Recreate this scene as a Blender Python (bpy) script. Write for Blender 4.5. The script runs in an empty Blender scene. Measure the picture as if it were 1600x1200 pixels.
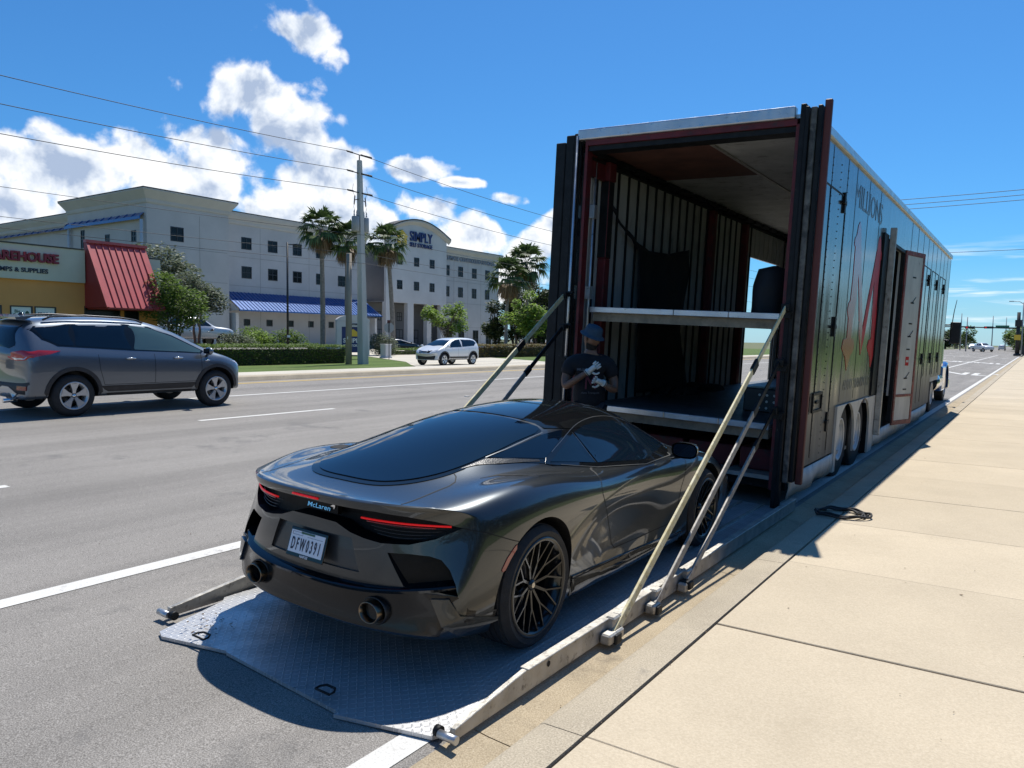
import bpy, bmesh, math, random
from math import sin, cos, pi, radians, sqrt, atan2, tan, floor
from mathutils import Vector, Matrix, noise
from mathutils.bvhtree import BVHTree
from mathutils.geometry import delaunay_2d_cdt
from mathutils.interpolate import poly_3d_calc

SC = bpy.context.scene
COL = SC.collection

# ------------------------------------------------------------------ camera
def setup_camera():
    ey, roll = (820.0, -60.0, 1200.0), radians(0.7)
    v = Vector((ey[0], ey[1], 1200.0)).normalized()
    h = Vector((cos(roll), sin(roll), 0))
    up = v.cross(h).normalized()
    if up.y > 0: up = -up
    ri = v.cross(up).normalized()
    if ri.x < 0: ri = -ri
    R = Matrix((ri, v, up))
    cx, cy, cz = R @ Vector((1, 0, 0)), R @ Vector((0, -1, 0)), R @ Vector((0, 0, -1))
    M = Matrix(((cx.x, cy.x, cz.x, 0), (cx.y, cy.y, cz.y, 0), (cx.z, cy.z, cz.z, 1.82), (0, 0, 0, 1)))
    cam = bpy.data.cameras.new('camera')
    cam.sensor_width = 36; cam.lens = 27.0; cam.clip_end = 4000; cam.clip_start = 0.05
    o = bpy.data.objects.new('camera', cam); COL.objects.link(o)
    o.matrix_world = M
    SC.camera = o
    return R
setup_camera()
# ------------------------------------------------------------------ light
SUN = Vector((-0.115, 0.50, 1.0)).normalized()
def setup_light():
    s = bpy.data.lights.new('sun', 'SUN'); s.energy = 4.8; s.angle = radians(0.53); s.color = (1, .96, .89)
    o = bpy.data.objects.new('sun', s); COL.objects.link(o)
    o.rotation_euler = SUN.to_track_quat('Z', 'Y').to_euler()
    SC.view_settings.view_transform = 'Standard'; SC.view_settings.look = 'None'
    SC.view_settings.gamma = 1; SC.view_settings.use_curve_mapping = False
    SC.view_settings.exposure = 0.28
setup_light()

class N:
    """small node-tree writer"""
    def __init__(s, nt): s.nt = nt; s.n = nt.nodes; s.l = nt.links
    def new(s, t, **kw):
        x = s.n.new(t)
        for k, v in kw.items():
            if k.startswith('i_'):
                key = k[2:]; key = int(key) if key.isdigit() else key.replace('_', ' ')
                s.put(x, key, v)
            else: setattr(x, k, v)
        return x
    def put(s, node, key, v):
        if isinstance(v, bpy.types.NodeSocket): s.l.new(v, node.inputs[key])
        elif isinstance(v, bpy.types.Node): s.l.new(v.outputs[0], node.inputs[key])
        else: node.inputs[key].default_value = v
    def math(s, op, a, b=None, c=None, clamp=False):
        x = s.n.new('ShaderNodeMath'); x.operation = op; x.use_clamp = clamp
        for i, v in enumerate((a, b, c)):
            if v is not None: s.put(x, i, v)
        return x.outputs[0]
    def vmath(s, op, a, b=None):
        x = s.n.new('ShaderNodeVectorMath'); x.operation = op
        for i, v in enumerate((a, b)):
            if v is not None: s.put(x, i, v)
        return x.outputs['Value'] if op in ('DOT_PRODUCT', 'LENGTH', 'DISTANCE') else x.outputs[0]
    def mix(s, f, a, b, mode='MIX'):
        x = s.n.new('ShaderNodeMix'); x.data_type = 'RGBA'; x.blend_type = mode
        s.put(x, 'Factor', f); s.put(x, 6, a); s.put(x, 7, b)
        return x.outputs[2]
    def ramp(s, f, stops, interp='LINEAR'):
        x = s.n.new('ShaderNodeValToRGB'); x.color_ramp.interpolation = interp
        el = x.color_ramp.elements
        while len(el) < len(stops): el.new(0.5)
        for e, (p, c) in zip(el, stops):
            e.position = p; e.color = c if len(c) == 4 else (*c, 1)
        s.put(x, 0, f)
        return x.outputs[0]
    def noise(s, scale, detail=4, rough=.55, vec=None, dist=0, dim='3D'):
        x = s.n.new('ShaderNodeTexNoise'); x.noise_dimensions = dim
        x.inputs['Scale'].default_value = scale; x.inputs['Detail'].default_value = detail
        x.inputs['Roughness'].default_value = rough; x.inputs['Distortion'].default_value = dist
        if vec is not None: s.put(x, 'Vector', vec)
        return x.outputs[0]
    def mapr(s, v, a, b, c, d, smooth=False):
        x = s.n.new('ShaderNodeMapRange')
        if smooth: x.interpolation_type = 'SMOOTHSTEP'
        s.put(x, 0, v)
        for i, q in enumerate((a, b, c, d)): s.put(x, i + 1, q)
        return x.outputs[0]

def c4(c): return (*c, 1) if len(c) == 3 else c
MATS = {}
def mat(name, col=(.5, .5, .5), rough=.6, metal=0., coat=0., var=0., vscale=3., bump=0., bscale=60., spec=None,
        col2=None, streak=0., dirt=None, emis=None, trans=0., obj=True, rvar=0.):
    """principled material; base colour varied with a soft noise, relief with a finer one"""
    if name in MATS: return MATS[name]
    m = bpy.data.materials.new(name); m.use_nodes = True
    n = N(m.node_tree); b = m.node_tree.nodes['Principled BSDF']
    b.inputs['Base Color'].default_value = c4(col); b.inputs['Roughness'].default_value = rough
    b.inputs['Metallic'].default_value = metal; b.inputs['Coat Weight'].default_value = coat
    b.inputs['Coat Roughness'].default_value = .03
    if spec is not None: b.inputs['Specular IOR Level'].default_value = spec
    if trans: b.inputs['Transmission Weight'].default_value = trans
    if emis: b.inputs['Emission Color'].default_value = c4(emis[0]); b.inputs['Emission Strength'].default_value = emis[1]
    tc = n.new('ShaderNodeTexCoord'); vec = tc.outputs['Object']
    if var or col2:
        v = vec
        if streak:
            mp = n.new('ShaderNodeMapping'); n.put(mp, 0, vec); mp.inputs['Scale'].default_value = (1, 1, streak); v = mp.outputs[0]
        f = n.noise(vscale, 6, .6, v)
        lo = [max(0, c * (1 - var)) for c in col]; hi = [min(1, c * (1 + var)) for c in col]
        if col2: hi = col2
        out = n.ramp(f, [(.32, lo), (.68, hi)])
        if dirt:
            f2 = n.noise(dirt[1], 8, .65, v)
            out = n.mix(n.mapr(f2, dirt[2], dirt[2] + .12, 0, dirt[3]), out, c4(dirt[0]))
        n.put(b, 'Base Color', out)
    if rvar:
        n.put(b, 'Roughness', n.mapr(n.noise(vscale * 2, 5, .6, vec), .3, .7, max(.02, rough - rvar), rough + rvar))
    if bump:
        bp = n.new('ShaderNodeBump'); bp.inputs['Strength'].default_value = min(1, bump); bp.inputs['Distance'].default_value = .01 * max(1, bump)
        n.put(bp, 'Height', n.noise(bscale, 5, .6, vec)); n.put(b, 'Normal', bp)
    MATS[name] = m
    return m

# ------------------------------------------------------------------ mesh helpers
class MB:
    def __init__(s): s.v = []; s.f = []; s.m = []; s.mats = []; s.sm = []; s.cur = 0; s.smooth = False
    def use(s, m, smooth=None):
        if m not in s.mats: s.mats.append(m)
        s.cur = s.mats.index(m)
        if smooth is not None: s.smooth = smooth
        return s
    def add(s, vs, fs, smooth=None):
        o = len(s.v); s.v += [tuple(p) for p in vs]
        for f in fs:
            s.f.append([o + i for i in f]); s.m.append(s.cur); s.sm.append(s.smooth if smooth is None else smooth)
        return s
    def box(s, x0, x1, y0, y1, z0, z1, M=None):
        vs = [Vector(p) for p in ((x0, y0, z0), (x1, y0, z0), (x1, y1, z0), (x0, y1, z0), (x0, y0, z1), (x1, y0, z1), (x1, y1, z1), (x0, y1, z1))]
        if M: vs = [M @ p for p in vs]
        return s.add(vs, [(0, 3, 2, 1), (4, 5, 6, 7), (0, 1, 5, 4), (1, 2, 6, 5), (2, 3, 7, 6), (3, 0, 4, 7)], False)
    def cbox(s, c, d, M=None):
        return s.box(c[0] - d[0] / 2, c[0] + d[0] / 2, c[1] - d[1] / 2, c[1] + d[1] / 2, c[2] - d[2] / 2, c[2] + d[2] / 2, M)
    def bar(s, a, b, w, h, upv=(0, 0, 1)):
        a, b = Vector(a), Vector(b); d = (b - a); L = d.length; d.normalize()
        u = Vector(upv)
        if abs(d.dot(u)) > .99: u = Vector((0, 1, 0))
        sd = d.cross(u).normalized(); u = sd.cross(d).normalized()
        M = Matrix(((sd.x, d.x, u.x, a.x), (sd.y, d.y, u.y, a.y), (sd.z, d.z, u.z, a.z), (0, 0, 0, 1)))
        return s.box(-w / 2, w / 2, 0, L, -h / 2, h / 2, M)
    def tube(s, pts, r, n=8, caps=True, closed=False, smooth=True):
        pts = [Vector(p) for p in pts]; k = len(pts)
        rs = r if isinstance(r, (list, tuple)) else [r] * k
        vs = []; prev = None
        for i, p in enumerate(pts):
            if closed: t = pts[(i + 1) % k] - pts[i - 1]
            else: t = pts[min(i + 1, k - 1)] - pts[max(i - 1, 0)]
            t.normalize()
            if prev is None:
                u = Vector((0, 0, 1)) if abs(t.z) < .9 else Vector((1, 0, 0))
                u = (u - t * u.dot(t)).normalized()
            else:
                u = (prev - t * prev.dot(t)).normalized()
            prev = u; w = t.cross(u)
            for j in range(n):
                a = 2 * pi * j / n
                vs.append(p + (u * cos(a) + w * sin(a)) * rs[i])
        fs = []
        for i in range(k if closed else k - 1):
            i2 = (i + 1) % k
            for j in range(n): fs.append((i * n + j, i * n + (j + 1) % n, i2 * n + (j + 1) % n, i2 * n + j))
        s.add(vs, fs, smooth)
        if caps and not closed:
            o = len(s.v) - k * n
            s.f.append([o + j for j in range(n)][::-1]); s.m.append(s.cur); s.sm.append(False)
            s.f.append([o + (k - 1) * n + j for j in range(n)]); s.m.append(s.cur); s.sm.append(False)
        return s
    def lathe(s, prof, n=24, M=None, smooth=True, closed=False):
        """profile (r, h) turned round local Z"""
        vs = []
        for r, h in prof:
            for j in range(n):
                a = 2 * pi * j / n; p = Vector((r * cos(a), r * sin(a), h)); vs.append(M @ p if M else p)
        k = len(prof); fs = []
        for i in range(k if closed else k - 1):
            i2 = (i + 1) % k
            for j in range(n): fs.append((i * n + j, i * n + (j + 1) % n, i2 * n + (j + 1) % n, i2 * n + j))
        return s.add(vs, fs, smooth)
    def disc(s, r, h, n=24, M=None):
        vs = [Vector((r * cos(2 * pi * j / n), r * sin(2 * pi * j / n), h)) for j in range(n)]
        if M: vs = [M @ p for p in vs]
        return s.add(vs, [tuple(range(n))], False)
    def prism(s, poly, a, b, axis='z', M=None, smooth=False):
        """polygon (u,v) extruded from a to b along axis"""
        def P(u, v, w):
            p = Vector({'z': (u, v, w), 'y': (u, w, v), 'x': (w, u, v)}[axis])
            return M @ p if M else p
        n = len(poly)
        vs = [P(u, v, a) for u, v in poly] + [P(u, v, b) for u, v in poly]
        s.add(vs, [tuple(range(n))[::-1], tuple(range(n, 2 * n))], False)
        o = len(s.v) - 2 * n
        for i in range(n):
            s.f.append([o + i, o + (i + 1) % n, o + n + (i + 1) % n, o + n + i]); s.m.append(s.cur); s.sm.append(smooth)
        return s
    def ball(s, c, r, nu=12, nv=8, M=None):
        c = Vector(c); rr = Vector(r) if isinstance(r, (tuple, list)) else Vector((r, r, r))
        vs = []; 
        for i in range(nv + 1):
            th = pi * i / nv
            for j in range(nu):
                a = 2 * pi * j / nu
                p = Vector((rr.x * sin(th) * cos(a), rr.y * sin(th) * sin(a), rr.z * cos(th)))
                if M: p = M @ p
                vs.append(c + p)
        fs = [(i * nu + j, (i + 1) * nu + j, (i + 1) * nu + (j + 1) % nu, i * nu + (j + 1) % nu) for i in range(nv) for j in range(nu)]
        return s.add(vs, fs, True)
    def mesh(s, name):
        me = bpy.data.meshes.new(name)
        me.from_pydata(s.v, [], s.f)
        for m in s.mats: me.materials.append(m)
        me.polygons.foreach_set('material_index', s.m)
        me.polygons.foreach_set('use_smooth', s.sm)
        me.update()
        return me
    def build(s, name, parent=None, fixn=True, merge=False, loc=None, rot=None, sharp=None):
        me = s.mesh(name)
        if fixn or merge:
            bm = bmesh.new(); bm.from_mesh(me)
            if merge: bmesh.ops.remove_doubles(bm, verts=bm.verts, dist=1e-5)
            if fixn: bmesh.ops.recalc_face_normals(bm, faces=bm.faces)
            bm.to_mesh(me); bm.free()
        if sharp is not None:
            for p in me.polygons: p.use_smooth = True
            me.set_sharp_from_angle(angle=radians(sharp))
        return link(name, me, parent, loc, rot)

def link(name, me, parent=None, loc=None, rot=None):
    o = bpy.data.objects.new(name, me); COL.objects.link(o)
    if parent is not None: o.parent = parent
    if loc is not None: o.location = loc
    if rot is not None: o.rotation_euler = rot
    return o
def tag(o, label=None, cat=None, group=None, kind=None):
    if label: o['label'] = label
    if cat: o['category'] = cat
    if group: o['group'] = group
    if kind: o['kind'] = kind
    return o
def empty(name, loc=(0, 0, 0), rot=(0, 0, 0), label=None, cat=None, group=None, kind=None):
    o = bpy.data.objects.new(name, None); COL.objects.link(o); o.empty_display_size = .2
    o.location = loc; o.rotation_euler = rot
    return tag(o, label, cat, group, kind)
def kids(o): return [c for c in bpy.data.objects if c.parent == o]
def copy_tree(o, parent=None):
    c = o.copy(); COL.objects.link(c); c.parent = parent
    for ch in kids(o): copy_tree(ch, c)
    return c
def bevel(o, w=.01, seg=2, ang=40):
    me = o.data; bm = bmesh.new(); bm.from_mesh(me)
    es = [e for e in bm.edges if len(e.link_faces) == 2 and e.calc_face_angle(0) > radians(ang)]
    bmesh.ops.bevel(bm, geom=es, offset=w, segments=seg, profile=.5, affect='EDGES', clamp_overlap=True)
    bm.to_mesh(me); bm.free()
    return o
def text_mesh(body, size, depth, m, name='lettering', parent=None, M=None, bold=0., width=None, sx=1., align='LEFT', font_shear=0.):
    cu = bpy.data.curves.new(name, 'FONT'); cu.body = body; cu.size = size; cu.extrude = depth / 2
    cu.offset = bold; cu.align_x = align; cu.resolution_u = 3; cu.shear = font_shear
    t = bpy.data.objects.new('tmp_text', cu); COL.objects.link(t)
    dg = bpy.context.evaluated_depsgraph_get(); dg.update()
    me = bpy.data.meshes.new_from_object(t.evaluated_get(dg))
    bpy.data.objects.remove(t); bpy.data.curves.remove(cu)
    if len(me.vertices):
        xs = [v.co.x for v in me.vertices]; w = max(xs) - min(xs); k = (width / w) if width else sx
        T = Matrix.Diagonal((k, 1, 1, 1))
        me.transform(T)
    if M is not None: me.transform(M)
    me.materials.clear(); me.materials.append(m)
    for p in me.polygons: p.material_index = 0
    return link(name, me, parent)
def frameM(o, x, y):
    """matrix whose local x and y axes are the given directions, origin o"""
    x = Vector(x).normalized(); z = x.cross(Vector(y)).normalized(); y = z.cross(x)
    return Matrix(((x.x, y.x, z.x, o[0]), (x.y, y.y, z.y, o[1]), (x.z, y.z, z.z, o[2]), (0, 0, 0, 1)))
def subdiv(me, lv):
    o = bpy.data.objects.new('tmp', me); COL.objects.link(o)
    md = o.modifiers.new('s', 'SUBSURF'); md.levels = lv; md.render_levels = lv
    dg = bpy.context.evaluated_depsgraph_get(); dg.update()
    r = bpy.data.meshes.new_from_object(o.evaluated_get(dg))
    bpy.data.objects.remove(o)
    return r
def boolean(me, cutters, op='DIFFERENCE'):
    o = bpy.data.objects.new('tmp', me); COL.objects.link(o); cs = []
    for c in cutters:
        co = bpy.data.objects.new('tmpc', c); COL.objects.link(co); cs.append(co)
        md = o.modifiers.new('b', 'BOOLEAN'); md.operation = op; md.object = co; md.solver = 'EXACT'
        md.material_mode = 'TRANSFER'
    dg = bpy.context.evaluated_depsgraph_get(); dg.update()
    r = bpy.data.meshes.new_from_object(o.evaluated_get(dg))
    bpy.data.objects.remove(o)
    for c in cs: bpy.data.objects.remove(c)
    return r
def rbox(M):
    return M
# ground profile of the place: the carriageway falls 4 % towards the near kerb
def gz(x, y=0):
    if x > -1.85: return 0.0 if x < -1.62 else .15
    if x > -11.5: return .04 * (-1.85 - x)
    if x > -18.1: return .386 + .028 * (-11.5 - x)
    if x > -20.2: return .70
    if x > -27: return .70 - (-20.2 - x) / 6.8 * .42
    return .28
# ------------------------------------------------------------------ surface tools
def bvh_of(me):
    return BVHTree.FromPolygons([v.co.copy() for v in me.vertices], [tuple(p.vertices) for p in me.polygons])
def keep_normals(me, base, bvh, mats):
    """after a cut, give the uncut faces the shading normals of the smooth surface"""
    vn = [v.normal.copy() for v in base.vertices]; bp = [tuple(p.vertices) for p in base.polygons]; bc = [v.co.copy() for v in base.vertices]
    out = []
    for p in me.polygons:
        if p.material_index in mats:
            p.use_smooth = True
            for vi in p.vertices:
                co = me.vertices[vi].co
                h = bvh.find_nearest(co)
                if h[0] is None or (h[0] - co).length > .004: out.append(p.normal.copy()); continue
                vs = bp[h[2]]; w = poly_3d_calc([bc[i] for i in vs], h[0])
                n = Vector((0, 0, 0))
                for i, ww in zip(vs, w): n += vn[i] * ww
                n.normalize()
                out.append(n if n.dot(p.normal) > .2 else p.normal.copy())
        else:
            p.use_smooth = False
            out += [p.normal.copy() for _ in p.vertices]
    me.normals_split_custom_set(out)
def dense(poly, step, closed=True):
    r = []
    n = len(poly)
    for i in range(n if closed else n - 1):
        a, b = Vector(poly[i]), Vector(poly[(i + 1) % n]); k = max(1, int((b - a).length / step))
        for j in range(k): r.append(a.lerp(b, j / k))
    if not closed: r.append(Vector(poly[-1]))
    return r
def spline(pts, k=6, closed=False):
    pts = [Vector(p) for p in pts]; n = len(pts); r = []
    for i in range(n if closed else n - 1):
        p1, p2 = pts[i], pts[(i + 1) % n]
        p0 = pts[i - 1] if (closed or i > 0) else p1; p3 = pts[(i + 2) % n] if (closed or i + 2 < n) else p2
        for j in range(k):
            t = j / k
            r.append(.5 * ((2 * p1) + (p2 - p0) * t + (2 * p0 - 5 * p1 + 4 * p2 - p3) * t * t + (3 * p1 - p0 - 3 * p2 + p3) * t ** 3))
    if not closed: r.append(pts[-1])
    return r
def fill2d(poly, res):
    """triangles inside a polygon with an even set of inner points"""
    poly = [Vector(p).to_2d() for p in poly]; n = len(poly)
    xs = [p.x for p in poly]; ys = [p.y for p in poly]
    pts = list(poly)
    def inside(q):
        c = False; j = n - 1
        for i in range(n):
            a, b = poly[i], poly[j]
            if (a.y > q.y) != (b.y > q.y) and q.x < (b.x - a.x) * (q.y - a.y) / (b.y - a.y) + a.x: c = not c
            j = i
        return c
    def far(q):
        for i in range(n):
            a, b = poly[i], poly[(i + 1) % n]; d = b - a; L = d.length_squared
            t = max(0, min(1, (q - a).dot(d) / L)) if L else 0
            if (a + d * t - q).length < res * .45: return False
        return True
    y = min(ys) + res / 2
    while y < max(ys):
        x = min(xs) + res / 2
        while x < max(xs):
            q = Vector((x, y))
            if inside(q) and far(q): pts.append(q)
            x += res
        y += res
    v, e, f, *_ = delaunay_2d_cdt(pts, [(i, (i + 1) % n) for i in range(n)], [], 1, 1e-6)
    return v, f
D7 = sqrt(.5)
AX = {'d': (lambda u, v, w: Vector((u * D7 + w * D7, u * D7 - w * D7, v)), Vector((-D7, D7, 0))), '-d': (lambda u, v, w: Vector((-u * D7 - w * D7, u * D7 - w * D7, v)), Vector((D7, D7, 0))), 'x': (lambda u, v, w: Vector((w, u, v)), Vector((-1, 0, 0))), '-x': (lambda u, v, w: Vector((-w, u, v)), Vector((1, 0, 0))),
      'z': (lambda u, v, w: Vector((u, v, w)), Vector((0, 0, -1))), 'y': (lambda u, v, w: Vector((u, w, v)), Vector((0, -1, 0))),
      '-y': (lambda u, v, w: Vector((u, -w, v)), Vector((0, 1, 0)))}
def onto(bvh, u, v, ax, far=4.):
    f, d = AX[ax]; h = bvh.ray_cast(f(u, v, far), d)
    return (h[0], h[1]) if h[0] is not None else (None, None)
def patch(bvh, poly, ax, off, m, name, parent, res=.03, thick=.0):
    """a fitted skin (glass, trim) lying just proud of a body surface"""
    v, f = fill2d(poly, res); P = []; Nn = []; miss = []
    for i, q in enumerate(v):
        p, n = onto(bvh, q.x, q.y, ax)
        P.append(p); Nn.append(n)
    good = [i for i, p in enumerate(P) if p is not None]
    if not good: return None
    d = AX[ax][1]
    for i in range(len(P)):
        if P[i] is None:
            j = min(good, key=lambda g: (Vector(v[g]) - Vector(v[i])).length); P[i] = P[j]; Nn[i] = Nn[j]
    V = []
    for p, n in zip(P, Nn):
        if n.dot(d) > 0: n = -n
        V.append(p + n * off)
    mb = MB().use(m, True); mb.add(V, f)
    # closed rim back into the body
    k = len(poly)
    mb2 = [p - (V[i] - p) * .5 for i, p in enumerate(P[:k])]
    mb.add(V[:k] + [P[i] - (V[i] - P[i]) * .6 for i in range(k)], [(i, (i + 1) % k, k + (i + 1) % k, k + i) for i in range(k)], False)
    me = mb.mesh(name)
    tot = Vector((0, 0, 0))
    for p in me.polygons[:len(f)]: tot += p.normal
    if tot.dot(d) > 0: me.flip_normals()
    return link(name, me, parent)
def ribbon(mb, bvh, pts, ax, w=.006, off=.0012, step=.02):
    """thin shut line following the surface"""
    pts = dense([Vector(p).to_2d() for p in pts], step, False)
    L = []; R = []
    for i, q in enumerate(pts):
        t = (pts[min(i + 1, len(pts) - 1)] - pts[max(0, i - 1)])
        if t.length < 1e-9: continue
        t.normalize(); nn = Vector((-t.y, t.x)) * w / 2
        a, na = onto(bvh, *(q + nn), ax); b, nb = onto(bvh, *(q - nn), ax)
        if a is None or b is None:
            continue
        d = AX[ax][1]
        if na.dot(d) > 0: na = -na
        if nb.dot(d) > 0: nb = -nb
        L.append(a + na * off); R.append(b + nb * off)
    n = len(L)
    if n > 1: mb.add(L + R, [(i, i + 1, n + i + 1, n + i) for i in range(n - 1)], True)
def cutter(poly, ax, near, depthf, m, res=.04):
    """closed block whose far side follows depthf(u, v)"""
    v, f = fill2d(poly, res); k = len(poly); P = AX[ax][0]
    a = [P(q.x, q.y, near) for q in v]; b = [P(q.x, q.y, depthf(q.x, q.y)) for q in v]; n = len(v)
    mb = MB().use(m, False)
    mb.add(a + b, [tuple(t) for t in f] + [tuple(n + i for i in reversed(t)) for t in f] + [(i, (i + 1) % k, n + (i + 1) % k, n + i) for i in range(k)])
    me = mb.mesh('cut'); bm = bmesh.new(); bm.from_mesh(me); bmesh.ops.recalc_face_normals(bm, faces=bm.faces); bm.to_mesh(me); bm.free()
    return me
def cyl_cutter(x0, x1, y, z, r, m, n=64):
    mb = MB().use(m, False); mb.prism([(y + r * cos(2 * pi * i / n), z + r * sin(2 * pi * i / n)) for i in range(n)], x0, x1, 'x')
    me = mb.mesh('cut'); bm = bmesh.new(); bm.from_mesh(me); bmesh.ops.recalc_face_normals(bm, faces=bm.faces); bm.to_mesh(me); bm.free()
    return me
def mirror(poly): return [(-u, v) for u, v in reversed(poly)]

# ------------------------------------------------------------------ sky
def setup_world():
    W = bpy.data.worlds.new('World'); SC.world = W; W.use_nodes = True
    n = N(W.node_tree); bg = W.node_tree.nodes['Background']
    sky = n.new('ShaderNodeTexSky', sky_type='NISHITA'); sky.sun_disc = False
    sky.sun_elevation = math.asin(SUN.z); sky.sun_rotation = atan2(SUN.x, SUN.y)
    sky.altitude = 0; sky.air_density = 1.0; sky.dust_density = .35; sky.ozone_density = 2.6
    bg.inputs[1].default_value = .072
    tc = n.new('ShaderNodeTexCoord'); V = tc.outputs['Generated']
    sp = n.new('ShaderNodeSeparateXYZ'); n.put(sp, 0, V)
    az = n.math('MULTIPLY', n.math('ARCTAN2', sp.outputs[0], sp.outputs[1]), 57.2958)
    el = n.math('MULTIPLY', n.math('ARCSINE', sp.outputs[2]), 57.2958)
    W.cycles.sampling_method = 'MANUAL'; W.cycles.sample_map_resolution = 512
    # cumulus: soft bodies (azimuth, elevation, half sizes in degrees), edges broken up by layered noise
    blobs = [(-48.9, 20.3, 3.2, 2.0), (-51.3, 15.0, 5.2, 4.0), (-53.0, 16.9, 3.6, 2.3), (-48.2, 11.8, 4.6, 3.6), (-54.6, 12.0, 4.0, 3.2),
             (-63.6, 10.4, 4.6, 3.0), (-59.2, 11.7, 3.4, 2.6), (-67.4, 10.8, 2.4, 2.2), (-57.0, 9.4, 5, 2.4), (-62, 7.5, 5, 2.2), (-68.5, 8.0, 4.5, 2.6), (-50, 8.6, 6.5, 2.8), (-67.5, 5.0, 4, 1.6), (-55, 5.8, 7, 2.2),
             (-41.8, 12.0, 3.0, 1.0), (-38.2, 11.3, 2.0, .5), (-41.0, 9.3, 3.0, 1.7), (-37.0, 7.4, 4.4, 2.2), (-44.5, 8.0, 3.4, 2.2), (-33.4, 6.6, 3.0, 2.8), (-29, 6.4, 3.4, 2.4), (-34.6, 10.2, 1.6, .8),
             (-24, 5.5, 4, 1.8), (-40, 4.6, 14, 2.6), (-31, 8.4, 2.6, 1.4), (-82, 9, 8, 3.5), (-104, 10, 9, 4), (-150, 6, 13, 3), (120, 6, 12, 3)]
    mp = n.new('ShaderNodeMapping'); n.put(mp, 0, V)
    wob = n.noise(9, 3, .5, V); 
    nz = n.noise(13, 7, .56, V, .15)
    nb = n.new('ShaderNodeTexVoronoi'); nb.feature = 'SMOOTH_F1'; nb.inputs['Scale'].default_value = 34; nb.inputs['Smoothness'].default_value = .5
    wv = n.new('ShaderNodeVectorMath', operation='ADD'); nn = n.new('ShaderNodeTexNoise'); nn.inputs['Scale'].default_value = 30; nn.inputs['Detail'].default_value = 3; n.put(nn, 'Vector', V)
    sc_ = n.new('ShaderNodeVectorMath', operation='SCALE'); n.put(sc_, 0, nn.outputs['Color']); sc_.inputs['Scale'].default_value = .035
    n.put(wv, 0, V); n.put(wv, 1, sc_.outputs[0]); n.put(nb, 'Vector', wv.outputs[0])
    billow = n.math('SUBTRACT', .45, nb.outputs['Distance'])
    D = None
    for a, e, ra, re in blobs:
        x = n.math('DIVIDE', n.math('SUBTRACT', az, a), ra); y = n.math('DIVIDE', n.math('SUBTRACT', el, e), re)
        f = n.math('SUBTRACT', 1.0, n.math('SQRT', n.math('ADD', n.math('MULTIPLY', x, x), n.math('MULTIPLY', y, y))))
        D = f if D is None else n.math('SMOOTH_MAX', D, f, .18)
    dens = n.math('ADD', n.math('ADD', D, n.math('MULTIPLY', n.math('SUBTRACT', nz, .5), 2.25)), n.math('MULTIPLY', billow, .62))
    alpha = n.mapr(dens, .03, .42, 0, 1, True)
    # soft modelling: thick parts go grey blue, sunward edges stay white
    offv = n.new('ShaderNodeVectorMath', operation='ADD'); n.put(offv, 0, V); offv.inputs[1].default_value = (SUN.x * .012, SUN.y * .012, .020)
    nz2 = n.noise(13, 5, .56, offv.outputs[0], .15)
    slope = n.math('SUBTRACT', nz2, nz)
    shade = n.math('ADD', n.math('ADD', n.mapr(dens, .22, 1.05, -.02, .95), n.math('MULTIPLY', slope, 6.0)), n.math('MULTIPLY', n.math('SUBTRACT', wob, .5), .7), clamp=True)
    ccol = n.ramp(shade, [(0, (12.6, 12.7, 12.9)), (.45, (9.4, 10.2, 11.4)), (1, (5.0, 6.2, 8.4))])
    # thin high streaks low over the road
    st = n.new('ShaderNodeCombineXYZ'); n.put(st, 0, n.math('MULTIPLY', az, .09)); n.put(st, 1, n.math('MULTIPLY', el, 1.15))
    cir = n.noise(1.0, 5, .55, st.outputs[0], .3)
    band = n.mapr(el, 7.5, 4.0, 0, 1, True)
    ca = n.math('MULTIPLY', n.math('MULTIPLY', n.mapr(cir, .50, .66, 0, .75, True), band), n.mapr(az, -14, -6, 0, 1, True))
    hz = n.mapr(el, 6.0, -.5, 0, .35, True)
    up = n.new('ShaderNodeMix', data_type='RGBA', blend_type='MULTIPLY'); n.put(up, 'Factor', 1.0); n.put(up, 6, sky.outputs[0]); up.inputs[7].default_value = (.42, .98, 1.46, 1)
    c = n.mix(hz, up.outputs[2], (9.0, 10.6, 12.4, 1))
    c = n.mix(ca, c, (12.2, 13.2, 14.2, 1))
    c = n.mix(alpha, c, ccol)
    n.put(bg, 0, c)
setup_world()

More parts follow.
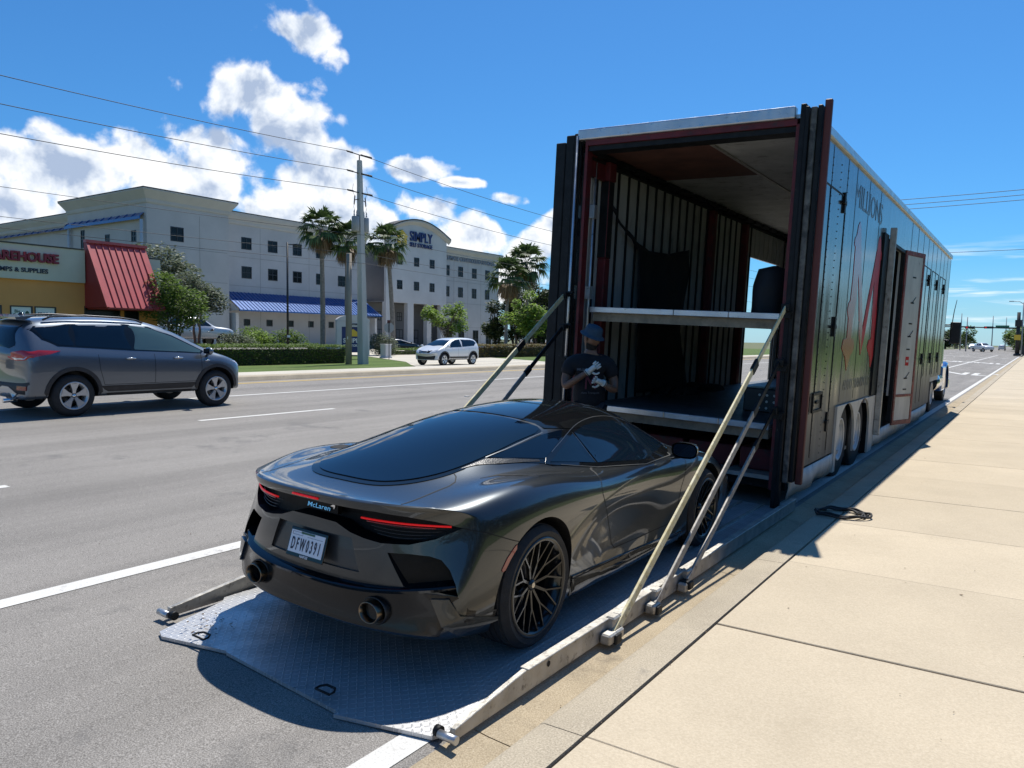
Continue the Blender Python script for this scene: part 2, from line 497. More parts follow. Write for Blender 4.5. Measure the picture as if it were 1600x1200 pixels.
# ------------------------------------------------------------------ materials of the ground
def speckle_mat(name, base, lo, hi, sc=220, rough=.85, patch=.18, pscale=.35, stain=None, relief=.35, broom=False, streaky=0, perobj=0.):
    m = bpy.data.materials.new(name); m.use_nodes = True; n = N(m.node_tree); b = m.node_tree.nodes['Principled BSDF']
    g = n.new('ShaderNodeNewGeometry'); V = g.outputs['Position']
    f = n.noise(sc, 3, .7, V); col = n.ramp(f, [(.30, lo), (.5, base), (.70, hi)])
    big = n.noise(pscale, 7, .6, V)
    col = n.mix(1.0, col, n.ramp(big, [(.25, [1 - patch] * 3), (.75, [1 + patch] * 3)]), 'MULTIPLY')
    if streaky:
        mp = n.new('ShaderNodeMapping'); n.put(mp, 0, V); mp.inputs['Scale'].default_value = (1.6, .05, 1)
        s = n.noise(1.0, 5, .6, mp.outputs[0]); col = n.mix(1.0, col, n.ramp(s, [(.3, [1 - streaky] * 3), (.7, [1 + streaky] * 3)]), 'MULTIPLY')
    if perobj:
        oi = n.new('ShaderNodeObjectInfo'); col = n.mix(1.0, col, n.ramp(oi.outputs['Random'], [(0, [1 - perobj] * 3), (1, [1 + perobj * .6] * 3)]), 'MULTIPLY')
        big2 = n.noise(.9, 6, .65, V, .6); col = n.mix(n.mapr(big2, .54, .72, 0, .24), col, (lo[0] * .82, lo[1] * .80, lo[2] * .78, 1))
    if stain:
        s = n.noise(stain[1], 9, .7, V); col = n.mix(n.mapr(s, stain[2], stain[2] + .12, 0, stain[3]), col, c4(stain[0]))
    n.put(b, 'Base Color', col); b.inputs['Roughness'].default_value = rough; b.inputs['Specular IOR Level'].default_value = .25
    bp = n.new('ShaderNodeBump'); bp.inputs['Strength'].default_value = relief; bp.inputs['Distance'].default_value = .004
    if broom:
        mp = n.new('ShaderNodeMapping'); n.put(mp, 0, V); mp.inputs['Scale'].default_value = (14, 260, 1); h = n.noise(1, 3, .6, mp.outputs[0])
        h = n.math('ADD', n.math('MULTIPLY', h, .6), n.noise(sc, 3, .6, V))
    else: h = n.noise(sc * .8, 3, .7, V)
    n.put(bp, 'Height', h); n.put(b, 'Normal', bp)
    return m
M_ASPH = speckle_mat('asphalt', (.215, .200, .180), (.085, .078, .070), (.39, .365, .335), 150, .85, .12, .30, ((.10, .098, .095), .9, .58, .6), .6, streaky=.17)
M_SIDE = speckle_mat('sidewalk_concrete', (.50, .418, .30), (.44, .368, .262), (.56, .475, .348), 90, .9, .07, 1.3, ((.42, .36, .27), 5.5, .66, .55), .35, broom=True, perobj=.07)
M_KERB = speckle_mat('kerb_concrete', (.40, .34, .25), (.27, .23, .17), (.52, .45, .34), 120, .9, .16, 2.0, ((.20, .18, .15), 4.0, .60, .6), .5)
M_GUT = speckle_mat('gutter_concrete', (.37, .30, .20), (.24, .19, .13), (.50, .42, .30), 130, .9, .18, 1.6, ((.17, .14, .10), 2.2, .58, .6), .5)
M_DRIVE = speckle_mat('drive_concrete', (.50, .46, .38), (.42, .38, .31), (.58, .53, .45), 40, .9, .12, .3)
M_JOINT = speckle_mat('joint_dirt', (.05, .043, .034), (.02, .017, .013), (.12, .10, .08), 160, 1, .2)
M_PAINTW = speckle_mat('road_paint_white', (.60, .585, .545), (.46, .45, .42), (.70, .685, .64), 120, .7, .08, 1.5, ((.27, .25, .23), 11, .57, .85), .3)
M_PAINTY = speckle_mat('road_paint_yellow', (.62, .42, .10), (.45, .31, .10), (.72, .50, .14), 120, .7, .1, 1.5, ((.30, .27, .2), 9, .6, .8), .3)
M_GRASS = speckle_mat('lawn', (.085, .13, .03), (.05, .085, .02), (.13, .18, .05), 30, 1, .3, .5, ((.18, .17, .07), .8, .55, .6), .8)
M_FIELD = speckle_mat('far_ground', (.14, .15, .08), (.10, .12, .05), (.2, .2, .12), 2, 1, .3, .05)

def sheet(name, xs, y0, y1, m, dz=0., z=None, kind='structure', ny=1, parent=None):
    mb = MB().use(m, False)
    for k in range(ny):
        a = y0 + (y1 - y0) * k / ny; b = y0 + (y1 - y0) * (k + 1) / ny
        vs = []
        for i, x in enumerate(xs):
            h = (z[i] if z else gz(x)) + dz; vs += [(x, a, h), (x, b, h)]
        mb.add(vs, [(2 * i, 2 * i + 2, 2 * i + 3, 2 * i + 1) for i in range(len(xs) - 1)])
    o = mb.build(name, parent, fixn=False)
    me = o.data
    if me.polygons[0].normal.z < 0: me.flip_normals()
    if kind: o['kind'] = kind
    return o
sheet('ground', [-2500, -60, -27, -20.2, -19.9, -18.3, -17.9, -11.5, -2.2, -1.6, -1.4, 2.2, 2500], -2500, 2500, M_FIELD, 0, [.20, .20, .20, .50, .45, .40, .35, .20, -.25, -.25, -.05, .05, .05])
sheet('lawn', [-60, -27, -20.2, -20.21], -60, 180, M_GRASS, 0, [.272, .272, .69, .69])
sheet('lawn', [1.15, 60], -60, 400, M_GRASS, 0, [.12, .12])
road = sheet('road', [-18.12, -11.5, -2.11], -60, 700, M_ASPH, 0, [gz(-18.09), gz(-11.5), gz(-2.11)])
GUT = [(-2.11, .0104), (-2.0, -.004), (-1.86, -.012), (-1.765, -.008)]
gut = MB().use(M_GUT, False)
def sect(mb, prof, y0, y1):
    n = len(prof); mb.add([(x, y0, z) for x, z in prof] + [(x, y1, z) for x, z in prof], [(i, i + 1, n + i + 1, n + i) for i in range(n - 1)])
gutter = empty('gutter', kind='structure'); kerb = empty('kerb', kind='structure')
KP = [(-1.80, -.06), (-1.768, -.008), (-1.745, .115), (-1.725, .140), (-1.70, .150), (-1.513, .152), (-1.513, .02)]
ys = [-6, -3, -.2, 2.78, 5.9, 9.0, 12.1, 15.2, 18.3, 21.4, 24.5, 27.6, 30.7, 33.8, 36.9, 40, 60, 90, 150]
for a, b in zip(ys, ys[1:]):
    mb = MB().use(M_GUT, False); n4 = len(GUT)
    mb.add([(x, a + .004, z) for x, z in GUT] + [(x, b - .004, z) for x, z in GUT] + [(x, a + .004, z - .08) for x, z in GUT] + [(x, b - .004, z - .08) for x, z in GUT],
           [(i, i + 1, n4 + i + 1, n4 + i) for i in range(n4 - 1)] + [tuple(range(n4)) + tuple(range(3 * n4 - 1, 2 * n4 - 1, -1)), tuple(range(n4, 2 * n4))[::-1] + tuple(range(3 * n4, 4 * n4))])
    mb.build('gutter_pan', gutter)
    mb = MB().use(M_KERB, True); nk = len(KP)
    mb.add([(x, a + .003, z) for x, z in KP] + [(x, b - .003, z) for x, z in KP], [(i, i + 1, nk + i + 1, nk + i) for i in range(nk - 1)])
    mb.add([(x, a + .003, z) for x, z in KP], [tuple(range(nk))], False); mb.add([(x, b - .003, z) for x, z in KP], [tuple(range(nk))], False)
    mb.build('kerb_stone', kerb, sharp=50)
sheet('joint_bed', [-2.13, -1.76, -1.50, 1.16], -6, 150, M_JOINT, 0, [-.02, -.03, .118, .118], kind=None, parent=gutter)
# sidewalk: cast slabs, a wide open joint at 4.38 m, tooled joints elsewhere
walk = empty('sidewalk', kind='structure'); js = [2.79 + 1.6 * k for k in range(-6, 38)]
random.seed(3)
for i, (a, b) in enumerate(zip(js, js[1:])):
    ga = .011 if abs(a - 4.39) < .05 else .0022; gb = .011 if abs(b - 4.39) < .05 else .0022
    if abs(a - 4.39) < .05: a = 4.385
    z = .150 + random.uniform(-.0015, .0015)
    mb = MB().use(M_SIDE, False); mb.box(-1.499, 1.15, a + ga, b - gb, .06, z)
    o = mb.build('slab', walk); bevel(o, .004, 1)
mb = MB().use(M_SIDE, False); mb.box(-1.490, 1.15, js[-1] + .003, 150, .06, .150); mb.build('slab', walk)
# far kerb and footpath
FK = [(-18.02, .50), (-18.06, .585), (-18.12, .68), (-18.18, .705), (-18.40, .712), (-18.40, .5)]
mb = MB().use(M_KERB, False); sect(mb, FK, -60, 180); o = mb.build('far_kerb', fixn=False); o['kind'] = 'structure'
sheet('far_footpath', [-20.2, -18.41], -60, 180, M_DRIVE, 0, [.700, .706])
mb = MB().use(M_KERB, False); sect(mb, [(-17.6, .560), (-18.03, .563)], -60, 180); o = mb.build('far_gutter', fixn=False); o['kind'] = 'structure'
# driveway of the storage building and its forecourt
def poly_sheet(name, pts, m, dz, kind='structure'):
    mb = MB().use(m, False); v, f = fill2d(dense([Vector(p) for p in pts], 2.5), 2.5)
    mb.add([(q.x, q.y, (gz(q.x) if q.x < -20.2 else .70) + dz) for q in v], f)
    o = mb.build(name, fixn=False)
    if o.data.polygons[0].normal.z < 0: o.data.flip_normals()
    o['kind'] = kind; return o
def fwd():
    poly_sheet('driveway', [(-20.19, 20.5), (-20.19, 39), (-26, 44), (-31, 47.5), (-40, 53), (-50, 60), (-50, 100), (-75, 108), (-75, 52), (-55, 50), (-47, 46.5), (-33.5, 37.0), (-29.5, 33), (-24, 28)], M_DRIVE, .006)
    sheet('car_park', [-58, -56, -39.5, -36.2], 2, 34, M_ASPH, 0, [.26, 1.10, 1.10, .285])
# markings
mk = []
def line(x0, x1, y0, y1, m=M_PAINTW, name='lane_line'):
    s = sheet(name, [x0, x1] if (x0 < -11.5) == (x1 < -11.5) else [x0, -11.5, x1], y0, y1, m, .004, kind=None, parent=road); return s
line(-2.31, -2.17, -60, 150, name='edge_line')
line(-5.32, -5.17, -60, 150, name='lane_line')
for k in range(-3, 14):
    y = 7.4 + k * 12.2
    line(-8.62, -8.50, y - 6.9, y - 3.9, name='lane_dash')
for k in range(-3, 14):
    y = 7.65 + k * 12.2; line(-11.62, -11.50, y, y + 3.0, name='lane_dash')
line(-14.85, -14.72, -60, 150, name='lane_line')
line(-17.5, -17.38, -60, 180, M_PAINTY, 'yellow_edge_line')
for x in (-8.56, -11.56):
    for k in range(0, 8):
        y = 1.5 + 12.2 * k if x > -9 else 15.0 + 12.2 * k
        mb = MB().use(M_PAINTW, False); z = gz(x); mb.prism([(x - .05, y - .05), (x + .05, y - .05), (x + .05, y + .05), (x - .05, y + .05)], z + .004, z + .018); mb.build('road_stud', road)
line(-11.0, -2.4, 118, 118.7, name='stop_line')
for xc, y0 in ((-3.8, 52), (-3.8, 84), (-6.9, 84)):
    o = text_mesh('ONLY', 2.6, .004, M_PAINTW, 'road_lettering', road, Matrix.Translation((xc, y0, gz(xc) + .007)) @ Matrix.Rotation(math.atan(.04), 4, 'Y') @ Matrix.Diagonal((.85, 2.2, 1, 1)), bold=.05, align='CENTER')
fwd()
# ================================================================== SPORTS CAR
CAR_X, CAR_Y, CAR_Z = -3.23, 3.64, 0.10
def car_stations():
    # per station: y at centre, rear/front sweep k, and 17 (x,z) points from top centre round the flank to the floor centre
    X0 = [0, .28, .50, .64, .74, .82, .875, .905, .90, .885, .86, .79, .66, .54, .42, .24, 0]
    S = []
    def st(y, k, xs, zs, b=None, zb=.20):
        xs = [0] + xs; 
        xs = xs + [xs[-1] * f for f in (.86, .66, .44, .22, 0)]
        zs = zs + [zb] * 5
        def zf(z): return 1 - .42 * min(1, max(0, (.86 - z) / .40))
        S.append([(x, y + k * zf(z) * (abs(x) / .95) ** 3, z) for x, z in zip(xs, zs)])
    # x: c1..c11   z: c0..c11
    st(-.89, .52, [.26, .48, .62, .73, .81, .86, .885, .885, .87, .85, .78], [.903, .902, .899, .893, .883, .868, .84, .76, .60, .44, .30, .24], zb=.24)
    st(-.81, .46, [.27, .49, .63, .74, .825, .88, .905, .905, .89, .87, .80], [.897, .896, .894, .892, .89, .882, .85, .76, .60, .44, .29, .20])
    st(-.63, .32, [.27, .49, .62, .735, .84, .90, .93, .93, .915, .89, .82], [.925, .923, .915, .910, .912, .905, .86, .76, .60, .42, .28, .17])
    st(-.42, .18, [.28, .49, .61, .735, .85, .92, .950, .945, .93, .90, .84], [.985, .975, .945, .925, .935, .932, .875, .76, .60, .42, .28, .15], zb=.15)
    st(-.18, .07, [.28, .49, .605, .735, .855, .93, .962, .955, .94, .91, .85], [1.045, 1.030, .985, .935, .95, .952, .890, .765, .60, .42, .26, .13], zb=.13)
    st(.08, .0, [.28, .49, .61, .735, .86, .935, .9625, .955, .93, .91, .86], [1.105, 1.090, 1.035, .93, .95, .952, .885, .76, .60, .40, .22, .12], zb=.12)
    st(.36, .0, [.28, .49, .635, .745, .865, .935, .960, .945, .92, .91, .86], [1.162, 1.147, 1.085, .92, .935, .935, .87, .745, .59, .38, .20, .12], zb=.12)
    st(.66, .0, [.28, .49, .68, .765, .865, .925, .945, .92, .90, .905, .86], [1.203, 1.190, 1.130, .90, .90, .89, .83, .72, .56, .37, .19, .12], zb=.12)
    st(.98, .0, [.28, .485, .715, .79, .865, .905, .918, .885, .875, .905, .86], [1.233, 1.220, 1.162, .885, .87, .845, .78, .68, .52, .35, .19, .12], zb=.12)
    st(1.32, .0, [.27, .475, .735, .80, .855, .885, .893, .86, .86, .905, .86], [1.248, 1.235, 1.182, .875, .855, .82, .755, .65, .48, .33, .19, .12], zb=.12)
    st(1.64, .0, [.27, .47, .74, .805, .855, .882, .890, .86, .862, .905, .86], [1.245, 1.232, 1.178, .865, .85, .815, .75, .64, .47, .33, .19, .12], zb=.12)
    st(1.92, -.05, [.27, .48, .735, .80, .857, .888, .90, .88, .88, .905, .86], [1.205, 1.192, 1.135, .86, .848, .82, .755, .64, .47, .33, .19, .12], zb=.12)
    st(2.22, -.10, [.28, .52, .71, .79, .865, .91, .925, .915, .905, .905, .86], [1.090, 1.077, 1.018, .855, .85, .835, .77, .65, .50, .33, .19, .12], zb=.12)
    st(2.48, -.12, [.28, .54, .69, .78, .87, .925, .945, .94, .925, .91, .86], [.955, .943, .905, .838, .845, .845, .78, .66, .52, .36, .19, .12], zb=.12)
    st(2.75, -.14, [.28, .52, .67, .77, .87, .925, .948, .945, .93, .91, .86], [.862, .853, .828, .808, .835, .832, .765, .64, .51, .36, .2, .12], zb=.12)
    st(3.10, -.20, [.28, .50, .65, .76, .86, .91, .94, .94, .925, .90, .85], [.755, .75, .74, .745, .762, .758, .70, .60, .49, .34, .2, .13], zb=.13)
    st(3.42, -.30, [.28, .50, .64, .74, .83, .88, .91, .91, .90, .88, .83], [.675, .67, .655, .65, .65, .64, .60, .53, .44, .32, .22, .15], zb=.15)
    st(3.66, -.40, [.27, .48, .61, .71, .79, .84, .87, .87, .86, .84, .79], [.56, .555, .545, .54, .535, .525, .50, .45, .38, .30, .23, .18], zb=.18)
    return S
def car_body_base(lv=3):
    S = car_stations(); P = len(S[0]); bm = bmesh.new()
    V = {}
    def vert(x, y, z): return bm.verts.new((x, y, z))
    rings = []
    for s in S:
        r = [vert(*p) for p in s]                      # right half, top centre -> floor centre
        l = [vert(-x, y, z) for x, y, z in s[1:-1]][::-1]  # left, floor -> top
        rings.append(r + l)
    n = len(rings[0])
    for a, b in zip(rings, rings[1:]):
        for j in range(n): bm.faces.new((a[j], a[(j + 1) % n], b[(j + 1) % n], b[j]))
    # end caps: grid of 11 columns (x) by rows (top, c6..c10, floor)
    def cap(ring, yprof, flip):
        top = [ring[i] for i in range(5, -1, -1)]; 
        # index helpers: right c_i -> ring[i]; left c_i -> ring[n-i]
        R = lambda i: ring[i]
        L = lambda i: ring[(n - i) % n]
        cols = [-5, -4, -3, -2, -1, 0, 1, 2, 3, 4, 5]
        g = {}
        for c in cols:
            g[(0, c)] = R(c) if c >= 0 else L(-c)
            j = 16 - abs(c)
            g[(6, c)] = R(j) if c >= 0 else L(j)
        for r in range(1, 6):
            g[(r, 5)] = R(5 + r); g[(r, -5)] = L(5 + r)
        for r in range(1, 6):
            for c in cols[1:-1]:
                t = r / 6
                xo = g[(r, 5)].co.x; zz = g[(r, 5)].co.z; yo = g[(r, 5)].co.y
                xt = g[(0, abs(c))].co.x / g[(0, 5)].co.x; xb = abs(g[(6, abs(c))].co.x) / g[(6, 5)].co.x
                x = xo * (xt * (1 - t) + xb * t) * (1 if c >= 0 else -1)
                zc = g[(0, abs(c))].co.z; zb = g[(6, abs(c))].co.z; z0 = g[(0, 5)].co.z; z6 = g[(6, 5)].co.z
                k = (zz - z6) / (z0 - z6)
                z = zb + (zc - zb) * k
                g[(r, c)] = vert(x, yprof(r, x), z)
        for r in range(6):
            for c in range(-5, 5):
                q = (g[(r, c)], g[(r, c + 1)], g[(r + 1, c + 1)], g[(r + 1, c)])
                bm.faces.new(q)
        return g
    def yrear(r, x):
        off = [0, .03, .055, .03, .03, .05, .09][r]
        return -.89 + .52 * [1, .93, .85, .75, .62, .58, .58][r] * (abs(x) / .95) ** 3 + off
    g = cap(rings[0], yrear, False)
    def yfront(r, x): return 3.66 + .06 - .40 * (abs(x) / .95) ** 3
    cap(rings[-1], yfront, True)
    cl = bm.edges.layers.float.new('crease_edge')
    def crease(a, b, v):
        e = bm.edges.get((a, b))
        if e: e[cl] = v
    for i in range(0, 5):
        crease(rings[0][i], rings[0][i + 1], .9); crease(rings[0][(n - i) % n], rings[0][n - i - 1], .9)
    crease(rings[0][5], rings[0][6], .6); crease(rings[0][n - 5], rings[0][n - 6], .6)
    for k in range(6, 13):                                   # sill edge
        for sgn in (1, -1):
            a = rings[k][10 if sgn > 0 else n - 10]; b = rings[k + 1][10 if sgn > 0 else n - 10]
            crease(a, b, .5)
    bmesh.ops.recalc_face_normals(bm, faces=bm.faces)
    me = bpy.data.meshes.new('car_body'); bm.to_mesh(me); bm.free()
    for p in me.polygons: p.use_smooth = True
    return subdiv(me, lv)
# ------------------------------------------------------------------ vehicle materials
def car_paint(name, col, flake=.5, rough=.32, metal=.7):
    m = bpy.data.materials.new(name); m.use_nodes = True; n = N(m.node_tree); b = m.node_tree.nodes['Principled BSDF']
    tc = n.new('ShaderNodeTexCoord'); f = n.noise(900, 2, .5, tc.outputs['Object'])
    n.put(b, 'Base Color', n.ramp(f, [(.35, [c * (1 - flake * .5) for c in col]), (.7, [c * (1 + flake) for c in col])]))
    b.inputs['Metallic'].default_value = metal; b.inputs['Roughness'].default_value = rough
    b.inputs['Coat Weight'].default_value = 1; 
    n.put(b, 'Coat Roughness', n.mapr(n.noise(7, 4, .6, tc.outputs['Object']), .3, .7, .01, .04))
    return m
M_PAINT = car_paint('graphite_paint', (.030, .035, .039))
M_BLACKG = mat('gloss_black', (.006, .007, .008), .06, spec=.5)
M_GLASS = mat('tinted_glass', (.002, .006, .014), .03, spec=.55)
M_SGLASS = mat('dark_side_glass', (.004, .010, .018), .04, spec=.45)
M_BLACKP = mat('black_plastic', (.012, .012, .013), .45, var=.3, vscale=12)
M_RECESS = mat('recess_black', (.004, .004, .005), .45, spec=.2, var=.3, vscale=20)
M_SHUT = mat('shut_line_black', (.004, .004, .004), .8)
M_RUBBER = mat('tyre_rubber', (.018, .018, .019), .75, var=.35, vscale=14, bump=.4, bscale=180)
M_RIMB = mat('black_rim', (.010, .0105, .011), .28, metal=.2, coat=.5)
M_DISC = mat('brake_disc', (.18, .18, .18), .35, metal=1)
M_CHROME = mat('chrome', (.75, .75, .75), .12, metal=1)
M_REDLED = mat('lit_red_lamp', (.45, .01, .01), .3, emis=((1, .010, .008), .27))
M_REDDIM = mat('red_lens', (.25, .008, .01), .15, coat=1)
M_GLINT = mat('edge_glint_silver', (.22, .225, .22), .3, metal=.9)  # silver for the drawn reflection lines on the window edges
M_CHARCOAL = mat('charcoal_trim', (.03, .031, .032), .35, coat=.2)
M_EXH = mat('exhaust_bronze', (.22, .17, .12), .28, metal=1, var=.25, vscale=20)
M_PLATEW = mat('plate_white', (.72, .74, .78), .4)
M_INK = mat('plate_ink', (.02, .025, .05), .5)
def mesh_vent_mat():
    m = bpy.data.materials.new('mesh_grille'); m.use_nodes = True; n = N(m.node_tree); b = m.node_tree.nodes['Principled BSDF']
    tc = n.new('ShaderNodeTexCoord'); v = n.new('ShaderNodeTexVoronoi'); v.inputs['Scale'].default_value = 95; n.put(v, 'Vector', tc.outputs['Object'])
    n.put(b, 'Base Color', n.ramp(v.outputs['Distance'], [(.25, (.002, .002, .002)), (.45, (.016, .016, .016))])); b.inputs['Roughness'].default_value = .4
    bp = n.new('ShaderNodeBump'); bp.inputs['Distance'].default_value = .001; n.put(bp, 'Height', v.outputs['Distance']); n.put(b, 'Normal', bp)
    return m
M_MESH = mesh_vent_mat()

def wheel(name, parent, at, R, rim_r, width, rimmat, style, side=1, tyre_m=None, rot=0.):
    """wheel > tyre, rim, brake_disc, hub_cap; outer face towards local +x*side"""
    w = empty(name, at); w.parent = parent; w.rotation_euler = (0, 0, 0 if side > 0 else pi)
    X = Matrix.Rotation(pi / 2, 4, 'Y')            # lathe z -> +x
    h = width / 2
    t = MB().use(tyre_m or M_RUBBER, True)
    prof = [(rim_r - .012, -h + .01), (rim_r + .012, -h + .002), ((R + rim_r) / 2, -h - .004), (R - .022, -h + .012), (R - .006, -h + .03)]
    nt = 5
    for i in range(nt):
        a = -h + .035 + (width - .07) * i / nt; b = -h + .035 + (width - .07) * (i + 1) / nt - .012
        prof += [(R, a), (R, b), (R - .007, b + .002), (R - .007, b + .010)]
    prof += [(R - .006, h - .03), (R - .022, h - .012), ((R + rim_r) / 2, h + .004), (rim_r + .012, h - .002), (rim_r - .012, h - .01)]
    t.lathe(prof, 56, X); t.build('tyre', w, sharp=35)
    r = MB().use(rimmat, True)
    r.lathe([(rim_r - .03, -h + .02), (rim_r + .003, -h + .012), (rim_r + .003, -h + .02), (rim_r - .035, -h + .04), (rim_r - .04, h - .05), (rim_r - .014, h - .012), (rim_r + .006, h - .006), (rim_r + .006, h + .001), (rim_r - .012, h + .003), (rim_r - .02, h - .008)], 56, X)
    hub_x = h - .075
    if style == 'star':
        for k in range(10):
            a0 = rot + 2 * pi * k / 10
            def P(rr, a, x): return Vector((x, rr * cos(a), rr * sin(a)))
            r.bar(P(.035, a0, hub_x + .01), P(rim_r * .48, a0 + .02, hub_x + .03), .016, .020, (1, 0, 0))
            for da in (-.20, .20):
                r.bar(P(rim_r * .46, a0 + .02, hub_x + .03), P(rim_r - .018, a0 + da, h - .014), .009, .018, (1, 0, 0))
    elif style == 'five':
        for k in range(5):
            a0 = rot + 2 * pi * k / 5
            def P(rr, da, x): return Vector((x, rr * cos(a0 + da), rr * sin(a0 + da)))
            ring = [P(.045, -.55, hub_x + .055), P(rim_r * .45, -.30, hub_x + .062), P(rim_r - .012, -.34, h - .004), P(rim_r - .012, .34, h - .004), P(rim_r * .45, .30, hub_x + .062), P(.045, .55, hub_x + .055)]
            back = [p + Vector((-.03, 0, 0)) for p in ring]
            r.add(ring + back, [(0, 1, 2, 3, 4, 5), (11, 10, 9, 8, 7, 6)] + [(i, (i + 1) % 6, 6 + (i + 1) % 6, 6 + i) for i in range(6)], False)
    elif style == 'steel':
        r.lathe([(.03, hub_x + .02), (.085, hub_x + .03), (.10, hub_x), (rim_r - .10, hub_x - .02), (rim_r - .04, h - .05)], 40, X)
        for k in range(10):
            a = 2 * pi * k / 10
            r.lathe([(.0, .02), (.012, .02), (.012, 0)], 8, Matrix.Translation((hub_x + .0, .12 * cos(a), .12 * sin(a))) @ X)
    r.build('rim', w)
    c = MB().use(M_CHROME if style != 'star' else M_RIMB, True)
    c.lathe([(.0, hub_x + .075 if style == 'five' else hub_x + .03), (.028, hub_x + .072 if style == 'five' else hub_x + .028), (.034, hub_x + .01), (.034, hub_x - .02)], 20, X)
    if style == 'star': c.use(M_CHROME).disc(.016, hub_x + .0315, 14, X)
    c.build('hub_cap', w)
    d = MB().use(M_DISC if style != 'steel' else M_BLACKP, False)
    d.lathe([(.05, h - .13), (min(.185, rim_r * .78), h - .13), (min(.185, rim_r * .78), h - .155), (.05, h - .155)], 40, X, closed=True)
    d.lathe([(0, -h + .03), (rim_r - .02, -h + .03)], 30, X)
    if style != 'steel':
        d.use(M_BLACKP); d.prism([(rim_r * .42 * cos(a), rim_r * .42 * sin(a)) for a in (2.0, 2.5, 3.0, 3.5)] + [(rim_r * .84 * cos(a), rim_r * .84 * sin(a)) for a in (3.5, 3.0, 2.5, 2.0)], h - .17, h - .10, 'x')
    d.build('brake_disc', w)
    return w

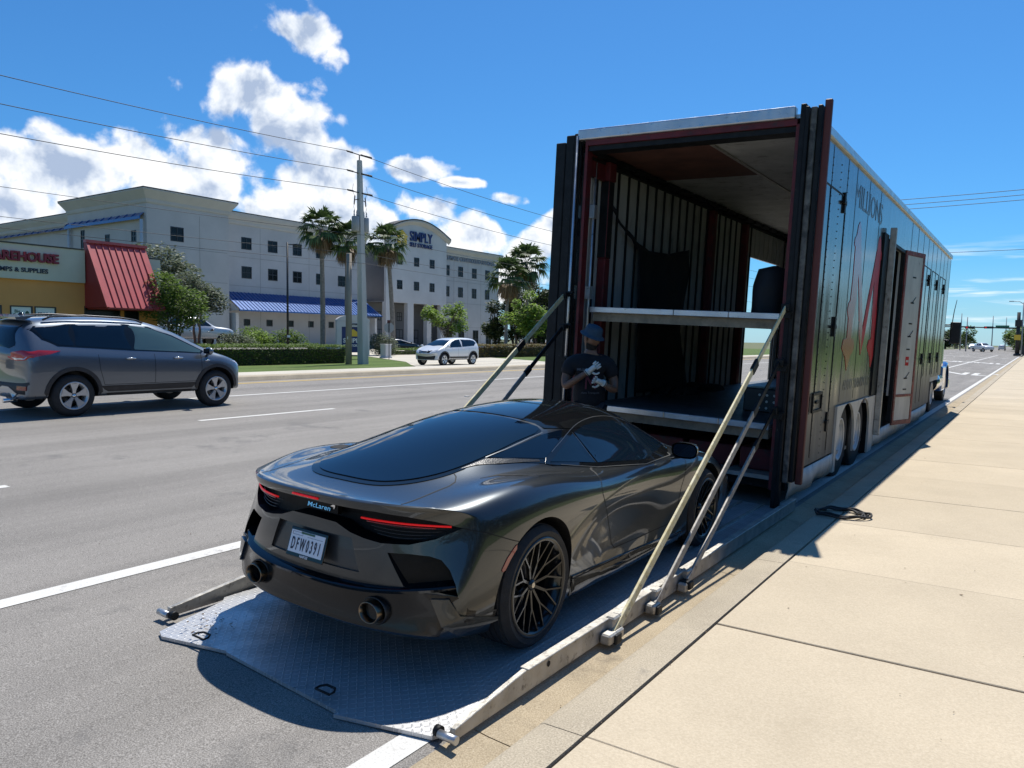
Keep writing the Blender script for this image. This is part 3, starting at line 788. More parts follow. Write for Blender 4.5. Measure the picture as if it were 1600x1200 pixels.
# ------------------------------------------------------------------ the sports car itself
def build_sports_car():
    root = empty('sports_car', (CAR_X, CAR_Y, CAR_Z), (0, math.atan(.04), 0), 'low dark graphite supercar with lit red tail lights, parked on the aluminium tail ramp', 'car')
    base = car_body_base(3); base.materials.clear(); base.materials.append(M_PAINT)
    bvh = bvh_of(base)
    def S(x, z):
        p, n = onto(bvh, x, z, '-y'); return p.y if p else -.4
    cuts = []
    lamp = [(0, .752), (.17, .748), (.27, .712), (.36, .694), (.457, .683), (.60, .690), (.71, .724), (.79, .771), (.815, .782), (.76, .799), (.70, .814), (.58, .832), (.355, .846), (0, .855)]
    lampp = lamp[:-1] + [(0, .855)] + [(-x, z) for x, z in lamp[1:-1]][::-1]
    lampd = dense([(p[0], p[1]) for p in lampp], .05)
    cuts.append(cutter(lampd, '-y', 2.0, lambda u, v: -(S(u, v) + .075 * min(1, max(.25, (.86 - abs(u)) / .25)) + .03), M_RECESS))
    for sg in (1, -1):
        vent = [(.50, .640), (.61, .645), (.70, .640), (.752, .624), (.797, .578), (.836, .510), (.855, .455), (.74, .468), (.60, .478)]
        if sg < 0: vent = mirror(vent)
        cuts.append(cutter(dense(vent, .05), '-y', 2.0, lambda u, v: -(S(u, v) + .015 + .28 * max(0, min(.36, abs(u) - .5))), M_RECESS))
        cuts.append(cyl_cutter(sg * .60, sg * 1.3, 0, .365, .392, M_BLACKP)); cuts.append(cyl_cutter(sg * .62, sg * 1.3, 2.675, .350, .375, M_BLACKP))
        # air inlet behind the door
        inl = [(.60, .42), (.78, .50), (.96, .47), (1.02, .36), (.80, .335)]
    rec = [(-.285, .685), (-.35, .515), (.35, .515), (.285, .685)]
    cuts.append(cutter(dense(rec, .06), '-y', 2.0, lambda u, v: -(S(u, v) + .012 + .09 * (v - .515)), M_CHARCOAL))
    me = boolean(base.copy(), cuts)
    keep_normals(me, base, bvh, [i for i, m in enumerate(me.materials) if m == M_PAINT])
    body = link('body', me, root)
    P = lambda poly, ax, off, m, name, res=.035: patch(bvh, poly, ax, off, m, name, root, res)
    both = lambda f: [f(1), f(-1)]
    # rear screen, its black surround, roof, side glass
    gl = [(0, -.605), (.14, -.60), (.26, -.565), (.36, -.47), (.425, -.33), (.457, -.15), (.468, .10), (.462, .42), (.445, .70), (.30, .665), (.15, .645), (0, .64)]
    glf = spline(gl[:-1], 3) + [Vector((0, .64, 0)).to_2d()]
    glf = [tuple(p[:2]) for p in glf]; full = glf + [(-x, y) for x, y in glf[1:-1]][::-1]
    rim = []
    for x, y in full:
        q = Vector((x, y - .05)); d = q.length
        sx = 1.06 if y < -.1 else 1.025
        rim.append((x * sx, y - (.045 if y < -.2 else 0) + (.02 if y > .6 else 0)))
    P(rim, 'z', .004, M_BLACKG, 'window_surround'); P(full, 'z', .009, M_GLASS, 'rear_window', .04)
    rf = [(0, .70), (.15, .705), (.30, .725), (.447, .77), (.492, .98), (.515, 1.2), (.518, 1.45), (.522, 1.7), (.535, 1.88), (.35, 1.93), (0, 1.97)]
    P(rf + [(-x, y) for x, y in rf[1:-1]][::-1], 'z', .006, M_BLACKG, 'roof_panel')
    ws = [(0, 2.0), (.35, 1.96), (.525, 1.91), (.60, 2.15), (.665, 2.34), (.45, 2.50), (0, 2.57)]
    P(ws + [(-x, y) for x, y in ws[1:-1]][::-1], 'z', .006, M_GLASS, 'windscreen')
    for sg in (1, -1):
        ax = 'x' if sg > 0 else '-x'
        mz = (lambda pl: pl) if sg > 0 else mirror
        frame = [(.50, .955), (.78, 1.045), (1.09, 1.125), (1.38, 1.158), (1.66, 1.150), (1.92, 1.102), (2.16, 1.0), (2.38, .880), (2.10, .845), (1.63, .838), (1.0, .885), (.78, .918)]
        P([tuple(p[:2]) for p in spline(frame, 3, True)], ax, .004, M_BLACKG, 'window_frame')
        ga = [(.56, .957), (.80, 1.030), (1.00, 1.085), (1.02, .905), (.80, .932)]
        gb = [(1.03, 1.091), (1.20, 1.118), (1.42, 1.129), (1.68, 1.119), (1.91, 1.070), (2.13, .975), (2.28, .888), (2.05, .862), (1.63, .856), (1.05, .903)]
        P(mz([(.474, .02), (.490, .45), (.492, .90), (.505, 1.2), (.56, 1.10), (.62, .80), (.635, .52), (.59, .33), (.53, .10)]), 'z', .0025, M_BLACKG, 'window_frame')
        P(ga, ax, .008, M_SGLASS, 'quarter_window'); P(gb, ax, .008, M_SGLASS, 'side_window')
        P(mz([(.482, .085), (.487, .40), (.484, .70), (.492, .93), (.53, .86), (.585, .64), (.605, .53), (.56, .33)]), 'z', .006, M_GLASS, 'buttress_window')
        P(mz([(.470, -.17), (.482, .06), (.55, .27), (.600, .47), (.612, .47), (.585, .32), (.545, .12), (.497, -.04)]), 'z', .005, M_MESH, 'mesh_vent', .025)
        P(mz([(.595, -.14), (.62, .0), (.665, .10), (.725, .155), (.80, .185), (.72, .165), (.655, .115), (.61, .02)]), 'z', .0015, M_SHUT, 'shoulder_intake', .02)
        P([(-.262, .66), (-.285, .645), (-.335, .60), (-.372, .545), (-.366, .53), (-.345, .535), (-.31, .585), (-.262, .635)], ax, .004, M_REDDIM, 'side_marker', .02)
        P([(.42, .305), (1.0, .272), (2.2, .235), (2.2, .16), (1.0, .16), (.42, .175)], ax, .010, M_BLACKG, 'sill')
    # lower black diffuser and its blade
    dif = [(-.852, .455), (.852, .455), (.882, .37), (.905, .275), (.86, .25), (.70, .245), (-.70, .245), (-.86, .25), (-.905, .275), (-.882, .37)]
    P(dense(dif, .08), '-y', .006, mat('diffuser_black', (.006, .006, .007), .22, spec=.35, coat=.15), 'diffuser', .05)
    for sg in (1, -1):
        fp = [(.735, .432), (.822, .440), (.862, .36), (.893, .262), (.835, .250), (.80, .30)]
        P(fp if sg > 0 else mirror(fp), '-y', .020, M_PAINT, 'bumper_fin', .03)
    lipb = MB().use(M_PAINT, True); rows = []
    for i in range(61):
        x = -.79 + 1.58 * i / 60; a = abs(x); y = -.89 + .52 * (a / .95) ** 3; q = onto(bvh, x, min(-.2, y + .03), 'z')[0]; zt = (q.z if q else .9)
        f = max(.02, min(1, (.79 - a) / .30)) ** .7; h = .040 * f
        rows.append([(x, y + .034, zt - .006), (x, y + .004 + .02 * (1 - f), zt + .004 * f - .004 * (1 - f)), (x, y - .010 * f + .02 * (1 - f), zt - .004), (x, y - .011 * f + .02 * (1 - f), zt - .5 * h - .004), (x, y - .002 + .02 * (1 - f), zt - h - .004), (x, y + .04, zt - h - .006)])
    k6 = 6; vs = [p for r in rows for p in r]
    lipb.add(vs, [(i * k6 + j, i * k6 + (j + 1) % k6, (i + 1) * k6 + (j + 1) % k6, (i + 1) * k6 + j) for i in range(60) for j in range(k6)])
    lipb.build('tail_lip', root, sharp=50)
    bl = MB().use(M_BLACKG, True)
    rows = []
    for i in range(49):
        x = -.85 + 1.70 * i / 48; a = abs(x)
        y = -.845 + .40 * (a / .95) ** 3; z = .437 + .055 * (a / .87) ** 2.5
        out = .060 * (1 - .2 * (a / .87) ** 4)
        rows.append([(x, y + .05, z + .030), (x, y - out + .010, z + .014), (x, y - out, z + .004), (x, y - out + .004, z - .010), (x, y + .05, z - .035)])
    k = 5; vs = [p for r in rows for p in r]
    bl.add(vs, [(i * k + j, i * k + (j + 1) % k, (i + 1) * k + (j + 1) % k, (i + 1) * k + j) for i in range(48) for j in range(k)] + [tuple(range(k)), tuple(range(48 * k, 49 * k))[::-1]])
    bl.build('rear_blade', root, sharp=40)
    lo = MB().use(M_BLACKP, True); rows = []
    for i in range(41):
        x = -.80 + 1.60 * i / 40; a = abs(x)
        y = -.85 + .40 * (a / .95) ** 3
        rows.append([(x, y + .10, .27), (x, y - .015, .265), (x, y - .02, .245), (x, y + .10, .20), (x, y + .30, .16)])
    vs = [p for r in rows for p in r]
    lo.add(vs, [(i * k + j, i * k + (j + 1) % k, (i + 1) * k + (j + 1) % k, (i + 1) * k + j) for i in range(40) for j in range(k)] + [tuple(range(k)), tuple(range(40 * k, 41 * k))[::-1]])
    lo.build('diffuser_lip', root, sharp=40)
    for sg in (1, -1):
        e = MB().use(M_EXH, True); Y = Matrix.Rotation(pi / 2, 4, 'X')     # z -> -y
        T = Matrix.Translation((sg * .458, 0, .335)) @ Matrix.Diagonal((1.15, 1, .95, 1)) @ Y
        e.lathe([(.056, .70), (.060, .83), (.060, .868), (.057, .874), (.052, .870), (.049, .83)], 32, T)
        e.use(M_SHUT); e.lathe([(.049, .835), (.047, .74), (0, .73)], 32, T)
        e.build('exhaust_tip', root)
        r = MB().use(M_BLACKP, True); r.lathe([(.060, .70), (.074, .80), (.077, .826), (.072, .834), (.064, .82)], 32, T); r.build('exhaust_surround', root)
        # light blades
        def blade(z0, z1, x0, x1, r0, m, name, dy):
            b = MB().use(m, True); pts = []
            for i in range(17):
                t = i / 16; x = x0 + (x1 - x0) * t; z = z0 + (z1 - z0) * t
                pts.append((sg * x, S(x, z) + dy, z))
            b.tube(pts, r0, 8); b.build(name, root)
        blade(.797, .788, .33, .765, .0054, M_REDLED, 'tail_light', .006)
        blade(.782, .775, .36, .70, .0035, M_REDDIM, 'tail_light_lower_edge', .012)
        # louvres below each lamp
        lv = MB().use(M_CHARCOAL, True)
        for q in range(4):
            z = .772 - q * .018; x0, x1 = .34 + .02 * q, .76 - .035 * q
            pts = [(sg * (x0 + (x1 - x0) * i / 14), S(x0 + (x1 - x0) * i / 14, z) + .045, z - .01 * sin(pi * i / 14)) for i in range(15)]
            lv.tube(pts, .0022, 6)
        lv.build('lamp_louvre', root)
        # mirror
        m = MB().use(M_PAINT, True)
        prof = []
        for i in range(9):
            t = i / 8; prof.append((.005 + .075 * sin(pi * min(1, (t * .5 + .5)) ), t))
        vs = []; nn = 16
        for i in range(8):
            t = i / 7; sc = (1 - .55 * t ** 2)
            for j in range(nn):
                a = 2 * pi * j / nn; ex = .105 * (abs(cos(a)) ** .7) * (1 if cos(a) > 0 else -1) * sc; ez = .062 * (abs(sin(a)) ** .7) * (1 if sin(a) > 0 else -1) * sc
                vs.append((sg * (1.0 + ex), 1.93 + .13 * t, .925 + ez + .010 * t))
        fs = [(i * nn + j, i * nn + (j + 1) % nn, (i + 1) * nn + (j + 1) % nn, (i + 1) * nn + j) for i in range(7) for j in range(nn)] + [tuple(range(7 * nn, 8 * nn))]
        m.add(vs, fs, True)
        ho = m.build('mirror_housing', root, sharp=50)
        g = MB().use(M_GLASS, False); g.add([(sg * (1.0 + .092 * (abs(cos(2 * pi * j / nn)) ** .7) * (1 if cos(2 * pi * j / nn) > 0 else -1)), 1.936, .925 + .050 * (abs(sin(2 * pi * j / nn)) ** .7) * (1 if sin(2 * pi * j / nn) > 0 else -1)) for j in range(nn)], [tuple(range(nn))])
        g.build('mirror_glass', ho)
        s_ = MB().use(M_BLACKG, True); s_.tube([(sg * .86, 2.04, .845), (sg * .93, 2.0, .862), (sg * .99, 1.98, .885)], [.022, .016, .020], 10); s_.build('mirror_arm', ho)
        P(mz([(.56, 3.10), (.70, 3.02), (.80, 2.98), (.86, 3.05), (.80, 3.20), (.66, 3.28)]) if False else ([(.56, 3.10), (.70, 3.02), (.80, 3.0), (.85, 3.07), (.80, 3.20), (.66, 3.28)] if sg > 0 else mirror([(.56, 3.10), (.70, 3.02), (.80, 3.0), (.85, 3.07), (.80, 3.20), (.66, 3.28)])), 'z', .004, M_GLASS, 'headlight')
        side = sg; ax = 'x' if sg > 0 else '-x'; mz = (lambda pl: pl) if sg > 0 else mirror
        wheel('wheel', root, (sg * (.945 - .1475), 0, .355), .355, .280, .295, M_RIMB, 'star', sg, rot=.15)
        wheel('wheel', root, (sg * (.935 - .1125), 2.675, .335), .335, .255, .225, M_RIMB, 'star', sg, rot=.4)
        # shut lines
        sl = MB().use(M_SHUT)
        ribbon(sl, bvh, [(1.03, .905), (.90, .885), (.82, .868), (.765, .81), (.76, .765), (.80, .69), (.89, .575), (.965, .47), (1.01, .375), (1.06, .335)], ax, .007)
        ribbon(sl, bvh, [(1.06, .335), (1.5, .318), (2.0, .325), (2.10, .40), (2.13, .60), (2.22, .76), (2.26, .84)], ax, .006)
        ribbon(sl, bvh, [(-.57, .783), (-.475, .757), (-.31, .694), (-.245, .672)], ax, .005)
        ribbon(sl, bvh, [(.40, .292), (1.06, .262), (2.2, .225)], ax, .007, .012)
        ribbon(sl, bvh, mz([(.468, -.23), (.51, -.255), (.548, -.31), (.562, -.38), (.558, -.60), (.553, -.755)]), 'z', .007)
        tag(sl.build('shut_lines', root, fixn=False), kind='stuff')
        tr = MB().use(M_GLINT)  # thin silver ribbons draw the bright reflection along the window edges
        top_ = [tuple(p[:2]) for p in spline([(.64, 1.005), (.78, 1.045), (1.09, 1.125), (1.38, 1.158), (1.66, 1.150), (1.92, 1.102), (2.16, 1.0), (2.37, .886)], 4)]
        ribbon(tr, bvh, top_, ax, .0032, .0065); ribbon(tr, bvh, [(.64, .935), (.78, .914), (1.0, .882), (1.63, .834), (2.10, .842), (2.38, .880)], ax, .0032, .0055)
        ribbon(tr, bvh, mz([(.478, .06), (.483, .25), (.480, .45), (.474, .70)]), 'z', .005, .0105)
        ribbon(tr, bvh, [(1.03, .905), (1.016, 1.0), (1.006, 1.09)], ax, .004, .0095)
        tr.build('window_edge_glint', root, fixn=False)
    hl = MB().use(M_REDLED, True); hl.tube([(x, -.903 + .52 * (abs(x) / .95) ** 3, .872) for x in [-.10 + .02 * i for i in range(11)]], .0062, 8); hl.build('high_brake_light', root)
    P([(-.712 + .046 * cos(2 * pi * i / 20), .015 + .085 * sin(2 * pi * i / 20)) for i in range(20)], 'z', .002, M_SHUT, 'shoulder_scoop_opening', .02)
    # badge and plate
    yb = S(0, .80) + .055
    Mb = frameM((-.105, yb - .006, .783), (1, 0, 0), (0, .25, 1))
    bp = MB().use(M_RECESS, False); bp.box(-.13, .13, yb, yb + .03, .772, .83); bp.build('badge_panel', root)
    text_mesh('McLaren', .036, .004, M_CHROME, 'badge_lettering', root, Mb, bold=.0002, width=.178)
    sw = MB().use(M_CHROME, False); sw.prism([(.082, .812), (.100, .822), (.118, .822), (.116, .808), (.108, .798), (.106, .810)], yb - .010, yb - .005, 'y'); sw.build('badge_emblem', root)
    pl = empty('number_plate', (.0, S(0, .60) - .030, .600), (radians(-16), 0, 0)); pl.parent = root; pl.scale = (.88, .88, .88)
    a = MB().use(M_BLACKG, False)
    a.box(-.165, .165, .001, .012, -.088, .090); o = a.build('plate_frame', pl); bevel(o, .004, 2)
    b = MB().use(M_PLATEW, False); b.box(-.150, .150, -.003, .0, -.062, .072); b.build('plate_board', pl)
    Mp = frameM((0, -.0045, -.040), (1, 0, 0), (0, 0, 1))
    text_mesh('D F W 0 3 9 1', .104, .002, M_INK, 'plate_characters', pl, Matrix.Translation((0, -.0045, -.043)) @ Matrix.Rotation(pi / 2, 4, 'X'), bold=.0016, width=.25, align='CENTER')
    text_mesh('NAPLES', .021, .002, M_PLATEW, 'frame_lettering', pl, Matrix.Translation((0, -.001, -.083)) @ Matrix.Rotation(pi / 2, 4, 'X'), bold=.0005, align='CENTER')
    c = MB().use(mat('plate_green', (.05, .12, .06), .5), False); c.box(-.06, .06, -.0042, -.0031, .058, .070)
    c.use(M_INK); c.box(-.135, -.045, -.0042, -.0034, .045, .0465); c.box(-.135, -.045, -.0042, -.0034, .062, .0635); c.box(-.136, -.1345, -.0042, -.0034, .045, .0635); c.box(-.046, -.0445, -.0042, -.0034, .045, .0635); c.box(.0, .135, -.0042, -.0034, .045, .0465); c.build('plate_stickers', pl)
    return root
# ================================================================== TRANSPORTER TRAILER
TRX = (-2.14, 8.25, 0.0)
M_TSKIN = mat('trailer_skin', (.035, .045, .055), .22, metal=.35, coat=.5, var=.25, vscale=.8, bump=.12, bscale=1.6, rvar=.08)
def skin_mat():
    m = bpy.data.materials.new('weathered_black_skin'); m.use_nodes = True; n = N(m.node_tree); b = m.node_tree.nodes['Principled BSDF']
    tc = n.new('ShaderNodeTexCoord'); V = tc.outputs['Object']; sp = n.new('ShaderNodeSeparateXYZ'); n.put(sp, 0, V)
    mp = n.new('ShaderNodeMapping'); n.put(mp, 0, V); mp.inputs['Scale'].default_value = (1, 3.2, .35)
    s = n.noise(1.3, 8, .65, mp.outputs[0]); fine = n.noise(9, 6, .6, V)
    # dust that clings to the lower panels
    d = n.math('ADD', n.mapr(sp.outputs[2], .3, 2.0, 1.05, 0), n.math('MULTIPLY', n.math('SUBTRACT', s, .5), 1.1))
    d = n.mapr(d, .15, .95, 0, .85, True)
    col = n.ramp(fine, [(.3, (.014, .017, .02)), (.7, (.032, .037, .042))])
    col = n.mix(d, col, n.ramp(s, [(.3, (.17, .15, .12)), (.7, (.27, .245, .20))]))
    n.put(b, 'Base Color', col); n.put(b, 'Roughness', n.math('ADD', n.mapr(d, 0, .8, .10, .6), n.math('MULTIPLY', fine, .10)))
    b.inputs['Coat Weight'].default_value = 0; n.put(b, 'Specular IOR Level', n.mapr(d, 0, .8, 1.0, .15)); n.put(b, 'Metallic', n.mapr(d, 0, .5, .0, 0))
    bp = n.new('ShaderNodeBump'); bp.inputs['Strength'].default_value = .5; bp.inputs['Distance'].default_value = .012
    mp2 = n.new('ShaderNodeMapping'); n.put(mp2, 0, V); mp2.inputs['Scale'].default_value = (1, 2.2, .7)
    n.put(bp, 'Height', n.noise(1.1, 3, .5, mp2.outputs[0])); n.put(b, 'Normal', bp)
    return m
M_SKIN = skin_mat()
M_RED = mat('trailer_red', (.095, .006, .009), .6, var=.35, vscale=5, dirt=((.03, .02, .02), 9, .56, .8))
M_BROWN = mat('oxide_red_panel', (.10, .022, .017), .6, var=.25, vscale=4, streak=.2, dirt=((.06, .03, .025), 6, .58, .7), bump=.3, bscale=30)
M_TBLK = mat('worn_black_steel', (.009, .010, .011), .55, spec=.25, var=.5, vscale=7, dirt=((.12, .115, .105), 13, .66, .5), bump=.4, bscale=40)
M_EDGE = mat('grimy_edge_steel', (.10, .098, .09), .6, var=.6, vscale=9, dirt=((.02, .02, .02), 10, .5, .8), bump=.4, bscale=40)
M_ALU = mat('brushed_aluminium', (.55, .56, .57), .38, metal=.85, var=.15, vscale=6, dirt=((.20, .19, .17), 10, .6, .6), bump=.2, bscale=60, rvar=.12)
M_ALUD = mat('scuffed_aluminium', (.42, .40, .36), .55, metal=.6, var=.25, vscale=9, dirt=((.10, .09, .08), 14, .57, .8), bump=.4, bscale=45, rvar=.15)
M_IPAN = mat('dirty_grey_liner', (.42, .42, .40), .65, var=.18, vscale=3, streak=.25, dirt=((.10, .09, .08), 7, .58, .7), bump=.3, bscale=14)
M_CEIL = mat('grey_ceiling_sheet', (.43, .43, .41), .6, var=.2, vscale=2.2, dirt=((.16, .15, .13), 5, .55, .7), bump=.3, bscale=6)
M_CEILR = mat('rust_ceiling_patch', (.12, .05, .035), .7, var=.3, vscale=3)
M_TARP = mat('black_tarp', (.006, .006, .008), .7, var=.4, vscale=4, bump=1.0, bscale=5)
M_WOOD = mat('grey_timber', (.22, .19, .14), .8, var=.3, vscale=8, bump=.5, bscale=40)
M_SKIRT = mat('dusty_white_skirt', (.50, .48, .43), .55, var=.15, vscale=5, streak=.3, dirt=((.16, .14, .11), 6, .58, .7))
M_DWHITE = mat('door_inner_white', (.50, .48, .43), .55, var=.15, vscale=4, streak=.3, dirt=((.10, .09, .08), 11, .62, .9))
M_LOGOR = mat('logo_red', (.44, .013, .02), .45, spec=.2, dirt=((.10, .02, .02), 7, .60, .5), var=.15, vscale=5)
M_LOGOF = mat('faded_logo_red', (.30, .018, .022), .22, spec=.7, dirt=((.06, .03, .03), 5, .52, .5))
M_LOGOP = mat('faded_print', (.10, .11, .125), .4, spec=.4, var=.3, vscale=9)
M_STRAPY = mat('worn_yellow_strap', (.68, .56, .26), .7, col2=(.72, .66, .46), var=.2, vscale=16, dirt=((.14, .12, .08), 22, .57, .9))
M_STRAPG = mat('worn_grey_bar', (.30, .28, .25), .6, metal=.2, var=.3, vscale=15, dirt=((.09, .08, .07), 20, .56, .9))
M_TYRE2 = mat('dusty_truck_tyre', (.028, .027, .025), .8, var=.4, vscale=9, bump=.4, bscale=120)
M_RIMW = mat('white_truck_rim', (.62, .62, .60), .4, metal=.2, var=.12, vscale=8)

def tread_mat():
    m = bpy.data.materials.new('tread_plate'); m.use_nodes = True; n = N(m.node_tree); b = m.node_tree.nodes['Principled BSDF']
    tc = n.new('ShaderNodeTexCoord'); V = tc.outputs['Object']
    def lozenge(ang, ox, oy):
        mp = n.new('ShaderNodeMapping'); n.put(mp, 0, V); mp.inputs['Rotation'].default_value = (0, 0, radians(ang)); mp.inputs['Location'].default_value = (ox, oy, 0)
        sp = n.new('ShaderNodeSeparateXYZ'); n.put(sp, 0, mp.outputs[0]); P_ = .042
        fx = n.math('SUBTRACT', n.math('FRACT', n.math('DIVIDE', sp.outputs[0], P_)), .5); fy = n.math('SUBTRACT', n.math('FRACT', n.math('DIVIDE', sp.outputs[1], P_)), .5)
        ax_, ay_ = n.math('DIVIDE', fx, .38), n.math('DIVIDE', fy, .11)
        return n.math('SUBTRACT', 1.0, n.math('SQRT', n.math('ADD', n.math('MULTIPLY', ax_, ax_), n.math('MULTIPLY', ay_, ay_))), clamp=True)
    h = n.math('MAXIMUM', lozenge(45, 0, 0), lozenge(-45, .0148, .0148))
    h = n.mapr(h, 0, .35, 0, 1, True)
    wear = n.noise(3.5, 7, .65, V)
    col = n.mix(n.mapr(wear, .42, .68, 0, .75), (.56, .565, .57, 1), (.32, .31, .30, 1))
    col = n.mix(n.math('MULTIPLY', h, .35), col, (.8, .8, .8, 1))
    mud = n.noise(7, 8, .7, V); col = n.mix(n.mapr(mud, .66, .74, 0, .8), col, (.10, .08, .06, 1))
    n.put(b, 'Base Color', col); b.inputs['Metallic'].default_value = .62
    n.put(b, 'Roughness', n.math('SUBTRACT', n.mapr(wear, .3, .7, .36, .58), n.math('MULTIPLY', h, .12)))
    bp = n.new('ShaderNodeBump'); bp.inputs['Strength'].default_value = 1; bp.inputs['Distance'].default_value = .0022; n.put(bp, 'Height', h); n.put(b, 'Normal', bp)
    return m
M_TREAD = tread_mat(); M_DECKP = mat('dirty_deck_plate', (.10, .105, .11), .5, metal=.3, var=.4, vscale=5, dirt=((.03, .03, .03), 6, .5, .8), bump=.3, bscale=50)

def cut_panel(poly, holes_pts, x0, x1, m, name, parent):
    mb = MB().use(m, False); mb.prism(poly, x0, x1, 'x'); return mb.build(name, parent)

def build_trailer():
    T = empty('car_transporter_trailer', TRX, (0, .045, 0), 'tall black enclosed car transporter trailer with red M logo and its tail wide open', 'trailer')
    W, L, H, z0 = 2.75, 15.1, 4.16, .42
    # ---- right side skin: sheets with narrow laps, opening between y 5.0 and 7.6
    edges = [.06, .98, 1.80, 2.35, 3.25, 4.15, 5.0, 6.7, 7.6, 8.5, 9.35, 10.2, 11.0, 11.85, 12.7, 13.5, 14.3, 15.1]
    def side(xa, xb, m, holes):
        for a, b in zip(edges, edges[1:]):
            bot = z0 if b < 13.2 else 1.02
            if 2.2 < (a + b) / 2 < 5.0: bot = 1.02
            segs = [(bot, H - .10)]
            if holes and a >= 5.0 and b <= 6.71: segs = [(3.42, H - .10)]
            for s0, s1 in segs:
                mb = MB().use(m, False); mb.box(xa, xb, a + .002, b - .002, s0, s1); mb.build('side_panel', T)
    side(-.03, 0, M_SKIN, True)
    # bead strips and rivets
    rv = MB().use(M_SKIN, False)
    for y in edges[1:6] + edges[8:]:
        rv.box(.0, .004, y - .012, y + .012, 1.06 if y > 2 else .45, H - .12)
    for y in (.98, 1.42, 1.80):
        z = .5
        while z < 3.9: rv.cbox((.003, y, z), (.010, .012, .012)); z += .085
    tag(rv.build('rivet_strips', T), kind='stuff')
    mb = MB().use(M_ALU, False); mb.box(-.05, .035, .06, L, H - .10, H); o = mb.build('roof_rail', T); bevel(o, .012, 2)
    mb = MB().use(M_TSKIN, False); mb.box(-W, -W + .05, .06, L, H - .10, H); mb.build('roof_rail', T)
    mb = MB().use(M_ALU, False); mb.box(-W + .052, -.052, .02, L, H - .045, H - .005); mb.build('roof', T)
    mb = MB().use(M_SKIN, False); mb.box(-W + .06, -.04, L - .04, L, 1.0, H - .05); mb.build('front_wall', T)
    # rear header: polished rail with red frame beneath
    mb = MB().use(M_ALU, False); mb.box(-2.72, -.18, -.06, .05, 4.10, 4.225); o = mb.build('header_rail', T); bevel(o, .015, 2)
    mb = MB().use(M_RED, False); mb.box(-2.62, -.16, -.03, .10, 4.035, 4.098); mb.use(M_TBLK); mb.box(-2.62, -.16, .0, .22, 3.975, 4.032); mb.build('header_frame', T)
    # posts
    for x0, x1, m, nm in ((-.17, -.135, M_RED, 'corner_post'), (-2.625, -2.590, M_RED, 'corner_post')):
        mb = MB().use(m, False); mb.box(x0, x1, -.02, .10, .25, 4.05); mb.build(nm, T)
    mb = MB().use(M_TBLK, False); mb.box(-.13, -.075, -.05, .06, .03, 4.24); mb.box(-.07, -.035, -.09, -.01, .03, 4.20); o = mb.build('door_post', T); bevel(o, .006, 1)
    mb = MB().use(M_EDGE, False); mb.box(-.030, .030, -.05, .03, .35, 4.20); o = mb.build('door_edge_rail', T); bevel(o, .01, 2)
    mb = MB().use(M_BROWN, False); mb.box(.085, .155, .02, .075, .34, 4.28); o = mb.build('folded_door_panel', T); bevel(o, .008, 1); mb = MB().use(M_TBLK, False); mb.box(.034, .080, -.03, .10, .36, 4.22); o = mb.build('door_hinge_post', T); bevel(o, .008, 1)
    mb = MB().use(M_TBLK, False)
    mb.box(-2.78, -2.73, -.03, .04, .30, 4.19); mb.box(-2.90, -2.785, -.015, .05, .28, 4.18); mb.box(-3.04, -2.905, -.02, .04, .26, 4.10); o = mb.build('folded_door_panel', T); bevel(o, .008, 1)
    o['label'] = 'black folded door panel'
    mb = MB().use(M_ALU, True); mb.tube([(-2.715, -.06, .25), (-2.715, -.06, 4.15)], .016, 10); o = mb.build('door_rod', T)
    for z in (.9, 1.45, 1.86, 2.25):
        k = MB().use(M_TBLK, False); k.cbox((-2.73, -.07, z), (.06, .07, .045)); k.cbox((-2.70, -.07, z + .030), (.09, .05, .025)); k.build('rod_bracket', T)
    for z in (1.05, 1.55, 2.1):
        k = MB().use(M_TBLK, False); k.cbox((-.10, -.10, z), (.10, .08, .06)); k.cbox((-.10, -.10, z + .035), (.12, .05, .02)); k.build('rod_bracket', T)
    # ---- interior left wall: liner sheets between posts, with opening y 6.6 .. 8.8
    y = .16; i = 0
    random.seed(5)
    while y < 14.6:
        w = .30
        if not (6.55 < y < 8.75):
            lo = .30 if y < 13 else 1.0
            mb = MB().use(M_IPAN, False); mb.box(-W + .035, -W + .055, y, y + w - .045, lo, 4.0); mb.build('liner_panel', T)
            mb = MB().use(M_TBLK, False); mb.box(-W + .03, -W + .075, y + w - .038, y + w - .007, lo, 4.0); mb.build('liner_post', T)
        else:
            mb = MB().use(M_IPAN, False); mb.box(-W + .035, -W + .055, y, y + w - .045, 3.36, 4.0); mb.build('liner_panel', T)
        y += w; i += 1
    mb = MB().use(M_TSKIN, False); mb.box(-W, -W + .03, .06, 6.6, .42, 4.06); mb.box(-W, -W + .03, 8.8, L, .6, 4.06); mb.box(-W, -W + .03, 6.602, 8.798, 3.36, 4.06); mb.build('left_side', T)
    # interior right wall
    mb = MB().use(M_IPAN, False); mb.box(-.07, -.034, .12, 2.2, .42, 4.0); mb.box(-.07, -.034, 2.2, 5.0, 1.10, 4.0); mb.box(-.07, -.034, 6.7, 14.9, .9, 4.0); mb.box(-.07, -.034, 5.002, 6.698, 3.42, 4.0); mb.build('right_liner', T)
    # red lifting columns
    for yy in (.62, 4.45, 6.2, 10.2):
        for x in (-W + .12, -.20):
            if x > -1 and yy > 5: continue
            c = MB().use(M_RED, False); c.box(x - .055, x + .055, yy - .07, yy + .07, .5, 2.75 if yy < 1 and x < -1 else 3.9)
            if yy < 1 and x < -1: c.use(M_TBLK); c.box(x - .06, x + .06, yy - .075, yy + .075, 2.752, 3.72); c.use(M_RED); c.box(x - .07, x + .07, yy - .09, yy + .09, 3.722, 3.95)
            o = c.build('lift_column', T); bevel(o, .008, 1)
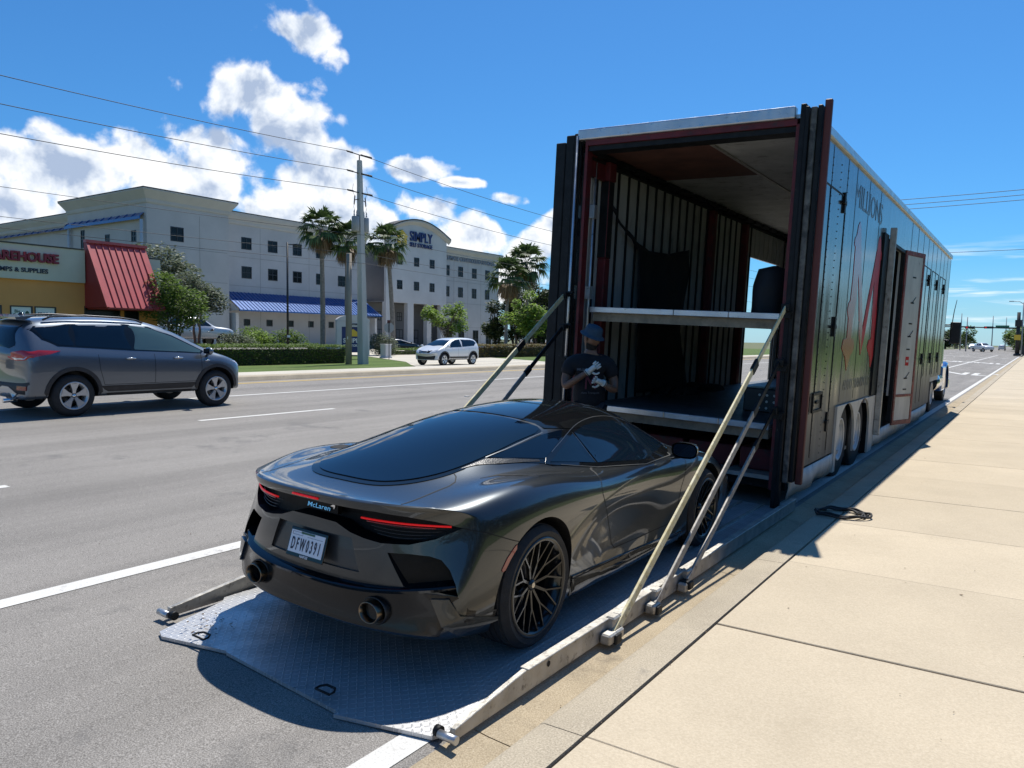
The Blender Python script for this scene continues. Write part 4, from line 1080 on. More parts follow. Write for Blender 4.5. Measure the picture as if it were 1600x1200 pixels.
    c = MB().use(M_ALU, True); c.tube([(-W + .11, .30, .5), (-W + .11, .30, 3.9)], .018, 8)
    for z in (1.4, 2.3, 3.3): c.cbox((-W + .11, .30, z), (.07, .09, .16))
    c.build('track_rod', T)
    mb = MB().use(M_RED, False); mb.box(-W + .06, -W + .12, .12, .6, 3.72, 3.98); mb.build('corner_gusset', T)
    # ceiling
    c = MB().use(M_CEIL, False); c.box(-1.20, -.07, .23, 14.9, 4.028, 4.05); c.box(-2.69, -1.215, 2.32, 14.9, 4.028, 4.05); c.build('ceiling_sheet', T)
    c = MB().use(M_CEILR, False); c.box(-2.69, -1.215, .23, 2.31, 4.026, 4.05); o = c.build('ceiling_sheet', T); o['label'] = 'rust brown ceiling sheet'
    c = MB().use(M_ALUD, False); c.box(-1.23, -1.185, .23, 14.9, 4.012, 4.027); c.build('ceiling_seam', T)
    c = MB().use(M_TBLK, False); 
    for q in range(28): c.box(-W + .06, -W + .20, .3 + q * .52, .3 + q * .52 + .40, 3.955, 4.01)
    c.box(-W + .055, -W + .12, .15, 14.8, 3.91, 3.952); c.build('ceiling_angle', T)
    # decks
    for nm, z, ya, yb in (('upper_deck', 2.11, .18, 6.2), ('lower_deck', .92, .10, 12.0)):
        d = MB().use(M_DECKP, False); d.box(-W + .20, -.24, ya + .05, yb, z - .035, z); o = d.build(nm, T)
        f = MB().use(M_ALU, False); f.box(-W + .20, -1.45, ya - .01, ya + .045, z - .055, z + .012); f.box(-1.445, -.80, ya - .01, ya + .045, z - .055, z + .012); f.box(-.795, -.24, ya - .012, ya + .043, z - .055, z + .012)
        oo = f.build('deck_edge', o); bevel(oo, .005, 1)
        g = MB().use(M_WOOD, False); g.box(-W + .22, -.26, ya + .06, ya + .16, z - .16, z - .057); 
        for q in range(8): g.box(-W + .25, -.28, ya + .7 + q * .72, ya + .76 + q * .72, z - .11, z - .04)
        g.build('deck_beam', o)
    mb = MB().use(M_TBLK, False); mb.box(-W + .06, -.08, 8.9, 9.0, .9, 4.0) if False else None
    fl = MB().use(M_ALUD, False); fl.box(-W + .06, -.08, .25, 13.0, .30, .345); fl.build('well_floor', T)
    for q in range(3):
        r = MB().use(M_RED, False); r.box(-1.9 + q * .62, -1.35 + q * .62, .5, 1.6, .347, .60); o = r.build('ramp_board', T); bevel(o, .02, 2)
    nb = MB().use(mat('trailer_nose_bulkhead', (.02, .02, .022), .7), False); nb.box(-W + .06, -.08, 12.4, 12.46, .35, 4.02); nb.build('bulkhead', T)
    # ---- tarps on the wall
    def tarp(name, pts, x, lab):
        mb = MB().use(M_TARP, True); v, f = fill2d(dense([Vector(p) for p in pts], .12), .12)
        mb.add([(x + .05 * noise.noise(Vector((q.x * 2.3, q.y * .9, 3))) + .03 * noise.noise(Vector((q.x * 7, q.y * 2, 1))), q.x, q.y) for q in v], f)
        o = mb.build(name, None, fixn=False); 
        md = o.modifiers.new('thickness', 'SOLIDIFY'); md.thickness = .012
        o.location = TRX; o.rotation_euler = (0, .045, 0)
        return tag(o, lab, 'tarp')
    tarp('tarp', [(.65, 3.45), (1.0, 3.25), (1.5, 3.08), (1.9, 2.98), (2.6, 3.0), (3.35, 3.14), (3.38, 2.8), (3.30, 2.14), (1.65, 2.14), (1.62, 2.6), (1.60, 2.95), (1.2, 3.13), (.70, 3.36)], -W + .16, 'black tarp hanging on the liner above the upper deck')
    tarp('tarp', [(1.75, 2.02), (3.2, 2.02), (3.45, 1.5), (3.7, .96), (1.8, .96), (1.72, 1.5)], -W + .16, 'black tarp hanging on the wall between the two decks')
    # ---- bottom: frame rail, skirts
    mb = MB().use(M_TBLK, False); mb.box(-W + .1, -.1, .4, 13.0, .18, .298); mb.build('chassis', T)
    # lower dusty panels aft of the wheels with hatch frames
    hp = MB().use(M_TBLK, False)
    for (a, b) in ((.30, .72), (.86, 1.32)):
        for (q0, q1, r0, r1) in ((a, b, 1.02, 1.05), (a, b, 1.22, 1.25), (a, a + .03, 1.052, 1.218), (b - .03, b, 1.052, 1.218)): hp.box(.002, .02, q0, q1, r0, r1)
        hp.cbox((.012, (a + b) / 2, 1.135), (.02, .14, .03))
    hp.build('vent_frame', T)
    for (yy, zz) in ((1.66, 3.5), (1.66, 2.02), (1.66, .86), (10.6, 3.2), (10.6, 1.5), (12.2, 3.2), (12.2, 1.5), (13.8, 3.2), (13.8, 1.5)):
        h = MB().use(M_TBLK, False); h.cbox((.012, yy, zz), (.022, .05, .24)); h.cbox((.024, yy - .04, zz), (.028, .11, .035)); h.cbox((.018, yy + .05, zz), (.016, .05, .05)); h.build('latch', T)
    # door outlines
    for (a, b, c0, c1) in ((.10, 1.78, .50, 3.58), (9.6, 10.9, .55, 3.45), (11.2, 12.5, 1.1, 3.45), (12.9, 14.1, 1.1, 3.45)):
        h = MB().use(M_TBLK, False); t = .008
        h.box(.0, .007, a, b, c1 - t, c1 + t); h.box(.0, .007, a, a + 2 * t, c0, c1 - t - .001); h.box(.0, .007, b - 2 * t, b, c0, c1 - t - .001); h.box(.0, .006, (a + b) / 2 - t * .5, (a + b) / 2 + t * .5, c0, c1 - t - .001)
        h.build('door_outline', T)
    # wheel skirt with two arches
    pts = [(2.18, .10), (2.18, 1.02)]
    pts += [(4.95, 1.02), (4.95, .12), (4.62, .12)]
    def arch(yc): return [(yc + .56 * cos(a), .52 + .50 * sin(a)) for a in [radians(d) for d in range(0, 181, 12)]]
    a2 = [(y_, z_) for y_, z_ in arch(4.02)]; a1 = arch(2.84)
    pl = [(2.16, 1.015), (2.16, .16)] + [(2.285, .16)] + a1[::-1] + [(3.42, .30)] + a2[::-1] + [(4.60, .14), (4.98, .14), (4.98, 1.015)]
    mb = MB().use(M_SKIRT, False); v, f = fill2d([Vector(p) for p in pl], .3)
    mb.add([(.03, q.x, q.y) for q in v] + [(.0, q.x, q.y) for q in v], [tuple(t) for t in f] + [tuple(len(v) + i for i in reversed(t)) for t in f] + [(i, (i + 1) % len(pl), len(v) + (i + 1) % len(pl), len(v) + i) for i in range(len(pl))])
    mb.build('wheel_skirt', T)
    # lower skirts, wavy rubbery sheet
    def skirt(a, b, zt, zb, nm):
        mb = MB().use(M_SKIRT, True); k = max(4, int((b - a) / .14)); vs = []
        for i in range(k + 1):
            yy = a + (b - a) * i / k; wv = .03 * noise.noise(Vector((yy * 1.7, 0, 4)))
            vs += [(.01, yy, zt), (.02 + wv, yy, (zt + zb) / 2), (.0 + wv * 2.0, yy, zb + .05 * noise.noise(Vector((yy * 1.2, 5, 1))))]
        mb.add(vs, [(3 * i + j, 3 * i + 3 + j, 3 * i + 4 + j, 3 * i + 1 + j) for i in range(k) for j in range(2)])
        o = mb.build(nm, T, fixn=False); md = o.modifiers.new('thickness', 'SOLIDIFY'); md.thickness = .012
    skirt(.04, 2.15, .41, .17, 'lower_skirt'); skirt(4.99, 12.2, .41, .16, 'lower_skirt')
    for yc in (2.84, 4.02):
        for x in (-.175, -.47, -W + .175, -W + .47):
            wheel('wheel', T, (x, yc, .515), .515, .285, .26, M_RIMW, 'steel', 1 if x > -1.4 else -1, M_TYRE2)
    mb = MB().use(M_TBLK, False); mb.prism([(.0, 4.64), (.0, 4.67), (-.6, 4.67), (-.6, 4.64)], .12, .9, 'z'); mb.build('mud_flap', T)
    # ---- open side doors
    mb = MB().use(M_TBLK, False); mb.box(-.034, .03, 4.95, 5.0, .42, 3.45); mb.box(-.034, .03, 6.7, 6.74, .42, 3.45); mb.box(-.034, .03, 5.0, 6.7, 3.40, 3.45); mb.build('side_door_frame', T)
    def leaf(y0, ang, w, z0_, z1_, name, inner, edge):
        A = Matrix.Translation((.03, y0, 0)) @ Matrix.Rotation(ang, 4, 'Z')     # leaf lies along local +x
        o = empty(name, (0, 0, 0)); o.parent = T
        m1 = MB().use(M_SKIN, False); m1.box(0, w, .0, .03, z0_, z1_, A); m1.build('leaf_skin', o)
        m2 = MB().use(inner, False); m2.box(.07, w - .07, -.012, -.001, z0_ + .08, z1_ - .08, A); m2.build('leaf_liner', o)
        m3 = MB().use(edge, False)
        for a, b, c, d in ((0, w, z1_ - .075, z1_), (0, w, z0_, z0_ + .075), (0, .065, z0_ + .076, z1_ - .076), (w - .065, w, z0_ + .076, z1_ - .076), (.066, w - .066, z0_ + .50, z0_ + .545)): m3.box(a, b, -.022, -.002, c, d, A)
        m3.build('leaf_frame', o); return o, A
    o, A = leaf(6.76, radians(75), .80, .38, 3.46, 'side_door', M_DWHITE, mat('rust_frame', (.20, .05, .04), .6, var=.5, vscale=9, dirt=((.25, .22, .18), 12, .55, .8)))
    tx = MB().use(M_TBLK, False)
    for q, z in enumerate((3.0, 2.55, 2.18, 1.95, 1.72, 1.20, 1.0)):
        tx.box(.36, .50, -.015, -.0125, z, z + .025, A); 
        if q % 2: tx.bar(A @ Vector((.40, -.014, z)), A @ Vector((.56, -.014, z + .12)), .018, .003, (0, 0, 1))
    tx.build('scrawl_mark', o)
    sg = MB().use(M_LOGOR, False); sg.box(.36, .50, -.015, -.0125, 1.44, 1.60, A); sg.use(M_DWHITE); sg.box(.38, .48, -.018, -.0155, 1.50, 1.54, A); sg.build('warning_sticker', o)
    mb = MB().use(M_ALUD, False); mb.box(.032, .125, 4.965, 5.02, .38, 3.62); ob = mb.build('door_edge_rail', T); bevel(ob, .008, 1)
    mb = MB().use(M_TBLK, False); mb.box(.004, .030, 4.55, 4.94, 1.03, 3.50); mb.build('track_cover', T)
    for y_, m_, z1_ in ((5.25, M_RED, 3.1), (5.62, M_IPAN, 3.4), (5.98, M_RED, 1.6), (6.35, M_TBLK, 3.4)):
        c = MB().use(m_, False); c.box(-.30, -.23, y_, y_ + .22, .36, z1_); c.build('inner_locker_panel', T)
    # ---- red M with flared serifs, printed title lines
    def outline(y0, y1, z0_, z1_, pts): return [(y0 + (y1 - y0) * u, z0_ + (z1_ - z0_) * v) for u, v in pts]
    half = [(.50, .28), (.44, .46), (.34, .73), (.290, .88), (.262, .97), (.235, 1.0), (.205, .97), (.185, .90), (.155, .88), (.15, .84), (.175, .82), (.178, .62), (.165, .47), (.135, .45), (.12, .41), (.138, .37), (.155, .35), (.155, .22), (.085, .21), (.06, .155), (.105, .12), (.15, .09), (.20, .0), (.25, .09), (.295, .12), (.335, .16), (.31, .21), (.245, .22), (.255, .36), (.275, .40), (.29, .52), (.292, .66), (.365, .47), (.43, .25), (.50, .10)]
    ml = outline(2.05, 5.0, 1.46, 3.42, half); mr = [(2 * 3.525 - y_, z_) for y_, z_ in ml][::-1]
    for pl_, m_ in ((ml, M_LOGOF), (mr, M_LOGOR)):
        mb = MB().use(m_, False); v, f = fill2d([Vector(p) for p in pl_], .5); mb.add([(.0052, q.x, q.y) for q in v] + [(.0, q.x, q.y) for q in v], [tuple(t) for t in f] + [(i, (i + 1) % len(pl_), len(v) + (i + 1) % len(pl_), len(v) + i) for i in range(len(pl_))])
        mb.build('logo_half', T)
    R = Matrix(((0, 0, 1, .0025), (1, 0, 0, 0), (0, 1, 0, 0), (0, 0, 0, 1)))
    text_mesh('MILLIONS', .42, .002, M_LOGOP, 'side_lettering', T, R @ Matrix.Translation((2.30, 3.58, 0)), width=2.0)
    text_mesh('AUTO TRANSPORT', .20, .002, M_LOGOP, 'side_lettering', T, R @ Matrix.Translation((2.5, 1.20, 0)), width=1.9)
    return T

# ================================================================== TAIL RAMP
def build_ramp():
    g0 = gz(-3.18)
    T = empty('tail_ramp', (-3.18, 2.55, g0), (0, math.atan(.04), 0), 'bare aluminium tread plate tail ramp lying on the road behind the trailer', 'ramp')
    p = MB().use(M_TREAD, False)
    pl = [(-1.02, .38), (-.93, -.10), (-.86, -.13), (-.42, -.02), (-.405, -.03), (.52, -.085), (.53, -.115), (1.02, .02), (1.06, .10), (1.06, 5.75), (-1.06, 5.75), (-1.06, .42)]
    v, f = fill2d([Vector(q) for q in pl], .3); n = len(v); k = len(pl)
    def hz_(y_): return .022 + .030 * min(1, max(0, (y_ + .10) / .6))
    p.add([(q.x, q.y, hz_(q.y)) for q in v] + [(q.x, q.y, hz_(q.y) - .018) for q in v], [tuple(t) for t in f] + [tuple(n + i for i in reversed(t)) for t in f] + [(i, (i + 1) % k, n + (i + 1) % k, n + i) for i in range(k)])
    p.build('tread_plate', T)
    for sg in (1, -1):
        r = MB().use(M_ALUD, False)
        side = [(.06, .02), (.06, .075), (.62, .140), (5.9, .140), (5.9, .02)]
        r.prism(side, sg * 1.085, sg * 1.115, 'x')
        r.prism([(.64, .138), (5.9, .138), (5.9, .146), (.64, .146)], sg * 1.07, sg * 1.125, 'x')
        o = r.build('side_rail', T); bevel(o, .003, 1)
        c = MB().use(M_ALU, True); c.tube([(sg * 1.05, .03, .048), (sg * 1.15, .03, .048)], .020, 14); c.use(M_TBLK); c.tube([(sg * 1.015, .05, .045), (sg * 1.045, .05, .045)], .026, 12); c.build('roller', T)
        h = MB().use(M_SHUT, True); h.tube([(sg * 1.117, .85, .10), (sg * 1.1175, .85, .10)], .016, 14); h.build('bolt_hole', T)
        for yb in ((1.42, 1.50, 2.05, 2.60) if sg > 0 else (1.45, 2.05, 2.6)):
            b = MB().use(M_ALUD, False); b.box(sg * 1.12 if sg > 0 else -1.19, sg * 1.19 if sg > 0 else -1.12, yb, yb + .11, .02, .085); b.box(min(sg * 1.10, sg * 1.16), max(sg * 1.10, sg * 1.16), yb + .10, yb + .19, .075, .155); o = b.build('strut_bracket', T); bevel(o, .010, 1)
    q = MB().use(M_ALUD, False)
    for i in range(9): q.box(-1.0 + i * .225, -1.0 + i * .225 + .03, 3.6, 5.7, .0525, .068)
    q.build('floor_rib', T)
    for (x, y) in ((-.62, -.06), (.38, -.05)):
        d = MB().use(M_TBLK, True); pts = [(x - .05, y, .060), (x + .05, y, .060), (x + .05, y + .03, .062), (x + .03, y + .055, .064), (x - .03, y + .055, .064), (x - .05, y + .03, .062)]
        d.tube(pts, .006, 8, closed=True); d.build('lifting_ring', T)
    return T
def tl(x, y, z):                # trailer frame to world
    return Matrix.Translation(TRX) @ Matrix.Rotation(.045, 4, 'Y') @ Vector((x, y, z))
def rl(x, y, z):                # ramp frame to world
    return Matrix.Translation((-3.18, 2.55, gz(-3.18))) @ Matrix.Rotation(math.atan(.04), 4, 'Y') @ Vector((x, y, z))
def build_struts():
    sp = [(1.165, 1.52, .06, -.10, -.12, 2.19, M_STRAPY, .060, 'pale yellow worn strap bar at the right, rearmost of the three'),
          (1.165, 2.12, .06, -.12, -.12, 1.62, M_STRAPG, .060, 'bare grey strap bar at the right, middle one of the three'),
          (1.165, 2.68, .08, -.14, -.12, 1.12, M_STRAPG, .055, 'short grey strap bar at the right, foremost of the three'),
          (-1.165, 1.50, .06, -2.74, -.12, 2.25, M_STRAPY, .060, 'pale yellow strap bar on the far side of the dark car'),
          (-1.165, 2.1, .06, -2.74, -.12, 1.86, M_STRAPG, .055, 'grey strap bar on the far side of the dark car')]
    for x, y, z, tx, ty, tz, m, w, lab in sp:
        a = rl(x, y, z); b = tl(tx, ty, tz); d = (b - a).normalized()
        T = empty('strap_bar', a, (0, 0, 0), lab, 'strap bar', 'strap bars between ramp and trailer')
        o = Vector(a); L = (b - a).length
        s = MB().use(m, False); s.bar((0, 0, 0), d * (L * .72), w, .018, (1, 0, 0)); ob = s.build('bar', T); bevel(ob, .003, 1)
        s = MB().use(M_TBLK if m is M_STRAPG else m, False); s.bar(d * (L * .715) + Vector((.004, 0, .003)), d * (L - .04), w * .9, .012, (1, 0, 0)); s.build('webbing', T)
        s = MB().use(M_TBLK, False); s.cbox((0, -.01, -.015), (.085, .075, .06)); ob = s.build('foot_clamp', T); bevel(ob, .01, 2)
        s = MB().use(M_TBLK, False); s.bar(d * (L * .70), d * (L * .74), w * 1.25, .03, (1, 0, 0)); ob = s.build('buckle', T); bevel(ob, .006, 2)
        s = MB().use(M_TBLK, False); s.cbox(tuple(d * (L - .03)), (.08, .06, .08)); ob = s.build('hook', T); bevel(ob, .01, 2)
def build_cargo():
    # covered seat-like bundle standing on the upper deck
    mb = MB().use(M_TARP, True)
    vs = []; nu, nv = 20, 12; c = Vector((-.55, .95, 2.11))
    for i in range(nv + 1):
        t = i / nv; z = t * .58
        r = .25 * (1 - .35 * max(0, t - .55) ** 1.2 * 2) if i < nv else 0.02
        for j in range(nu):
            a = 2 * pi * j / nu; w = r * (1 + .10 * noise.noise(Vector((cos(a) * 2, sin(a) * 2, z * 3))))
            vs.append(tl(*(c + Vector((w * cos(a) * .9, w * sin(a) * 1.2, z + (.0 if i else .0))))))
    mb.add(vs, [(i * nu + j, i * nu + (j + 1) % nu, (i + 1) * nu + (j + 1) % nu, (i + 1) * nu + j) for i in range(nv) for j in range(nu)] + [tuple(range(nu))[::-1], tuple(range(nv * nu, (nv + 1) * nu))])
    o = mb.build('covered_bundle'); tag(o, 'rounded black bundle standing on the upper deck by the right post', 'bundle')
    b = MB().use(M_TBLK, False)
    for q in ((-.52, .55, .25), (-.30, .62, .18)):
        pass
    # crate with round holes by the right post on the lower deck
    T = empty('perforated_box', tl(-.62, 1.5, .92), (0, .045, 0), 'black perforated box on the lower deck beside the right post', 'box')
    s = MB().use(M_BLACKP, False); s.box(-.30, .30, -.18, .18, 0, .30); o = s.build('box_body', T); bevel(o, .02, 2)
    h = MB().use(M_DWHITE, False)
    for i in range(3):
        for j in range(3): h.tube([(-.10 + i * .09, -.1815, .06 + j * .08), (-.10 + i * .09, -.183, .06 + j * .08)], .016, 10)
    h.build('light_hole', T)
    # hose coil on the kerb
    mb = MB().use(M_RUBBER, True); pts = []
    for i in range(150):
        a = 2 * pi * i / 42; r = .19 + .035 * sin(i * .11) + .02 * sin(i * .37)
        pts.append((-1.50 + r * 1.15 * cos(a) + .03 * sin(i * .05), 7.92 + r * .95 * sin(a), .166 + .018 * (i / 150) + .008 * sin(i * .9)))
    mb.tube(pts, .011, 7); o = mb.build('hose_coil'); tag(o, 'loose coil of thin black hose lying on the pavement edge', 'hose')
M_NAVY = None
# ================================================================== BUILDINGS
def stucco(name, col, var=.06):
    return mat(name, col, .85, var=var, vscale=.5, bump=.35, bscale=25, spec=.2)
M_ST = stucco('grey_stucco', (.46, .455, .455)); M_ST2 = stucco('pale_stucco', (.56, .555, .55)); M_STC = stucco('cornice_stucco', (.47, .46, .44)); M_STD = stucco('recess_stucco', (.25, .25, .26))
M_ROOFT = mat('dark_roof_edge', (.06, .055, .05), .7); M_WFR = mat('dark_window_frame', (.02, .02, .025), .4)
M_WGL = mat('building_glass', (.008, .010, .013), .12, spec=.25, var=.4, vscale=.4); M_BLUE = mat('blue_standing_seam', (.012, .085, .30), .30, metal=.2, coat=.4, var=.1)
M_SIGNB = mat('sign_blue', (.012, .03, .14), .5); M_SIGNY = mat('sign_yellow', (.75, .48, .04), .5); M_WHT = mat('white_sign', (.75, .75, .74), .5)
M_SILV = mat('silver_letters', (.20, .21, .24), .4, metal=.2)
def wall_frame(X, Y, Z, d):      # matrix: local x along d (wall run), local y out, z up
    d = Vector(d).normalized(); return None
def window(parent, c, w, h, axis, bars=True, depth=.10, glass=None, fw=.10):
    """axis 'x': wall faces +x (c on wall plane); axis 'y': wall faces -y. window > frame, pane"""
    x, y, z = c
    def B(mb, u0, u1, z0, z1, o0, o1):
        if axis == 'x': mb.box(x + o0, x + o1, y + u0, y + u1, z + z0, z + z1)
        else: mb.box(x + u0, x + u1, y - o1, y - o0, z + z0, z + z1)
    f = MB().use(M_WFR, False)
    B(f, -w / 2, w / 2, h / 2 - fw, h / 2, -.06, .02); B(f, -w / 2, w / 2, -h / 2, -h / 2 + fw, -.06, .02)
    B(f, -w / 2, -w / 2 + fw, -h / 2 + fw, h / 2 - fw, -.06, .02); B(f, w / 2 - fw, w / 2, -h / 2 + fw, h / 2 - fw, -.06, .02)
    if bars: B(f, -fw / 2, fw / 2, -h / 2 + fw, h / 2 - fw, -.05, .01); B(f, -w / 2 + fw, -fw / 2 - .002, -fw / 2, fw / 2, -.05, .008); B(f, fw / 2 + .002, w / 2 - fw, -fw / 2, fw / 2, -.05, .008)
    o = f.build('window', parent)
    g = MB().use(glass or M_WGL, False); B(g, -w / 2 + fw * .5, w / 2 - fw * .5, -h / 2 + fw * .5, h / 2 - fw * .5, -.045, -.03)
    g.build('pane', o); return o
def holed_wall(parent, name, x, y0, y1, z0, z1, holes, m, axis='x', th=.35):
    """wall with real openings: strips between the window rows"""
    us = sorted(set([y0, y1] + [h[0] - h[2] / 2 for h in holes] + [h[0] + h[2] / 2 for h in holes]))
    zs = sorted(set([z0, z1] + [h[1] - h[3] / 2 for h in holes] + [h[1] + h[3] / 2 for h in holes]))
    us = [u for u in us if y0 <= u <= y1]; zs = [z for z in zs if z0 <= z <= z1]
    mb = MB().use(m, False)
    solid = lambda u, z: not any(abs(u - h[0]) < h[2] / 2 and abs(z - h[1]) < h[3] / 2 for h in holes)
    for a, b in zip(zs, zs[1:]):
        run = None
        for c, d in list(zip(us, us[1:])) + [(None, None)]:
            ok = c is not None and solid((c + d) / 2, (a + b) / 2)
            if ok and run is None: run = c
            if not ok and run is not None:
                e = c if c is not None else us[-1]
                if axis == 'x': mb.box(x - th, x, run, e, a, b)
                else: mb.box(run, e, x, x + th, a, b)
                run = None
    # plain faces only: weld the strips
    o = mb.build(name, parent, merge=True)
    return o
def seam_roof(parent, name, p0, p1, p2, p3, m, n, m2=None, rib=.05):
    """sloped standing-seam sheet: p0-p1 top edge, p3-p2 bottom edge; pans and ribs as parts"""
    p0, p1, p2, p3 = map(Vector, (p0, p1, p2, p3)); nn = (p1 - p0).cross(p3 - p0).normalized()
    if nn.z < 0: nn = -nn
    for i in range(n):
        a, b = i / n, (i + 1) / n
        q = [p0.lerp(p1, a), p0.lerp(p1, b), p3.lerp(p2, b), p3.lerp(p2, a)]
        mb = MB().use(m, False); mb.add(q + [v - nn * .03 for v in q], [(0, 1, 2, 3), (7, 6, 5, 4), (0, 4, 5, 1), (1, 5, 6, 2), (2, 6, 7, 3), (3, 7, 4, 0)])
        mb.build(name, parent)
        mb = MB().use(m2 or m, False); mb.bar(q[0] + nn * rib / 2, q[3] + nn * rib / 2, rib * .6, rib, tuple(nn)); mb.build('seam_rib', parent)
def cornice(parent, pts, z0, z1, out, m=None):
    """flared parapet along an open plan polyline (outside = right hand side of travel)"""
    prof = [(0, z0), (.10, z0 + .02), (.16, z0 + .18), (.18, z0 + .40), (.30 + out * .3, z0 + (z1 - z0) * .65), (out, z1 - .16), (out, z1), (-.4, z1 + .01)]
    P = [Vector(p) for p in pts]; mb = MB().use(m or M_STC, False); n = len(P); k = len(prof); vs = []
    for i, p in enumerate(P):
        d0 = (P[i] - P[i - 1]).normalized() if i > 0 else None; d1 = (P[i + 1] - P[i]).normalized() if i < n - 1 else None
        n0 = Vector((d0.y, -d0.x)) if d0 else None; n1 = Vector((d1.y, -d1.x)) if d1 else None
        if n0 and n1: nv = (n0 + n1); nv = nv / max(.3, nv.dot(n0))
        else: nv = n0 or n1
        vs += [(p.x + nv.x * o, p.y + nv.y * o, z) for o, z in prof]
    mb.add(vs, [(i * k + j, (i + 1) * k + j, (i + 1) * k + j + 1, i * k + j + 1) for i in range(n - 1) for j in range(k - 1)])
    mb.build('cornice', parent)
    e = MB().use(M_ROOFT, False); vs = []
    k = 3
    for i, p in enumerate(P):
        d0 = (P[i] - P[i - 1]).normalized() if i > 0 else None; d1 = (P[i + 1] - P[i]).normalized() if i < n - 1 else None
        n0 = Vector((d0.y, -d0.x)) if d0 else None; n1 = Vector((d1.y, -d1.x)) if d1 else None
        if n0 and n1: nv = (n0 + n1); nv = nv / max(.3, nv.dot(n0))
        else: nv = n0 or n1
        vs += [(p.x + nv.x * o, p.y + nv.y * o, z) for o, z in ((out + .012, z1 - .06), (out + .012, z1 + .05), (-.5, z1 + .055))]
    e.add(vs, [(i * k + j, (i + 1) * k + j, (i + 1) * k + j + 1, i * k + j + 1) for i in range(n - 1) for j in range(k - 1)])
    e.build('roof_edge', parent)

